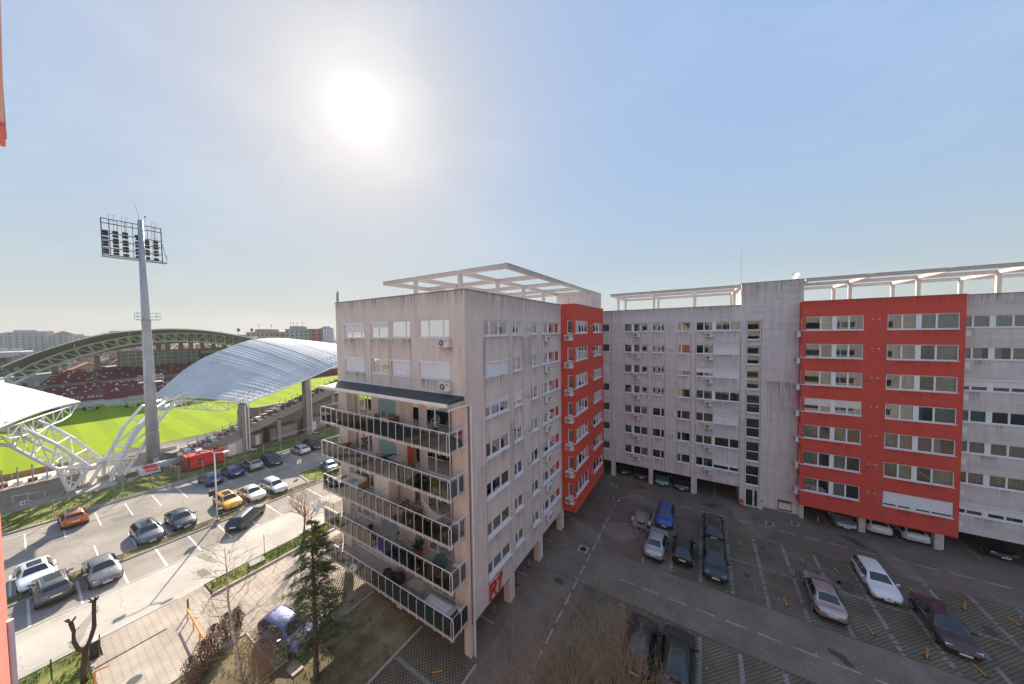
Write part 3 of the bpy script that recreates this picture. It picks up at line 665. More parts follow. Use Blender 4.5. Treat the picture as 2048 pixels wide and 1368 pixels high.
# lower front: piers flush, recessed loggia wall behind
YB = 15.28; floors = [13.92, 11.09, 8.25, 5.41, 2.55]
back = Face((0, YB, 0), (1, 0, 0), (0, -1, 0))
wall(b, front, XL, -25.8, ZB, 16.6, []); wall(b, front, -13.87, X1, ZB, 16.6, [])
b.quad((-25.8, Y1, ZB), (-25.8, YB, ZB), (-25.8, YB, 16.6), (-25.8, Y1, 16.6)); b.quad((-13.87, YB, ZB), (-13.87, Y1, ZB), (-13.87, Y1, 16.6), (-13.87, YB, 16.6))
doors = []
for z in floors:
    doors += [(-25.6, -23.0, z+.05, z+2.15), (-22.15, -20.0, z+.05, z+2.2), (-18.2, -17.4, z+.02, z+2.1), (-16.75, -14.0, z+.05, z+2.15)]
wall(b, back, -25.8, -13.87, ZB, 16.6, doors)
b.quad((-25.8, Y1, 16.6), (-13.87, Y1, 16.6), (-13.87, YB, 16.6), (-25.8, YB, 16.6))
# side (courtyard) wall
sc1, sc2, sc3, sc4 = (16.82, 19.9), (20.52, 21.95), (23.44, 24.87), (25.52, 29.8)
sh = []
for k in range(7):
    z = 20.78-PITCH*k
    for j, (a, c) in enumerate((sc1, sc2, sc3, sc4)): sh.append((a, c, z, z+1.09))
wall(b, side, Y1, 30.06, ZB, ZR, sh); wall(b, side, 40.7, 62, ZB, ZR, [])
# left, rear, roof, underside
b.quad((XL, 62, ZB), (XL, Y1, ZB), (XL, Y1, ZR), (XL, 62, ZR)); b.quad((X1, 62, ZB), (XL, 62, ZB), (XL, 62, ZR), (X1, 62, ZR))
b.quad((XL, Y1, ZR-.35), (X1, Y1, ZR-.35), (X1, 62, ZR-.35), (XL, 62, ZR-.35)); b.quad((XL, 62, ZB), (X1, 62, ZB), (X1, Y1, ZB), (XL, Y1, ZB))
b.build('wall', 'plaster', r1)
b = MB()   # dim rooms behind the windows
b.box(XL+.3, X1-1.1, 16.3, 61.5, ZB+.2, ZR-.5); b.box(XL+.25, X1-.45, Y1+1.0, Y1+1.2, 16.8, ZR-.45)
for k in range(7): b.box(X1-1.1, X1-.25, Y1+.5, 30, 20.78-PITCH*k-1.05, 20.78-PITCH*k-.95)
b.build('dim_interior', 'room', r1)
b = MB()
for a, c, d_, e in ((XL-.06, X1+.06, Y1-.06, Y1+.2), (X1-.2, X1+.06, Y1+.2, 62), (XL-.06, XL+.2, Y1+.2, 62)): b.box(a, c, d_, e, ZR-.005, ZR+.05)
b.build('parapet_flashing', 'cap', r1)
# front windows
fs = [[[-24.86, -23.57], [-21.27], [-18.17], [-15.84, -14.52]], [[], [-21.1], [-18.2], [-15.84, -14.55]]]
spec = {(0, 0): dict(kind='shut', frac=.62, box=True), (0, 1): dict(kind='shut', frac=.3, box=True, cur=['cur3', 'cur3']), (0, 2): dict(cur='cur3'), (0, 3): dict(cur='cur3'),
        (1, 0): dict(kind='shut', box=True), (1, 1): dict(cur=[None, None]), (1, 2): dict(kind='shut', box=True), (1, 3): dict(kind='shut', box=True)}
for r_, (z0, z1) in enumerate(rowf):
    for c_, (a, e) in enumerate(fw1): window(front, r1, (a, e, z0, z1), fs[r_][c_], **spec[(r_, c_)])
joints(front, r1, [-23.0, -22.2, -20.0, -19.75, -17.6], 16.9, 20.6)
# side windows
for k in range(7):
    z = 20.78-PITCH*k; h = lambda c: (c[0], c[1], z, z+1.09)
    kw = dict(kind='shut', box=True) if k == 1 else (dict(kind='shut', frac=.25, box=True, cur='cur2') if k == 2 else dict(cur='cur2' if k == 0 else None))
    window(side, r1, h(sc1), [17.55, 18.67], **kw)
    window(side, r1, h(sc2), [21.1], **(dict(kind='shut', frac=.65, box=True) if k == 2 else dict(tilt=0 if k < 2 else None)))
    window(side, r1, h(sc3), [24.0], **(dict(kind='blind') if k == 4 else dict(tilt=1 if k in (2, 4) else None)))
    window(side, r1, h(sc4), [26.0, 27.13, 28.63], fat=(1,), cur=['cur0' if k == 0 else rnd.choice(CUR), 'cur2', rnd.choice(['cur5', 'cur2']), 'cur5' if k in (1, 2, 3, 4) else 'cur0'])
    vents(side, r1, 22.5, z+.45, 'yellow')
    place_ac(side.p(26.4, z-.72, 0), R(90), 'white air conditioner under the %s-row wide window of the R1 courtyard wall' % ROW[k])
joints(side, r1, [16.8, 19.92, 20.5, 21.97, 23.42, 24.9, 25.5], ZB+.1, 20.6)
for k in range(7):
    z = 20.78-PITCH*k
    stains(side, r1, [(a-.05+rnd.uniform(0, .2), c+.05-rnd.uniform(0, .3), z-.062, rnd.uniform(.8, 1.6)) for a, c in (sc1, sc2, sc3)]+[(26.0, 26.9, z-.75, 1.0), (sc4[0], sc4[1], z-.062, .6)])
stains(side, r1, [(Y1+.1, 30, ZR-.01, 1.7), (16.6, 17.0, 20.7, 5.5), (15.9, 16.8, 12, 4), (19.9, 20.5, 14, 6), (21.9, 23.4, 20.6, 4)])
stains(front, r1, [(XL+.1, X1-.1, ZR-.01, 1.1), (-25.9, -22.9, 20.66, 1.2), (-22.2, -20, 20.66, 1.3), (-19.8, -17.5, 20.66, 1.2), (-16.8, -13.9, 17.9, .8), (-14.9, -13.5, 20.1, .9), (-25.8, -23, 17.9, .8)])
# red bay
XB = -11.11
bay = Face((XB, 0, 0), (0, 1, 0), (1, 0, 0)); bside = Face((0, 30.1, 0), (1, 0, 0), (0, -1, 0))
b = MB(); bh = []; bsh = []
for k in range(7):
    z = 20.74-PITCH*k; bh += [(30.1, 34.35, z, z+1.36), (36.34, 40.1, z, z+1.2)]; bsh.append((-11.9, XB, z, z+1.36))
def openwall(b, F, u0, u1, z0, z1, holes, corner=None): wall(b, F, u0, u1, z0, z1, holes)
wall(b, bay, 30.1, 40.7, ZB, 23.8, bh); wall(b, bside, X1, XB, ZB, 23.8, bsh)
b.quad((XB, 40.7, ZB), (X1, 40.7, ZB), (X1, 40.7, 23.8), (XB, 40.7, 23.8)); b.quad((X1, 30.1, 23.55), (XB, 30.1, 23.55), (XB, 40.7, 23.55), (X1, 40.7, 23.55)); b.quad((X1, 40.7, ZB), (XB, 40.7, ZB), (XB, 30.1, ZB), (X1, 30.1, ZB))
bayo = b.build('red_bay', 'red', r1)
b = MB(); b.box(X1-.02, XB+.05, 30.05, 40.75, 23.8, 23.85); b.build('parapet_flashing', 'pvc', r1)
for k in range(7):
    z = 20.74-PITCH*k
    window(bay, r1, (30.1, 34.35, z, z+1.36), [31.2, 32.36, 33.2], inset=-.09, cur=[rnd.choice(['cur0', 'cur3', 'cur2'])]*2+[None, rnd.choice(['cur5', 'cur0'])])
    window(bay, r1, (36.34, 40.1, z, z+1.2), [37.65, 38.8], inset=-.09)
    window(bside, r1, (-11.9, XB, z, z+1.36), [], inset=-.09, cur=['cur0' if k else 'cur3'])
    vents(bay, r1, 35.3, z+.5)
    place_ac(bside.p(-11.68, z-.70, 0), 0, 'white air conditioner on the red bay corner of R1, %s row' % ROW[k], 'air conditioners on the red bay corner')
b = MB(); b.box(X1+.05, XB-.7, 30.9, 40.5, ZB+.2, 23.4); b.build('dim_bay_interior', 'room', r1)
# ground columns and beams, downpipes
for y in (Y1+.02, 19.55, 24.6, 29.7, 34.7, 39.8, 44.8, 50):
    for x in (-13.16, -20, XL+.02, ):
        b = MB(); b.box(x, x+.55, y, y+.55, 0, ZB); b.build('pillar', 'plaster', r1)
    if y > 16:
        b = MB(); b.tube([(X1-.02, y+.62, .05), (X1-.02, y+.62, ZB)], .045, 8); b.build('downpipe', 'pvc', r1)
b = MB(); b.tube([(-12.72, 13.34, 16.45), (-12.62, 14.2, 16.5), (X1+.1, 14.75, 16.5), (X1+.1, 15.1, 16.5), (X1+.1, 15.12, 16.4), (X1+.1, 15.12, .2), (X1+.16, 15.05, .05)], .05, 8); b.build('downpipe', 'rail', r1)
b = MB(); b.box(X1-.02, X1+.01, Y1+.1, Y1+.22, ZB, 16.5); b.build('expansion_joint', 'joint', r1)
# lettering R7 on the court wall (reads R1)
def stroke(F, par, segs, w, name, m, d=.09):
    b = MB()
    for (ua, za), (ub, zb) in segs: b.bar(F.p(ua, za, d/2), F.p(ub, zb, d/2), w, d)
    return b.build(name, m, par)
zt0 = 2.38
def letter(F, par, segs, w, m, d=.12):
    b = MB()
    for (ua, za), (ub, zb) in segs:
        du, dz = ub-ua, zb-za; L = math.hypot(du, dz); pu, pz = -dz/L*w/2, du/L*w/2; eu, ez = du/L*w*.3, dz/L*w*.3
        q = [(ua-eu-pu, za-ez-pz), (ub+eu-pu, zb+ez-pz), (ub+eu+pu, zb+ez+pz), (ua-eu+pu, za-ez+pz)]
        b.hexa([F.p(*q[0], .004), F.p(*q[1], .004), F.p(*q[2], .004), F.p(*q[3], .004), F.p(*q[0], d), F.p(*q[1], d), F.p(*q[2], d), F.p(*q[3], d)])
    return b.build('letter', m, par)
sg = thing('block_sign', 'red raised lettering R1 low on the grey courtyard wall', 'sign', side.p(16.9, 2.3, 0))
a = 16.95; z = 2.32
letter(side, sg, [((a, z), (a, z+1.05)), ((a, z+1.0), (a+.5, z+1.0)), ((a+.5, z+1.0), (a+.62, z+.78)), ((a+.62, z+.78), (a+.5, z+.56)), ((a+.5, z+.56), (a, z+.56)), ((a+.3, z+.56), (a+.66, z))], .17, 'signred')
letter(side, sg, [((a+1.1, z), (a+1.35, z+1.05)), ((a+1.35, z+1.03), (a+.92, z+.86))], .18, 'signred')
# canopy over the top balcony
cn = MB(); cn.box(XL-.02, -12.72, 13.28, 14.8, 16.58, 16.78); cn.build('canopy_slab', 'slab', r1)
cn = MB(); cn.box(XL-.06, -12.70, 13.22, 13.28, 16.66, 16.86); cn.build('gutter', 'rail', r1)
cn = MB(); cn.hexa([(-26.6, 13.36, 16.79), (-12.76, 13.36, 16.79), (-12.76, 14.8, 16.79), (-26.3, 14.8, 16.79), (-26.6, 13.36, 16.83), (-12.76, 13.36, 16.83), (-12.76, 14.8, 17.08), (-26.3, 14.8, 17.08)]); cn.build('roof_sheet', 'bitumen', r1)
cn = MB(); cn.box(-26.4, -12.70, 14.72, 14.81, 17.07, 17.13); cn.build('flashing', 'white', r1)
# block on the roof, roof pergola
b = MB(); b.box(-17.5, X1-.02, 40.3, 45.2, ZR-.3, 26.22); b.build('roof_stair_house', 'plaster_b', r1)
b = MB(); b.box(-17.56, X1+.04, 40.24, 45.26, 26.22, 26.27); b.build('beam_flashing', 'cap', r1)
px_ = [-27.15, -22.75, -17.35, -12.72]; py_ = [19.98, 25.55, 30.75, 35.9, 40.1]
pergola(r1, px_, py_, 25.86, 26.2, [(x, y) for x in px_[1:3] for y in py_[:4]], ZR-.35)
# ------------------------------------------------------------ balconies of R1
BW0, BW1, BY = -27.05, -12.75, 13.32
posts_x = [-27.0+.795*i for i in range(19)]
ordn = ['top', 'second', 'middle', 'fourth', 'lowest']
for k, zf in enumerate(floors):
    zs = zf-.18
    sl = MB(); sl.box(BW0, BW1, BY, YB-.002 if True else Y1, zs, zf); 
    bal = sl.build('balcony_floor', 'slab', r1)
    sl = MB(); sl.box(BW0+.02, BW1-.02, BY+.03, Y1-.01, zf+.001, zf+.012); sl.build('floor_tiles', simple('balcony_tiles_%d' % k, [(.50, .42, .36), (.46, .38, .31), (.52, .45, .38), (.44, .37, .31), (.42, .36, .31)][k], .6, 0, .12, 4), bal)
    zt = zf+1.16
    hr = MB(); hr.tube([(BW0+.05, Y1, zt), (BW0+.05, BY+.06, zt), (BW1-.05, BY+.06, zt), (BW1-.05, Y1, zt)], .026, 8); hr.build('handrail', 'rail', bal)
    for i, x in enumerate(posts_x):
        p = MB(); x = min(x, BW1-.09)
        p.tube([(x, BY-.03, zs-.06), (x, BY-.03, zt-.17), (x, BY+.04, zt-.02)], .021, 6); 
        p.build('post', 'rail', bal)
    for x, s in ((BW0-.03, 1), (BW1+.03, -1)):
        for y in (BY+.06, BY+.78, Y1-.06):
            p = MB(); p.tube([(x, y, zs-.04), (x, y, zt-.17), (x+s*.06, y, zt-.02)], .026, 6); p.build('post', 'rail', bal)
        p = MB(); p.box(x+s*.045, x+s*.057, BY+.1, Y1-.08, zf+.03, zt-.13); p.build('glass_panel', 'clearg' if s == 1 or k > 5 else ('smoke' if k < 4 else 'cover'), bal)
    xs_ = [BW0+.02]+[x for x in posts_x[1:-1]]+[BW1-.02]
    for i in range(len(xs_)-1):
        if k == 4: m = 'cover' if i >= 8 else 'clearg'
        else: m = ('clearg' if i < 4 else 'smoke')
        p = MB(); p.box(xs_[i]+.01, xs_[i+1]-.01, BY+.012, BY+.024, zf+.03, zt-(.13 if m != 'cover' else .02)); p.build('glass_panel', m, bal)
    # doors in the loggia wall
    window(back, r1, (-25.6, -23.0, zf+.05, zf+2.15), [-24.85, -23.6], inset=-.05, sill=False, name='balcony_door', cur=['cur3', 'cur0', None] if k else ['cur0']*3)
    dm = MB(); dm.box(-22.15, -20.0, YB+.02, YB+.08, zf+.05, zf+2.2); dm.build('loggia_panel', 'cur3' if k in (0, 1, 3) else 'white', r1)
    window(back, r1, (-18.2, -17.4, zf+.02, zf+2.1), [], inset=-.05, sill=False, name='balcony_door', cur=[None] if k % 2 else ['cur0'])
    window(back, r1, (-16.75, -14.0, zf+.05, zf+2.15), [-15.85, -14.5], inset=-.05, sill=False, name='balcony_door', fm='pvc', cur=[None, 'cur1' if k in (1, 4) else 'cur0', 'cur0'])
    place_ac((-13.28, Y1-.0, zf+.05 if k else zf+.05), 0, 'white air conditioner standing at the right end of the %s R1 balcony' % ordn[k], 'air conditioners on the R1 balconies')
place_ac((-14.15, Y1, 20.12), 0, 'white air conditioner on the R1 end wall under the widest top-row window', 'air conditioners on the R1 end wall')
place_ac((-14.15, Y1, 17.3), 0, 'white air conditioner on the R1 end wall just above the dark balcony roof', 'air conditioners on the R1 end wall')
b = MB(); b.box(-19.9, -19.8, YB-.4, YB, ZB, 5.3); b.build('partition', 'plaster', r1)

# ---- balcony furniture
def chair(loc, rz, label, m='white', group='white plastic chairs on the top balcony'):
    o = thing('garden_chair', label, 'chair', loc, group, rz)
    b = MB(); b.hexa([(-.24, -.24, .40), (.24, -.24, .40), (.21, .22, .40), (-.21, .22, .40), (-.24, -.24, .44), (.24, -.24, .44), (.21, .22, .43), (-.21, .22, .43)]); b.build('seat', m, o, local=True)
    b = MB(); n = 8
    for i in range(n):
        t0, t1 = math.pi*i/n, math.pi*(i+1)/n
        b.bar((.25*math.cos(t0), .22+.1*0, .62+.26*math.sin(t0)), (.25*math.cos(t1), .22, .62+.26*math.sin(t1)), .04)
    for x in (-.15, -.05, .05, .15): b.bar((x, .22, .43), (x*1.1, .26, .84), .04, .015)
    b.build('backrest', m, o, local=True)
    for x in (-.22, .22):
        b = MB(); b.bar((x, .2, .42), (x*1.15, .24, .65), .035); b.bar((x*1.15, .24, .65), (x*1.15, -.2, .64), .045, .03); b.bar((x*1.15, -.2, .64), (x, -.22, .42), .035); b.build('armrest', m, o, local=True)
        for y in (-.21, .2):
            b = MB(); b.tube([(x, y, .41), (x*1.12, y*1.15, 0)], [.03, .02], 6); b.build('leg', m, o, local=True)
    return o
Z1 = floors[0]+.012
c0 = chair((-17.0, 14.2, Z1), R(160), 'white plastic garden chair nearest the single door on the top balcony')
for loc, rz, lb in (((-15.35, 14.25, Z1), R(200), 'white plastic garden chair before the glazed door of the top balcony'), ((-14.35, 14.15, Z1), R(230), 'white plastic garden chair at the right end of the top balcony')): dup(c0, loc, rz, lb)
def table(loc, r, h, m, label, name='round_table'):
    o = thing(name, label, 'table', loc)
    b = MB(); b.cyl((0, 0, h-.03), r, .03, 20); b.build('table_top', m, o, local=True)
    b = MB(); b.cyl((0, 0, .02), .04, h-.05, 8); b.cyl((0, 0, 0), r*.55, .03, 12); b.build('pedestal', m, o, local=True)
    return o
table((-14.85, 14.35, Z1), .32, .68, 'green', 'small dark green round table between the white plastic chairs')
def pot(loc, s, label, m='plant'):
    o = thing('potted_plant', label, 'potted plant', loc)
    b = MB(); b.cyl((0, 0, 0), .11*s, .2*s, 10, r2=.15*s); b.build('pot', 'terracotta', o, local=True)
    b = MB()
    for _ in range(60):
        a, e, L = rnd.uniform(0, 6.28), rnd.uniform(.2, 1.4), rnd.uniform(.15, .42)*s
        d = Vector((math.cos(a)*math.cos(e), math.sin(a)*math.cos(e), math.sin(e))); p = Vector((0, 0, .2*s)); q = p+d*L; sd = d.cross(Vector((0, 0, 1))).normalized()*.04*s
        b.add([p, p+d*L*.6+sd, q, p+d*L*.6-sd], [(0, 1, 2, 3)])
    b.build('leaves', m, o, local=True); return o
pot((-14.85, 14.35, Z1+.68), .55, 'little potted plant on the dark green round table')
# kitchen counter with clutter
o = thing('sideboard', 'long brown counter cluttered with jars standing on the top balcony', 'sideboard', (-20.6, 14.95, Z1))
b = MB(); b.box(-1.2, 1.0, -.28, .28, 0, .82); b.build('cabinet', 'wicker', o, local=True); b = MB(); b.box(-1.25, 1.05, -.32, .3, .82, .87); b.build('worktop', 'woodp', o, local=True)
b = MB(); b.box(-.5, -.05, -.31, -.28, .1, .76); b.box(.05, .5, -.31, -.28, .1, .76); b.build('cabinet_door', 'cream', o, local=True)
for i in range(9):
    tag(MB().cyl((-21.6+i*.24, 14.85+.1*math.sin(i*2), Z1+.87), .05, .08+.1*rnd.random(), 8).build('jar', rnd.choice(['cream', 'terracotta', 'green', 'white']), loc=(-21.6+i*.24, 14.9, Z1+.87)), 'small jar on the brown balcony counter, %s from the left' % ['first', 'second', 'third', 'fourth', 'fifth', 'sixth', 'seventh', 'eighth', 'ninth'][i], 'jar', 'clutter on the balcony counter')
# second balcony: wicker set
Z2 = floors[1]+.012
cw = chair((-26.2, 14.3, Z2), R(200), 'high-backed brown wicker chair at the sunny left end of the second balcony', 'wicker', 'brown wicker chairs')
dup(cw, (-24.9, 14.5, Z2), R(120), 'brown wicker chair between the brown table and the glazed door')
dup(cw, (-20.9, 14.5, Z2), R(150), 'dark brown wicker chair left of the glass-topped table')
table((-25.5, 14.6, Z2), .38, .7, 'wicker', 'brown wicker table between two wicker chairs')
table((-19.95, 14.6, Z2), .5, .72, 'dark', 'dark round table on the second balcony')
o = thing('lounge_chair', 'white curved lounge chair on the second balcony', 'lounge chair', (-24.6, 13.8, Z2))
b = MB(); pr = [(-.8, .62), (-.55, .36), (-.1, .22), (.35, .34), (.8, .30)]
for i in range(4):
    (xa, za), (xb, zb) = pr[i], pr[i+1]; b.hexa([(xa, -.25, za), (xb, -.25, zb), (xb, .25, zb), (xa, .25, za), (xa, -.25, za+.05), (xb, -.25, zb+.05), (xb, .25, zb+.05), (xa, .25, za+.05)])
b.build('seat', 'white', o, local=True); b = MB(); b.bar((-.3, -.24, .28), (-.45, -.24, 0), .04); b.bar((-.3, .24, .28), (-.45, .24, 0), .04); b.bar((.35, -.24, .32), (.5, -.24, 0), .04); b.bar((.35, .24, .32), (.5, .24, 0), .04); b.build('leg', 'white', o, local=True)
def rack(loc, label):
    o = thing('drying_rack', label, 'drying rack', loc)
    b = MB()
    for x in (-.5, .5): b.tube([(x, -.3, 0), (x*.6, .25, .95)], .012, 5); b.tube([(x, .3, 0), (x*.6, -.25, .95)], .012, 5)
    b.build('leg', 'steel', o, local=True); b = MB()
    for i in range(9): b.tube([(-.6, -.28+.07*i, .95), (.6, -.28+.07*i, .95)], .007, 4)
    b.tube([(-.6, -.28, .95), (-.6, .28, .95)], .012, 5); b.tube([(.6, -.28, .95), (.6, .28, .95)], .012, 5); b.build('wire', 'white', o, local=True)
rack((-18.8, 14.3, Z2), 'white folding drying rack on the second balcony'); 
o = thing('sun_lounger', 'folded striped red and green lounger leaning on the wall of the second balcony', 'sun lounger', (-17.9, 14.9, Z2+.25))
b = MB(); b.box(-.42, -.38, -.03, .03, 0, 1.6); b.box(.38, .42, -.03, .03, 0, 1.6); b.build('frame', 'woodp', o, local=True)
for i in range(6):
    b = MB(); b.box(-.37+i*.125, -.26+i*.125, -.01, .015, .05, 1.55); b.build('slat', ['signred', 'green'][i % 2], o, local=True)
# middle balcony
Z3 = floors[2]+.012
o = thing('sofa', 'pale grey garden sofa at the left end of the middle balcony', 'sofa', (-24.9, 14.75, Z3))
b = MB(); b.box(-1.2, 1.2, -.4, .35, .12, .4); b.build('seat', 'cloth', o, local=True)
for i in range(3): b = MB(); b.box(-1.15+.78*i, -.4+.78*i, -.38, .1, .4, .5); b.build('cushion', 'cur3' if i == 1 else 'cloth', o, local=True)
b = MB(); b.box(-1.2, 1.2, .2, .4, .4, .85); b.build('backrest', 'cloth', o, local=True); b = MB(); b.box(-1.32, -1.2, -.4, .4, .1, .6); b.box(1.2, 1.32, -.4, .4, .1, .6); b.build('armrest', 'woodp', o, local=True)
o = thing('coffee_table', 'low white table before the garden sofa', 'table', (-25.9, 13.85, Z3)); b = MB(); b.box(-.5, .5, -.25, .25, .32, .37); b.build('table_top', 'white', o, local=True)
for x in (-.45, .45):
    for y in (-.2, .2): b = MB(); b.box(x-.03, x+.03, y-.03, y+.03, 0, .32); b.build('leg', 'white', o, local=True)
o = thing('wardrobe', 'tall pale cabinet standing in the middle of the middle balcony', 'cabinet', (-20.5, 14.75, Z3)); b = MB(); b.box(-.95, .75, -.45, .4, 0, 1.95); b.build('carcass', 'cream', o, local=True)
b = MB(); b.box(-1.0, .8, -.5, .45, 1.95, 2.0); b.build('top', 'cur3', o, local=True); b = MB(); b.box(-.08, -.07, -.456, -.45, .1, 1.9); b.build('door_gap', 'dark', o, local=True)
b = MB(); b.cyl((.3, -.46, 1.2), .05, .02, 8, 'y'); b.build('vent_hole', 'dark', o, local=True)
def bike(loc, rz, label, m):
    o = thing('bicycle', label, 'bicycle', loc, None, rz)
    for x in (-.5, .5):
        b = MB(); n = 16
        for i in range(n): t0, t1 = 2*math.pi*i/n, 2*math.pi*(i+1)/n; b.bar((x+.33*math.cos(t0), 0, .34+.33*math.sin(t0)), (x+.33*math.cos(t1), 0, .34+.33*math.sin(t1)), .035)
        w = b.build('wheel', 'black', o, local=True)
        b = MB()
        for i in range(6): t = math.pi*i/6; b.bar((x+.31*math.cos(t), 0, .34+.31*math.sin(t)), (x-.31*math.cos(t), 0, .34-.31*math.sin(t)), .006)
        b.build('spokes', 'steel', w, local=True)
    b = MB()
    for p, q in (((-.5, 0, .34), (-.1, 0, .32)), ((-.1, 0, .32), (.38, 0, .72)), ((-.1, 0, .32), (-.22, 0, .8)), ((-.2, 0, .7), (.36, 0, .76)), ((.5, 0, .34), (.36, 0, .85)), ((-.5, 0, .34), (-.2, 0, .7))): b.tube([p, q], .018, 5)
    b.build('frame', m, o, local=True)
    b = MB(); b.tube([(.36, -.27, .92), (.34, 0, .9), (.36, .27, .92)], .015, 5); b.build('handlebar', 'dark', o, local=True)
    b = MB(); b.hexa([(-.36, -.08, .8), (-.08, -.02, .8), (-.08, .02, .8), (-.36, .08, .8), (-.36, -.08, .85), (-.08, -.02, .85), (-.08, .02, .85), (-.36, .08, .85)]); b.build('saddle', 'dark', o, local=True)
bike((-17.7, 14.6, Z3), R(15), 'dark red bicycle with green handlebar grips on the middle balcony', 'cur5')
o = thing('cardboard_box', 'open cardboard box beside the bicycles', 'box', (-18.9, 14.5, Z3)); b = MB(); b.box(-.35, .35, -.25, .25, 0, .5); b.build('carton', 'woodp', o, local=True); b = MB(); b.hexa([(-.35, -.25, .5), (.35, -.25, .5), (.35, -.27, .5), (-.35, -.27, .5), (-.4, -.5, .62), (.4, -.5, .62), (.4, -.51, .61), (-.4, -.51, .61)]); b.build('flap', 'woodp', o, local=True)
dup(cw, (-16.75, 14.3, Z3), R(170), 'brown wicker chair behind the bicycle on the middle balcony')
o = thing('hammock', 'off-white hammock hung across the right end of the middle balcony', 'hammock', (-15.0, 14.2, Z3))
b = MB(); n = 12; pts = []
for i in range(n+1):
    t = i/n; x = -1.2+2.3*t; z = 1.25-1.35*math.sin(math.pi*t)*.75+(.35*(1-t)); w = .04+.28*math.sin(math.pi*t); pts.append((x, w, z))
for i in range(n):
    (xa, wa, za), (xb, wb, zb) = pts[i], pts[i+1]
    for j in range(4):
        f = lambda w, z, q: (w*(q/2-1), z+.12*abs(q/2-1)**2*2*w/.3)
        ya, zz = f(wa, za, j), 0
        A = f(wa, za, j); B_ = f(wa, za, j+1); C_ = f(wb, zb, j+1); D_ = f(wb, zb, j); b.quad((xa, A[0], A[1]), (xa, B_[0], B_[1]), (xb, C_[0], C_[1]), (xb, D_[0], D_[1]))
b.build('cloth', 'cloth', o, local=True, smooth=True); b = MB(); b.tube([pts[0][0:1]+(0, pts[0][2]), (-1.5, .1, 1.9)], .01, 4); b.tube([(1.1, 0, pts[-1][2]), (1.35, .1, 1.3)], .01, 4); b.build('rope', 'white', o, local=True)
for i, (x, y, s, l) in enumerate([(-16.3, 13.8, 1.6, 'tall leafy plant behind the glass of the middle balcony, left of the hammock'), (-14.6, 13.75, 1.5, 'bushy plant under the hammock'), (-13.6, 13.8, 1.4, 'leafy plant in the right corner of the middle balcony')]): pot((x, y, Z3), s, l)
# fourth balcony
Z4 = floors[3]+.012
o = thing('garden_swing', 'folding swing frame at the left end of the fourth balcony', 'swing', (-24.6, 14.3, Z4)); b = MB()
for x in (-.5, .5): b.tube([(x, -.4, 0), (x, 0, 1.4)], .02, 5); b.tube([(x, .4, 0), (x, 0, 1.4)], .02, 5)
b.tube([(-.5, 0, 1.4), (.5, 0, 1.4)], .02, 5); b.build('frame', 'white', o, local=True); b = MB(); b.box(-.3, .3, -.15, .15, .4, .44); b.build('seat', 'cur3', o, local=True)
pot((-22.3, 14.4, Z4), 1.2, 'leafy plant in a pot by the loggia wall of the fourth balcony'); pot((-22.9, 13.7, Z4), 1.0, 'red-leaved plant at the glass of the fourth balcony', 'cur5')
pot((-16.95, 14.5, Z4), 2.2, 'tall climbing plant on a stand on the fourth balcony'); pot((-17.5, 13.9, Z4), 1.2, 'bushy plant in a pot left of the climbing plant')
bike((-18.9, 14.5, Z4), R(-20), 'white bicycle leaning by the green plants on the fourth balcony', 'white')
o = thing('round_chair', 'dark green round moon chair on the fourth balcony', 'chair', (-14.7, 14.2, Z4)); b = MB(); b.cyl((0, 0, .75), .52, .05, 20); me_ = b.build('seat', 'green', o, local=True); me_.rotation_euler = (R(62), 0, R(20)); me_.location = (0, .55, .35)
b = MB(); b.tube([(-.4, -.2, 0), (.3, .3, .7)], .018, 5); b.tube([(.4, -.2, 0), (-.3, .3, .7)], .018, 5); b.build('frame', 'dark', o, local=True)
# lowest balcony
Z5 = floors[4]+.012
for i, (x, y, s) in enumerate([(-20.3, 14.4, .42), (-19.7, 14.2, .5), (-19.1, 14.5, .46), (-19.4, 13.8, .36)]):
    o = thing('bin_bag', ['black bag nearest the partition in the heap on the lowest balcony', 'largest black bag of the heap on the lowest balcony', 'black bag at the right of the heap on the lowest balcony', 'small black bag against the screen of the lowest balcony'][i], 'bag', (x, y, Z5), 'black bags heaped on the lowest balcony')
    b = MB(); n = 8; vs = []; fs_ = []
    for a_ in range(5):
        for j in range(n): t = 2*math.pi*j/n; rr = s*[.7, 1, .95, .55, .12][a_]*(1+rnd.uniform(-.12, .12)); vs.append((rr*math.cos(t), rr*math.sin(t), s*[0, .35, .9, 1.35, 1.5][a_]))
    fs_ = [(a_*n+j, a_*n+(j+1) % n, (a_+1)*n+(j+1) % n, (a_+1)*n+j) for a_ in range(4) for j in range(n)]; b.add(vs, fs_+[tuple(range(4*n, 5*n))]); b.build('sack', 'dark', o, local=True, smooth=True)
rack((-16.9, 14.2, Z5), 'open drying rack with clothes on the lowest balcony')
o = thing('mattress', 'white mattress laid on a grey table on the lowest balcony', 'mattress', (-14.6, 13.95, Z5+.78)); b = MB(); b.box(-.95, .95, -.3, .3, 0, .1); b.build('mattress_body', 'shutter', o, local=True)
o = thing('garden_table', 'long grey table under the white mattress on the lowest balcony', 'table', (-14.5, 14.0, Z5)); b = MB(); b.box(-1.15, 1.15, -.5, .5, .7, .75); b.build('table_top', 'cur0', o, local=True)
for x in (-1.05, 1.05):
    for y in (-.42, .42): b = MB(); b.box(x-.03, x+.03, y-.03, y+.03, 0, .7); b.build('leg', 'dark', o, local=True)
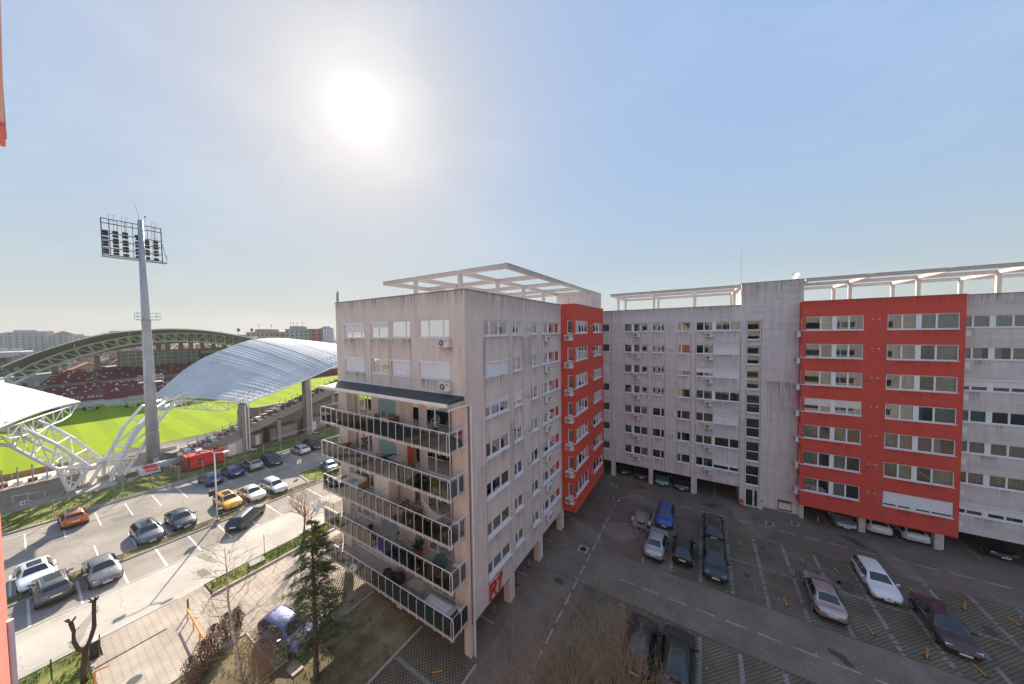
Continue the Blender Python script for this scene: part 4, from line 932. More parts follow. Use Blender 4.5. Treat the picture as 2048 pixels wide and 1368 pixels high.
# dishes
def dish(loc, d, label, aim, arm):
    o = thing('satellite_dish', label, 'satellite dish', loc)
    aim = Vector(aim).normalized(); q = aim.to_track_quat('Z', 'Y'); b = MB(); n = 20; vs = [(0, 0, -.09*d/.8)]
    for k, rr in ((1, .5), (2, 1)):
        for j in range(n): t = 2*math.pi*j/n; vs.append((rr*d/2*math.cos(t), rr*d/2*math.sin(t), -.09*d/.8*(1-rr*rr)))
    fs_ = [(0, 1+j, 1+(j+1) % n) for j in range(n)]+[(1+j, 1+n+j, 1+n+(j+1) % n, 1+(j+1) % n) for j in range(n)]
    b.add([tuple(q @ Vector(v)) for v in vs], fs_); b.build('reflector', 'white', o, local=True, smooth=True)
    b = MB(); f = q @ Vector((0, d*.1, d*.5)); b.tube([q @ Vector((0, -d*.45, 0)), f], .014, 5); b.cyl(tuple(f), .04, .08, 8); b.build('feed_arm', 'dark', o, local=True)
    b = MB(); b.tube([(0, 0, 0)]+[Vector(a) for a in arm], .022, 6); b.build('bracket', 'steel', o, local=True); return o
dish((-27.55, 13.1, 6.55), 1.0, 'large white satellite dish on the left end of the fourth balcony', (-.2, -.9, .35), [(.3, .12, -.1), (.5, .3, -.2)])
dish((-22.45, 12.95, 3.35), .6, 'small white satellite dish clamped to the lowest balcony railing', (.7, -.65, .2), [(.05, .2, -.05), (.05, .36, -.1)])
dish((8.72, 46.0, 26.75), .75, 'cream satellite dish on top of the stair tower', (-.75, -.5, .35), [(0, 0, -.5)])
# ============================================================ block R2 across the court
Y2 = 45.0
r2 = thing('apartment_block', 'long pale apartment block across the court with stair tower and tall red bay', 'apartment block', (4, Y2, 0))
f2 = Face((0, Y2, 0), (1, 0, 0), (0, -1, 0))
wx = [(-12.42, -11.4), (-9.35, -6.34), (-5.76, -4.28), (-2.84, -1.34), (-.75, 3.73)]
RX1 = 36.0
hl = []; hr_ = []; stz = [(19.68, 21.93), (16.83, 19.05), (13.95, 16.2), (11.15, 13.34), (8.28, 10.52), (5.47, 7.76), (2.62, 4.93)]
for k in range(7):
    z = 20.75-PITCH*k
    for a, c in wx: hl.append((a, c, z, z+1.13))
    hr_.append((19.75, RX1-1, z+.04, z+1.14))
tw = [(4.33, 5.63, a, c) for a, c in stz]
b = MB(); wall(b, f2, -14, 3.78, ZB, ZR, hl); wall(b, f2, 19.5, RX1, ZB, ZR, hr_)
b.quad((-14, 60, ZB), (-14, Y2, ZB), (-14, Y2, ZR), (-14, 60, ZR)); b.quad((RX1, Y2, ZB), (RX1, 60, ZB), (RX1, 60, ZR), (RX1, Y2, ZR)); b.quad((RX1, 60, ZB), (-14, 60, ZB), (-14, 60, ZR), (RX1, 60, ZR))
b.quad((-14, Y2, ZR-.35), (RX1, Y2, ZR-.35), (RX1, 60, ZR-.35), (-14, 60, ZR-.35)); b.quad((-14, 60, ZB), (RX1, 60, ZB), (RX1, Y2, ZB), (-14, Y2, ZB))
b.quad((-14, 60, 0), (RX1, 60, 0), (RX1, 60, ZB), (-14, 60, ZB))
b.build('wall', 'plaster_b', r2)
ft = Face((0, Y2-.03, 0), (1, 0, 0), (0, -1, 0))
b = MB(); wall(b, ft, 3.78, 9.2, 0, 26.2, tw+[(4.35, 5.55, 0.0, 2.12), (7.3, 8.5, .45, 1.62)])
b.quad((3.78, 52, 0), (3.78, Y2-.03, 0), (3.78, Y2-.03, 26.2), (3.78, 52, 26.2)); b.quad((9.2, Y2-.03, 0), (9.2, 52, 0), (9.2, 52, 26.2), (9.2, Y2-.03, 26.2)); b.quad((3.78, Y2-.03, 26.2), (9.2, Y2-.03, 26.2), (9.2, 52, 26.2), (3.78, 52, 26.2)); b.quad((9.2, 52, 0), (3.78, 52, 0), (3.78, 52, 26.2), (9.2, 52, 26.2))
b.build('stair_tower', 'plaster_b', r2)
b = MB(); b.box(3.72, 9.26, Y2-.09, 52.05, 26.2, 26.26); b.box(-14, 3.78, Y2-.06, Y2+.2, ZR, ZR+.05); b.box(19.5, RX1, Y2-.06, Y2+.2, ZR, ZR+.05); b.build('parapet_flashing', 'cap', r2)
b = MB(); b.box(6.0, 9.2, Y2-.045, Y2-.03, 0, .35); b.build('plinth', 'court', r2)
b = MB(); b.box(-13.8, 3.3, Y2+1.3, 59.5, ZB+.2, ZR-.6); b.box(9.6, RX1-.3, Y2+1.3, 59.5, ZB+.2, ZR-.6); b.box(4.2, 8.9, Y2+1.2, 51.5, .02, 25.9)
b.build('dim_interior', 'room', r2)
sp = {0: [-8.32, -7.2], 1: [-4.74], 2: [-2.28], 3: [.09, 1.13, 2.74]}
for k in range(7):
    z = 20.75-PITCH*k; H_ = lambda c: (c[0], c[1], z, z+1.13)
    window(f2, r2, H_(wx[0]), [], cur=[None], **(dict(kind='shut') if k == 2 else {}))
    window(f2, r2, H_(wx[1]), [-8.26, -7.22], fat=(0,), cur=['cur2' if k % 2 else 'cur0', None, rnd.choice(['cur1', None])] if k != 5 else ['cur6']*3)
    window(f2, r2, H_(wx[2]), [-4.74], cur=['cur3' if k in (0, 5) else ('cur1' if k == 1 else None), None], tilt=None)
    window(f2, r2, H_(wx[3]), [-2.34], **(dict(kind='shut', frac=.4, box=True, cur='cur1') if k == 2 else dict(cur=[rnd.choice(['cur2', 'cur4', None]), ['cur4', 'cur5', 'cur3', 'cur4', 'cur4', 'cur6', 'cur2'][k]])))
    if k in (1, 2, 4, 6):
        window(f2, r2, (-.75, 1.13, z, z+1.13), [.09], cur=[[None, None], None, None, None, 'cur4', None, None][k] if k != 2 else ['cur1', 'cur1'], **(dict(kind='shut', frac=.6) if k == 2 else {}))
        window(f2, r2, (1.135, 3.73, z, z+1.13), [2.74], kind='shut', frac={1: .98, 2: 1, 4: 1, 6: .55}[k], box=True, cur=[None, None])
    else: window(f2, r2, H_(wx[4]), [.09, 1.13, 2.74], fat=(1,), cur=[['cur5', 'cur2', 'cur1', 'cur1'], 0, 0, ['cur0', 'cur2', 'cur2', None], 0, ['cur4', 'cur4', None, None]][k])
    vents(f2, r2, -3.78, z+.48, 'cream')
    place_ac(f2.p(-7.7, z-.72, 0), 0, 'white air conditioner left of centre on the rear block, %s row' % ROW[k], 'air conditioners on the rear block, left column')
    place_ac(f2.p(.62, z-.72, 0), 0, 'white air conditioner under the widest window of the rear block, %s row' % ROW[k], 'air conditioners on the rear block, right column')
    a, c = stz[k]; m = (a+c)/2
    W = window(ft, r2, (4.33, 5.63, a, c), [], cur=[None if k < 2 else rnd.choice([None, 'cur2'])], name='stair_window')
    t_ = MB(); ft.box(t_, 4.385, 5.575, m-.05, m+.04, -.17, -.09); t_.build('transom', 'pvc', W)
joints(f2, r2, [-9.4, -6.3, -5.8, -4.25, -2.86, -1.3, -.78, 3.76], ZB, 20.6); joints(f2, r2, [-11.1], ZB, ZR)
b = MB(); b.box(5.66, 5.68, Y2-.05, Y2-.028, 2.2, 22); b.box(4.28, 4.3, Y2-.05, Y2-.028, 2.2, 22); b.build('expansion_joint', 'joint', r2)
for k in range(7):
    z = 20.75-PITCH*k
    stains(f2, r2, [(a+rnd.uniform(0, .3), c-rnd.uniform(0, .4), z-.062, rnd.uniform(.7, 1.5)) for a, c in wx[1:]]+[(-8.15, -7.3, z-.75, 1.1), (.2, 1.05, z-.75, 1.2)])
    stains(ft, r2, [(4.35, 5.6, stz[k][0]-.06, .55)])
    xa = rnd.uniform(20, 23); stains(f2, r2, [(xa, xa+rnd.uniform(.4, 1.6), z-.03, 1.0), (26, 28, z-.03, 1.2)])
stains(f2, r2, [(-14, 3.7, ZR-.01, 1.3), (19.6, 34, ZR-.01, 1.5)]); stains(ft, r2, [(3.8, 9.15, 26.18, 2.4), (6.2, 9.1, 15, 5)])
# entrance door
d = MB(); ft.box(d, 4.36, 4.42, 0.02, 2.11, -.16, -.08); ft.box(d, 5.48, 5.54, 0.02, 2.11, -.16, -.08); ft.box(d, 4.42, 5.48, 2.04, 2.11, -.16, -.08); ft.box(d, 5.06, 5.2, .02, 2.04, -.16, -.08); ft.box(d, 4.42, 5.06, .02, .12, -.16, -.08); ft.box(d, 5.2, 5.48, .02, .12, -.16, -.08)
do = d.build('entrance_door', 'pvc', r2)
for a, c in ((4.42, 5.06), (5.2, 5.48)): g = MB(); ft.box(g, a-.005, c+.005, .11, 2.045, -.13, -.115); g.build('pane', 'glass', do)
g = MB(); ft.box(g, 5.09, 5.12, .9, 1.2, -.08, -.05); g.build('handle', 'dark', do)
g = MB(); ft.box(g, 5.85, 5.97, .95, 1.12, 0.0, .04); g.build('intercom', 'dark', r2)
# gas box and pipes
gb = thing('gas_meter_box', 'cream gas meter box with yellow pipes in the wall of the stair tower', 'meter box', (7.9, Y2-.05, .4))
b = MB(); b.box(7.35, 8.45, Y2-.12, Y2+.1, .62, 1.3); b.build('cabinet', 'cream', gb)
b = MB(); b.box(7.3, 8.5, Y2-.06, Y2+.15, .45, .6); b.build('recess', 'dark', gb)
b = MB(); b.tube([(7.4, Y2-.16, .1), (7.4, Y2-.16, 1.5), (8.4, Y2-.16, 1.5), (8.5, Y2-.16, 1.62), (9.25, Y2-.18, 1.62)], .028, 6)
for x in (7.6, 7.9, 8.2): b.tube([(x, Y2-.16, 1.5), (x, Y2-.1, 1.3)], .02, 5)
b.build('pipe', 'yellow', gb)
b = MB(); b.tube([(9.05, Y2-.1, .05), (9.05, Y2-.1, 2.3)], .045, 8); b.build('downpipe', 'cur0', r2)
lb = thing('litter_bin', 'small red litter bin left of the stair tower door', 'litter bin', (4.0, Y2-.3, 0)); b = MB(); b.cyl((0, 0, .2), .15, .5, 12, r2=.19); b.build('bucket', 'signred', lb, local=True); b = MB(); b.cyl((0, 0, .7), .2, .05, 12); b.build('lid', 'signred', lb, local=True); b = MB(); b.cyl((0, .1, 0), .03, .7, 6); b.build('stand', 'dark', lb, local=True); b = MB(); b.box(-.06, .06, -.19, -.165, .38, .5); b.build('sticker', 'white', lb, local=True)
# red bay of R2
YBY = 43.66
f3 = Face((0, YBY, 0), (1, 0, 0), (0, -1, 0)); f3s = Face((8.88, 0, 0), (0, -1, 0), (-1, 0, 0)); f3r = Face((19.45, 0, 0), (0, 1, 0), (1, 0, 0))
b = MB(); h1 = []; h2 = []; h3 = []
for k in range(7):
    z = 20.71-PITCH*k; h1 += [(8.88, 13.32, z, z+1.42), (14.86, 19.14, z, z+1.42)]; h2.append((-44.4, -YBY, z, z+1.42))
wall(b, f3, 8.88, 19.45, ZB-.05, 23.72, h1); wall(b, f3s, -Y2, -YBY, ZB-.05, 23.72, h2)
b.quad((19.45, YBY, ZB-.05), (19.45, Y2, ZB-.05), (19.45, Y2, 23.72), (19.45, YBY, 23.72)); b.quad((8.88, YBY, 23.4), (19.45, YBY, 23.4), (19.45, Y2, 23.4), (8.88, Y2, 23.4)); b.quad((8.88, Y2, ZB-.05), (19.45, Y2, ZB-.05), (19.45, YBY, ZB-.05), (8.88, YBY, ZB-.05))
b.quad((9.2, Y2, ZB), (19.5, Y2, ZB), (19.5, Y2, ZR), (9.2, Y2, ZR)) if 0 else None
b.build('red_bay', 'red', r2)
b = MB(); b.box(8.83, 19.5, YBY-.05, YBY+.15, 23.72, 23.77); b.build('parapet_flashing', 'cap', r2)
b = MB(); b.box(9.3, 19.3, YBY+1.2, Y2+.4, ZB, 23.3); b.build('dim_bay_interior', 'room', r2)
bays = [dict(cur=[None, 'cur1', 'cur1', 'cur6']), dict(cur=['cur3', None, 'cur3', None]), dict(kind='blind', cur=[None]*4), dict(kind='shut', frac=.55, shm='cream', cur=['cur0']*4), dict(cur=['cur1', 'cur2', 'cur1', 'cur2']), dict(cur=['cur1', 'cur2', 'cur1', 'cur2']), dict(cur=['cur1', None, 'cur1', None])]
bayr = [dict(kind='blind', cur=[None]*4), dict(cur=['cur4', 'cur2', 'cur2', 'cur1']), dict(cur=[None, 'cur2', 'cur4', 'cur1']), dict(cur=['cur0', 'cur6', 'cur2', 'cur1']), dict(cur=['cur0', 'cur1', 'cur2', 'cur1']), dict(cur=['cur2', 'cur1', None, 'cur1']), dict(kind='shut', frac=.86, shm='shutter', cur=[None]*4)]
for k in range(7):
    z = 20.71-PITCH*k
    window(f3, r2, (8.88, 13.32, z, z+1.42), [10.27, 11.28, 12.32], fat=(1,), inset=-.1, **bays[k])
    window(f3, r2, (14.86, 19.14, z, z+1.42), [15.8, 16.8, 17.85], fat=(1,), inset=-.1, **bayr[k])
    window(f3s, r2, (-44.4, -YBY, z, z+1.42), [], inset=-.08, cur=['cur0'])
    vents(f3, r2, 13.9, z+.75, 'cream')
    place_ac(f3s.p(-44.35, z-.68, 0), R(-90), 'white air conditioner on the left flank of the tall red bay, %s row' % ROW[k], 'air conditioners on the flanks of the rear red bay')
    place_ac((19.45, 44.25, z-.68), R(90), 'white air conditioner on the right flank of the tall red bay, %s row' % ROW[k], 'air conditioners on the flanks of the rear red bay')
joints(f3, r2, [14.84], ZB, 23.6)
for k in range(7): z = 20.71-PITCH*k; stains(f3, r2, [(rnd.uniform(9, 11), rnd.uniform(11.5, 13.3), z-.07, .7), (15+rnd.uniform(0, 1), 17+rnd.uniform(0, 2), z-.07, .8)], 'redstain')
stains(f3, r2, [(8.9, 19.4, 23.7, .9)], 'redstain')
# right wing ribbon windows
rwk = [dict(cur=None), dict(cur=None), dict(kind='shut', frac=.62, box=True), dict(cur=None), dict(cur='cur6'), dict(cur=None), dict(kind='shut', frac=.6, box=True)]
for k in range(7):
    z = 20.79-PITCH*k; us = []; fat = []
    x = 20.46; us = [20.46, 21.52, 22.58, 23.66, 24.72, 25.8, 26.86, 27.94, 29.0, 30.08, 31.1, 32.2, 33.2, 34.2]; fat = tuple(range(1, 14, 2))
    window(f2, r2, (19.75, RX1-1, z, z+1.1), us, fat=fat, **rwk[k])
# pillars under R2
for x, w in ((-11.2, .55), (-6.2, .5), (-1.2, .5), (13.7, .5), (18.68, .45), (23.9, .5), (28.9, .5), (9.21, .3)):
    b = MB(); b.box(x, x+w, Y2+.0, Y2+.55, 0, ZB); b.build('pillar', 'plaster_b', r2)
for x in (-.62, 19.22): b = MB(); b.tube([(x, Y2+.1, .05), (x, Y2+.1, ZB)], .05, 8); b.build('downpipe', 'pvc', r2)
for x in (-11.2, -6.2, -1.2, 13.7, 18.68, 23.9):
    b = MB(); b.box(x, x+.5, 52, 52.5, 0, ZB); b.build('pillar', 'plaster_b', r2)
# roof pergolas
pergola(r2, [-11.3, -6.2, -1.05, 3.6], [46.0, 50.2, 55.5], 25.86, 26.18, [(x, y) for x in (-11.3, -6.2, -1.05, 3.45) for y in (50.2, 55.5)], ZR-.35, .3)
pergola(r2, [9.35, 13.9, 18.85, 23.8, 28.7, 33.6], [44.45, 49.4, 54.5], 25.86, 26.18, [(x, y) for x in (9.35, 13.9, 18.85, 23.8, 28.7) for y in (49.4, 54.5)], ZR-.35, .3)
an = thing('roof_antenna', 'thin whip antenna at the left corner of the stair tower roof', 'antenna', (3.77, 45.5, 26.2)); b = MB(); b.tube([(0, 0, 0), (0, 0, 4.3)], [.022, .012], 6); b.build('mast', 'steel', an, local=True); b = MB(); b.cyl((0, 0, 4.25), .045, .1, 8); b.build('tip', 'white', an, local=True)
an = thing('roof_antenna', 'small dark antenna on the roof of the R1 block before the stair house', 'antenna', (-15.5, 39.7, ZR-.35)); b = MB(); b.tube([(0, 0, 0), (0, 0, 2.2)], .03, 6); b.build('mast', 'dark', an, local=True); b = MB(); b.tube([(-.2, 0, 1.2), (0, 0, 1.0), (.2, 0, 1.2)], .02, 5); b.build('crossbar', 'dark', an, local=True)

# ============================================================ the block the camera leans out of
r3 = thing('apartment_block', 'pink lit red apartment wall at the left edge of the picture, seen edge-on', 'apartment block', (0, -8, 0))
f4 = Face((0, -.1, 0), (-1, 0, 0), (0, 1, 0)); f4b = Face((0, -1.3, 0), (-1, 0, 0), (0, 1, 0))
b = MB(); hh = []
wall(b, f4, 1.5, 5.0, ZB, 20.7, hh); b.box(-5.0, -4.9, -1.3, -.101, ZB, 20.69); b.box(-1.6, -1.5, -1.3, -.101, ZB, 20.69); pass
b.quad((-1.5, -1.3, 20.7), (-1.5, -.1, 20.7), (-5, -.1, 20.7), (-5, -1.3, 20.7)); b.build('red_bay', 'glare_red', r3)
b = MB(); b.box(-5.075, -5.06, -.6, .05, 22.8, 26.9); b.box(-5.06, -1.5, -1.3, .038, 22.76, 27); b.build('upper_wall', 'plaster_b', r3); b = MB(); b.box(-5.07, -4.6, -1.3, .042, 22.73, 22.9); b.build('red_drip_edge', 'glare_red', r3)
b = MB(); hh = [(a, a+3.2, 20.7-PITCH*k, 21.9-PITCH*k) for k in range(7) for a in (-31, -26, -21, -16, -11, -6.0, -1.5+.3, 7, 11)]
wall(b, f4b, -34, 16, ZB, ZR, hh); b.quad((-16, -1.3, ZB), (-16, -14, ZB), (-16, -14, ZR), (-16, -1.3, ZR)); b.quad((34, -14, ZB), (34, -1.3, ZB), (34, -1.3, ZR), (34, -14, ZR)); b.quad((-16, -14, ZB), (34, -14, ZB), (34, -14, ZR), (-16, -14, ZR)); b.quad((-16, -1.3, ZR), (-16, -14, ZR), (34, -14, ZR), (34, -1.3, ZR)); b.quad((-16, -1.3, ZB), (34, -1.3, ZB), (34, -14, ZB), (-16, -14, ZB))
b.build('wall', 'plaster_b', r3)
b = MB(); b.box(-15.8, 33.8, -13.8, -2.4, ZB+.1, ZR-.1); b.build('dim_interior', 'room', r3)
for k in range(7):
    for a in (-26, -16, -6.0, 7, 11): window(f4b, r3, (a, a+3.2, 20.7-PITCH*k, 21.9-PITCH*k), [a+1.1, a+2.1])
b = MB(); b.tube([(-4.6, -.088, 2), (-4.6, -.088, 18.9)], .02, 8); b.build('downpipe', 'pvc', r3)
b = MB(); b.box(-5.03, -1.5, -.16, -.04, 20.7, 20.75); b.build('sill', 'pvc', r3)
# ------------------------------------------------------------ vehicles
PROF = {
 'sedan': [(0, .36, .73, .70, .70, .84, .87), (.025, .26, .90, .84, .80, .96, 1.0), (.12, .2, 1, .90, .80, 1.0, 1.03), (.17, .2, 1, .92, .76, 1.04, 1.07), (.30, .19, 1, .93, .63, 1.37, 1.42), (.47, .19, 1, .93, .64, 1.40, 1.46), (.58, .19, 1, .92, .63, 1.37, 1.43), (.73, .19, 1, .90, .76, .98, 1.01), (.77, .19, 1, .88, .79, .92, .97), (.92, .2, .97, .76, .75, .80, .85), (.98, .24, .85, .62, .68, .66, .70), (1, .33, .68, .54, .55, .57, .60)],
 'hatch': [(0, .38, .74, .80, .74, .92, .95), (.025, .27, .91, .90, .76, 1.02, 1.06), (.045, .24, .98, .93, .76, 1.08, 1.12), (.13, .2, 1, .95, .62, 1.41, 1.45), (.30, .19, 1, .95, .64, 1.44, 1.49), (.48, .19, 1, .94, .64, 1.44, 1.50), (.58, .19, 1, .93, .63, 1.40, 1.46), (.74, .19, 1, .91, .76, .99, 1.03), (.78, .19, 1, .89, .79, .93, .98), (.93, .2, .96, .77, .74, .82, .86), (.98, .24, .85, .62, .66, .66, .70), (1, .33, .68, .54, .54, .57, .60)],
 'suv': [(0, .45, .78, .92, .72, 1.05, 1.07), (.025, .34, .96, 1.0, .80, 1.13, 1.16), (.05, .3, .99, 1.03, .78, 1.2, 1.24), (.12, .27, 1, 1.05, .66, 1.55, 1.59), (.30, .26, 1, 1.05, .68, 1.59, 1.64), (.50, .26, 1, 1.04, .68, 1.58, 1.64), (.59, .26, 1, 1.03, .66, 1.53, 1.59), (.73, .26, 1, 1.01, .79, 1.12, 1.15), (.77, .26, 1, 1.0, .82, 1.05, 1.09), (.94, .28, .97, .88, .79, .94, .98), (.985, .33, .86, .72, .70, .76, .79), (1, .42, .72, .64, .60, .68, .70)]}
PROF['wagon'] = [(x if x > .2 else x*.9, a, w, zs, wr, zr, zt) for x, a, w, zs, wr, zr, zt in PROF['hatch']]
def lerp_prof(P, x):
    for i in range(len(P)-1):
        if x <= P[i+1][0]:
            t = (x-P[i][0])/(P[i+1][0]-P[i][0]); return [a+(b-a)*t for a, b in zip(P[i][1:], P[i+1][1:])]
    return list(P[-1][1:])
def chaikin(p):
    q = [p[0]]
    for i in range(len(p)-1):
        a, b = p[i], p[i+1]
        if i > 0: q.append((a[0]*.72+b[0]*.28, a[1]*.72+b[1]*.28))
        if i < len(p)-2: q.append((a[0]*.28+b[0]*.72, a[1]*.28+b[1]*.72))
    q.append(p[-1]); return q
def car(kind, loc, heading, col, label, L=4.5, W=1.82, hs=1.0, roof=None, rails=False, sunroof=False, metal=.35, plate=True, rimm='rim', mirror=None, spoiler=False, group=None, detail=True, roofm=None):
    o = thing('parked_car', label, 'car', loc, group, heading); P = PROF[kind]; hw = W/2
    N = 44; xs = [i/(N-1) for i in range(N)]; xs = [x+(.5-abs(x-.5))*0 for x in xs]
    vals = [lerp_prof(P, x) for x in xs]
    for _ in range(2): vals = [vals[0]]+[[(vals[i-1][k]+2*vals[i][k]+vals[i+1][k])/4 for k in range(6)] for i in range(1, N-1)]+[vals[-1]]
    def at(x):
        f = max(0, min(N-1.001, x*(N-1))); i = int(f); t = f-i; return [a+(b-a)*t for a, b in zip(vals[i], vals[i+1])]
    def X(x): return (x-.5)*L
    b = MB(); n = None; pm = paint(label[:30], col, metal)
    for x, v in zip(xs, vals):
        zb, w, zs, wr, zr, zt = v; w *= hw; wr *= hw; zb, zs, zr, zt = zb*hs, zs*hs, zr*hs, zt*hs
        sec = [(0, zb), (.86*w, zb), (w*.985, zb+.14), (w, zb+(zs-zb)*.6), (w*.985, zs), (wr, zr), (wr*.55, zr+.7*(zt-zr)), (0, zt)]
        sec = chaikin(sec); n = len(sec); ring_ = [(X(x), y, z) for y, z in sec]+[(X(x), -y, z) for y, z in reversed(sec[1:-1])]
        b.v += ring_
    m = len(ring_)
    b.f = [(i*m+j, (i+1)*m+j, (i+1)*m+(j+1) % m, i*m+(j+1) % m) for i in range(N-1) for j in range(m)]+[tuple(range(m)), tuple(range(N*m-1, (N-1)*m-1, -1))]; b.m = [0]*len(b.f)
    body = b.build('body', [pm], o, local=True, smooth=True)
    def topz(x, y):
        zb, w, zs, wr, zr, zt = at(x); return hs*(zr+(zt-zr)*(1-(abs(y)/(wr*hw+1e-6))**2))
    def toppatch(name, x0, x1, f0, f1, m, off, nn=6, par=o):
        b = MB(); k = 6
        for i in range(nn+1):
            x = x0+(x1-x0)*i/nn; wr = at(x)[3]*hw*(f0+(f1-f0)*i/nn)
            for j in range(k+1): y = wr*(2*j/k-1); b.v.append((X(x), y, topz(x, y)+off))
        b.f = [(i*(k+1)+j, (i+1)*(k+1)+j, (i+1)*(k+1)+j+1, i*(k+1)+j+1) for i in range(nn) for j in range(k)]; b.m = [0]*len(b.f); return b.build(name, m, par, local=True, smooth=True)
    ws = {'sedan': (.60, .725), 'hatch': (.60, .735), 'wagon': (.60, .735), 'suv': (.605, .725)}[kind]
    rw = {'sedan': (.175, .29), 'hatch': (.048, .122), 'wagon': (.045, .112), 'suv': (.052, .115)}[kind]
    toppatch('windscreen', ws[0], ws[1], .84, .90, 'carglass', .012)
    toppatch('rear_window', rw[0], rw[1], .86, .84, 'carglass', .012)
    if roofm: toppatch('roof_panel', rw[1]+.02, ws[0]-.01, .93, .93, roofm, .006)
    if sunroof: toppatch('sunroof', .30 if kind != 'sedan' else .36, .57, .62, .62, 'carglass', .012)
    a0 = rw[0]+(.02 if kind != 'sedan' else .05); a1 = ws[1]-.03
    for sgn in (1, -1):
        for g0, g1 in ((a0, .30), (.315, .47), (.485, a1)) if kind != 'sedan' else ((a0+.02, .465), (.48, a1)):
            b = MB(); k = 8
            for i in range(k+1):
                x = g0+(g1-g0)*i/k; zb, w, zs, wr, zr, zt = at(x); w *= hw*.985; wr *= hw; zs *= hs; zr_ = zr*hs
                s1 = max(.14, .84 if zr_-zs > .3 else .84*(zr_-zs)/.36)
                for s in (.13, s1): b.v.append((X(x), sgn*(w+(wr-w)*s+.012), zs+(zr_-zs)*s+.004))
            b.f = [(2*i, 2*i+2, 2*i+3, 2*i+1) for i in range(k)]; b.m = [0]*k; b.build('side_window', 'carglass', o, local=True, smooth=True)
        # lamps
        hz = .66*hs if kind != 'suv' else .80*hs
        b = MB(); x0, x1 = X(.915), X(.978); b.hexa([(x0, sgn*hw*.72, hz-.06), (x1, sgn*hw*.48, hz-.07), (x1, sgn*hw*.80, hz-.07), (x0, sgn*hw*.955, hz-.04), (x0, sgn*hw*.70, hz+.085), (x1-.04, sgn*hw*.48, hz+.04), (x1-.07, sgn*hw*.78, hz+.04), (x0-.03, sgn*hw*.92, hz+.075)]); b.build('headlight', 'lampglass', o, local=True)
        tz = {'sedan': .83, 'hatch': .93, 'wagon': .92, 'suv': 1.04}[kind]*hs
        b = MB(); b.hexa([(X(0), sgn*hw*.52, tz-.08), (X(.05), sgn*hw*.8, tz-.09), (X(.055), sgn*hw*.965, tz-.08), (X(.008), sgn*hw*.80, tz-.08), (X(.012), sgn*hw*.52, tz+.03), (X(.06), sgn*hw*.8, tz+.04), (X(.065), sgn*hw*.925, tz+.04), (X(.02), sgn*hw*.77, tz+.04)]); b.build('tail_light', 'tail', o, local=True)
        b = MB(); mx = X(.665); mz = (1.0 if kind != 'suv' else 1.12)*hs; b.hexa([(mx-.06, sgn*(hw*.93), mz-.06), (mx+.06, sgn*(hw*.93), mz-.06), (mx+.05, sgn*(hw+.17), mz-.05), (mx-.05, sgn*(hw+.17), mz-.05), (mx-.06, sgn*(hw*.93), mz+.03), (mx+.06, sgn*(hw*.93), mz+.03), (mx+.03, sgn*(hw+.17), mz+.07), (mx-.05, sgn*(hw+.17), mz+.07)]); b.build('mirror', mirror or pm, o, local=True)
        if detail:
            b = MB()
            for x in (.475, .305 if kind != 'sedan' else .30): zz = at(x); b.box(X(x)-.004, X(x)+.004, sgn*hw*.99 if sgn > 0 else -hw-.001, hw+.001 if sgn > 0 else -hw*.99, .3*hs, zz[2]*hs*.9)
            b.build('door_gap', 'grille', o, local=True)
            b = MB()
            for x in (.36, .53): b.box(X(x)-.09, X(x)+.09, min(sgn*hw, sgn*(hw+.03)), max(sgn*hw, sgn*(hw+.03)), .80*hs, .825*hs)
            b.build('door_handle', pm, o, local=True)
        for fx in (.185, .80):
            r = .325 if kind != 'suv' else .36; x = X(fx)
            b = MB(); y0 = sgn*(hw-.12); b.cyl((x, min(y0, sgn*(hw+.004)), r+.01), r+.055, .124, 22, 'y'); b.build('wheel_arch', 'grille', o, local=True)
            b = MB(); b.cyl((x, min(y0, sgn*(hw+.014)), r), r, .134, 22, 'y'); wh = b.build('wheel', 'tyre', o, local=True)
            b = MB(); yr = sgn*(hw+.014); 
            for q in range(5):
                t = 2*math.pi*q/5+.3; b.bar((x, yr+sgn*.008, r), (x+.21*math.cos(t), yr+sgn*.006, r+.21*math.sin(t)), .06, .02)
            vs = []; k = 20
            for rr in (.19, .235):
                for j in range(k): vs.append((x+rr*math.cos(2*math.pi*j/k), yr+sgn*.008, r+rr*math.sin(2*math.pi*j/k)))
            b.add(vs, [(j, (j+1) % k, (j+1) % k+k, j+k) for j in range(k)]); b.build('rim', rimm, wh, local=True)
    gz = .50*hs if kind != 'suv' else .62*hs
    b = MB(); b.hexa([(X(.985), -.42, gz-.12), (X(1.004), -.36, gz-.12), (X(1.004), .36, gz-.12), (X(.985), .42, gz-.12), (X(.975), -.46, gz+.10), (X(.994), -.40, gz+.10), (X(.994), .40, gz+.10), (X(.975), .46, gz+.10)]); b.build('grille', 'grille', o, local=True)
    b = MB(); b.hexa([(X(.96), -.7*hw, .27*hs), (X(1.0), -.58*hw, .30*hs), (X(1.0), .58*hw, .30*hs), (X(.96), .7*hw, .27*hs), (X(.96), -.7*hw, .37*hs), (X(1.002), -.58*hw, .38*hs), (X(1.002), .58*hw, .38*hs), (X(.96), .7*hw, .37*hs)]); b.build('lower_grille', 'grille', o, local=True)
    b = MB(); b.box(X(1.004), X(1.004)+.015, -.06, .06, gz+.03, gz+.10); b.build('badge', 'rim', o, local=True)
    b = MB(); b.box(X(1.004), X(1.004)+.02, -.26, .26, gz-.14, gz-.03); b.build('number_plate', 'plate', o, local=True)
    pz = {'sedan': .68, 'hatch': .70, 'wagon': .72, 'suv': .82}[kind]*hs
    b = MB(); b.box(X(-.005)-.014, X(.01), -.26, .26, pz-.06, pz+.05); b.build('number_plate', 'plate', o, local=True)
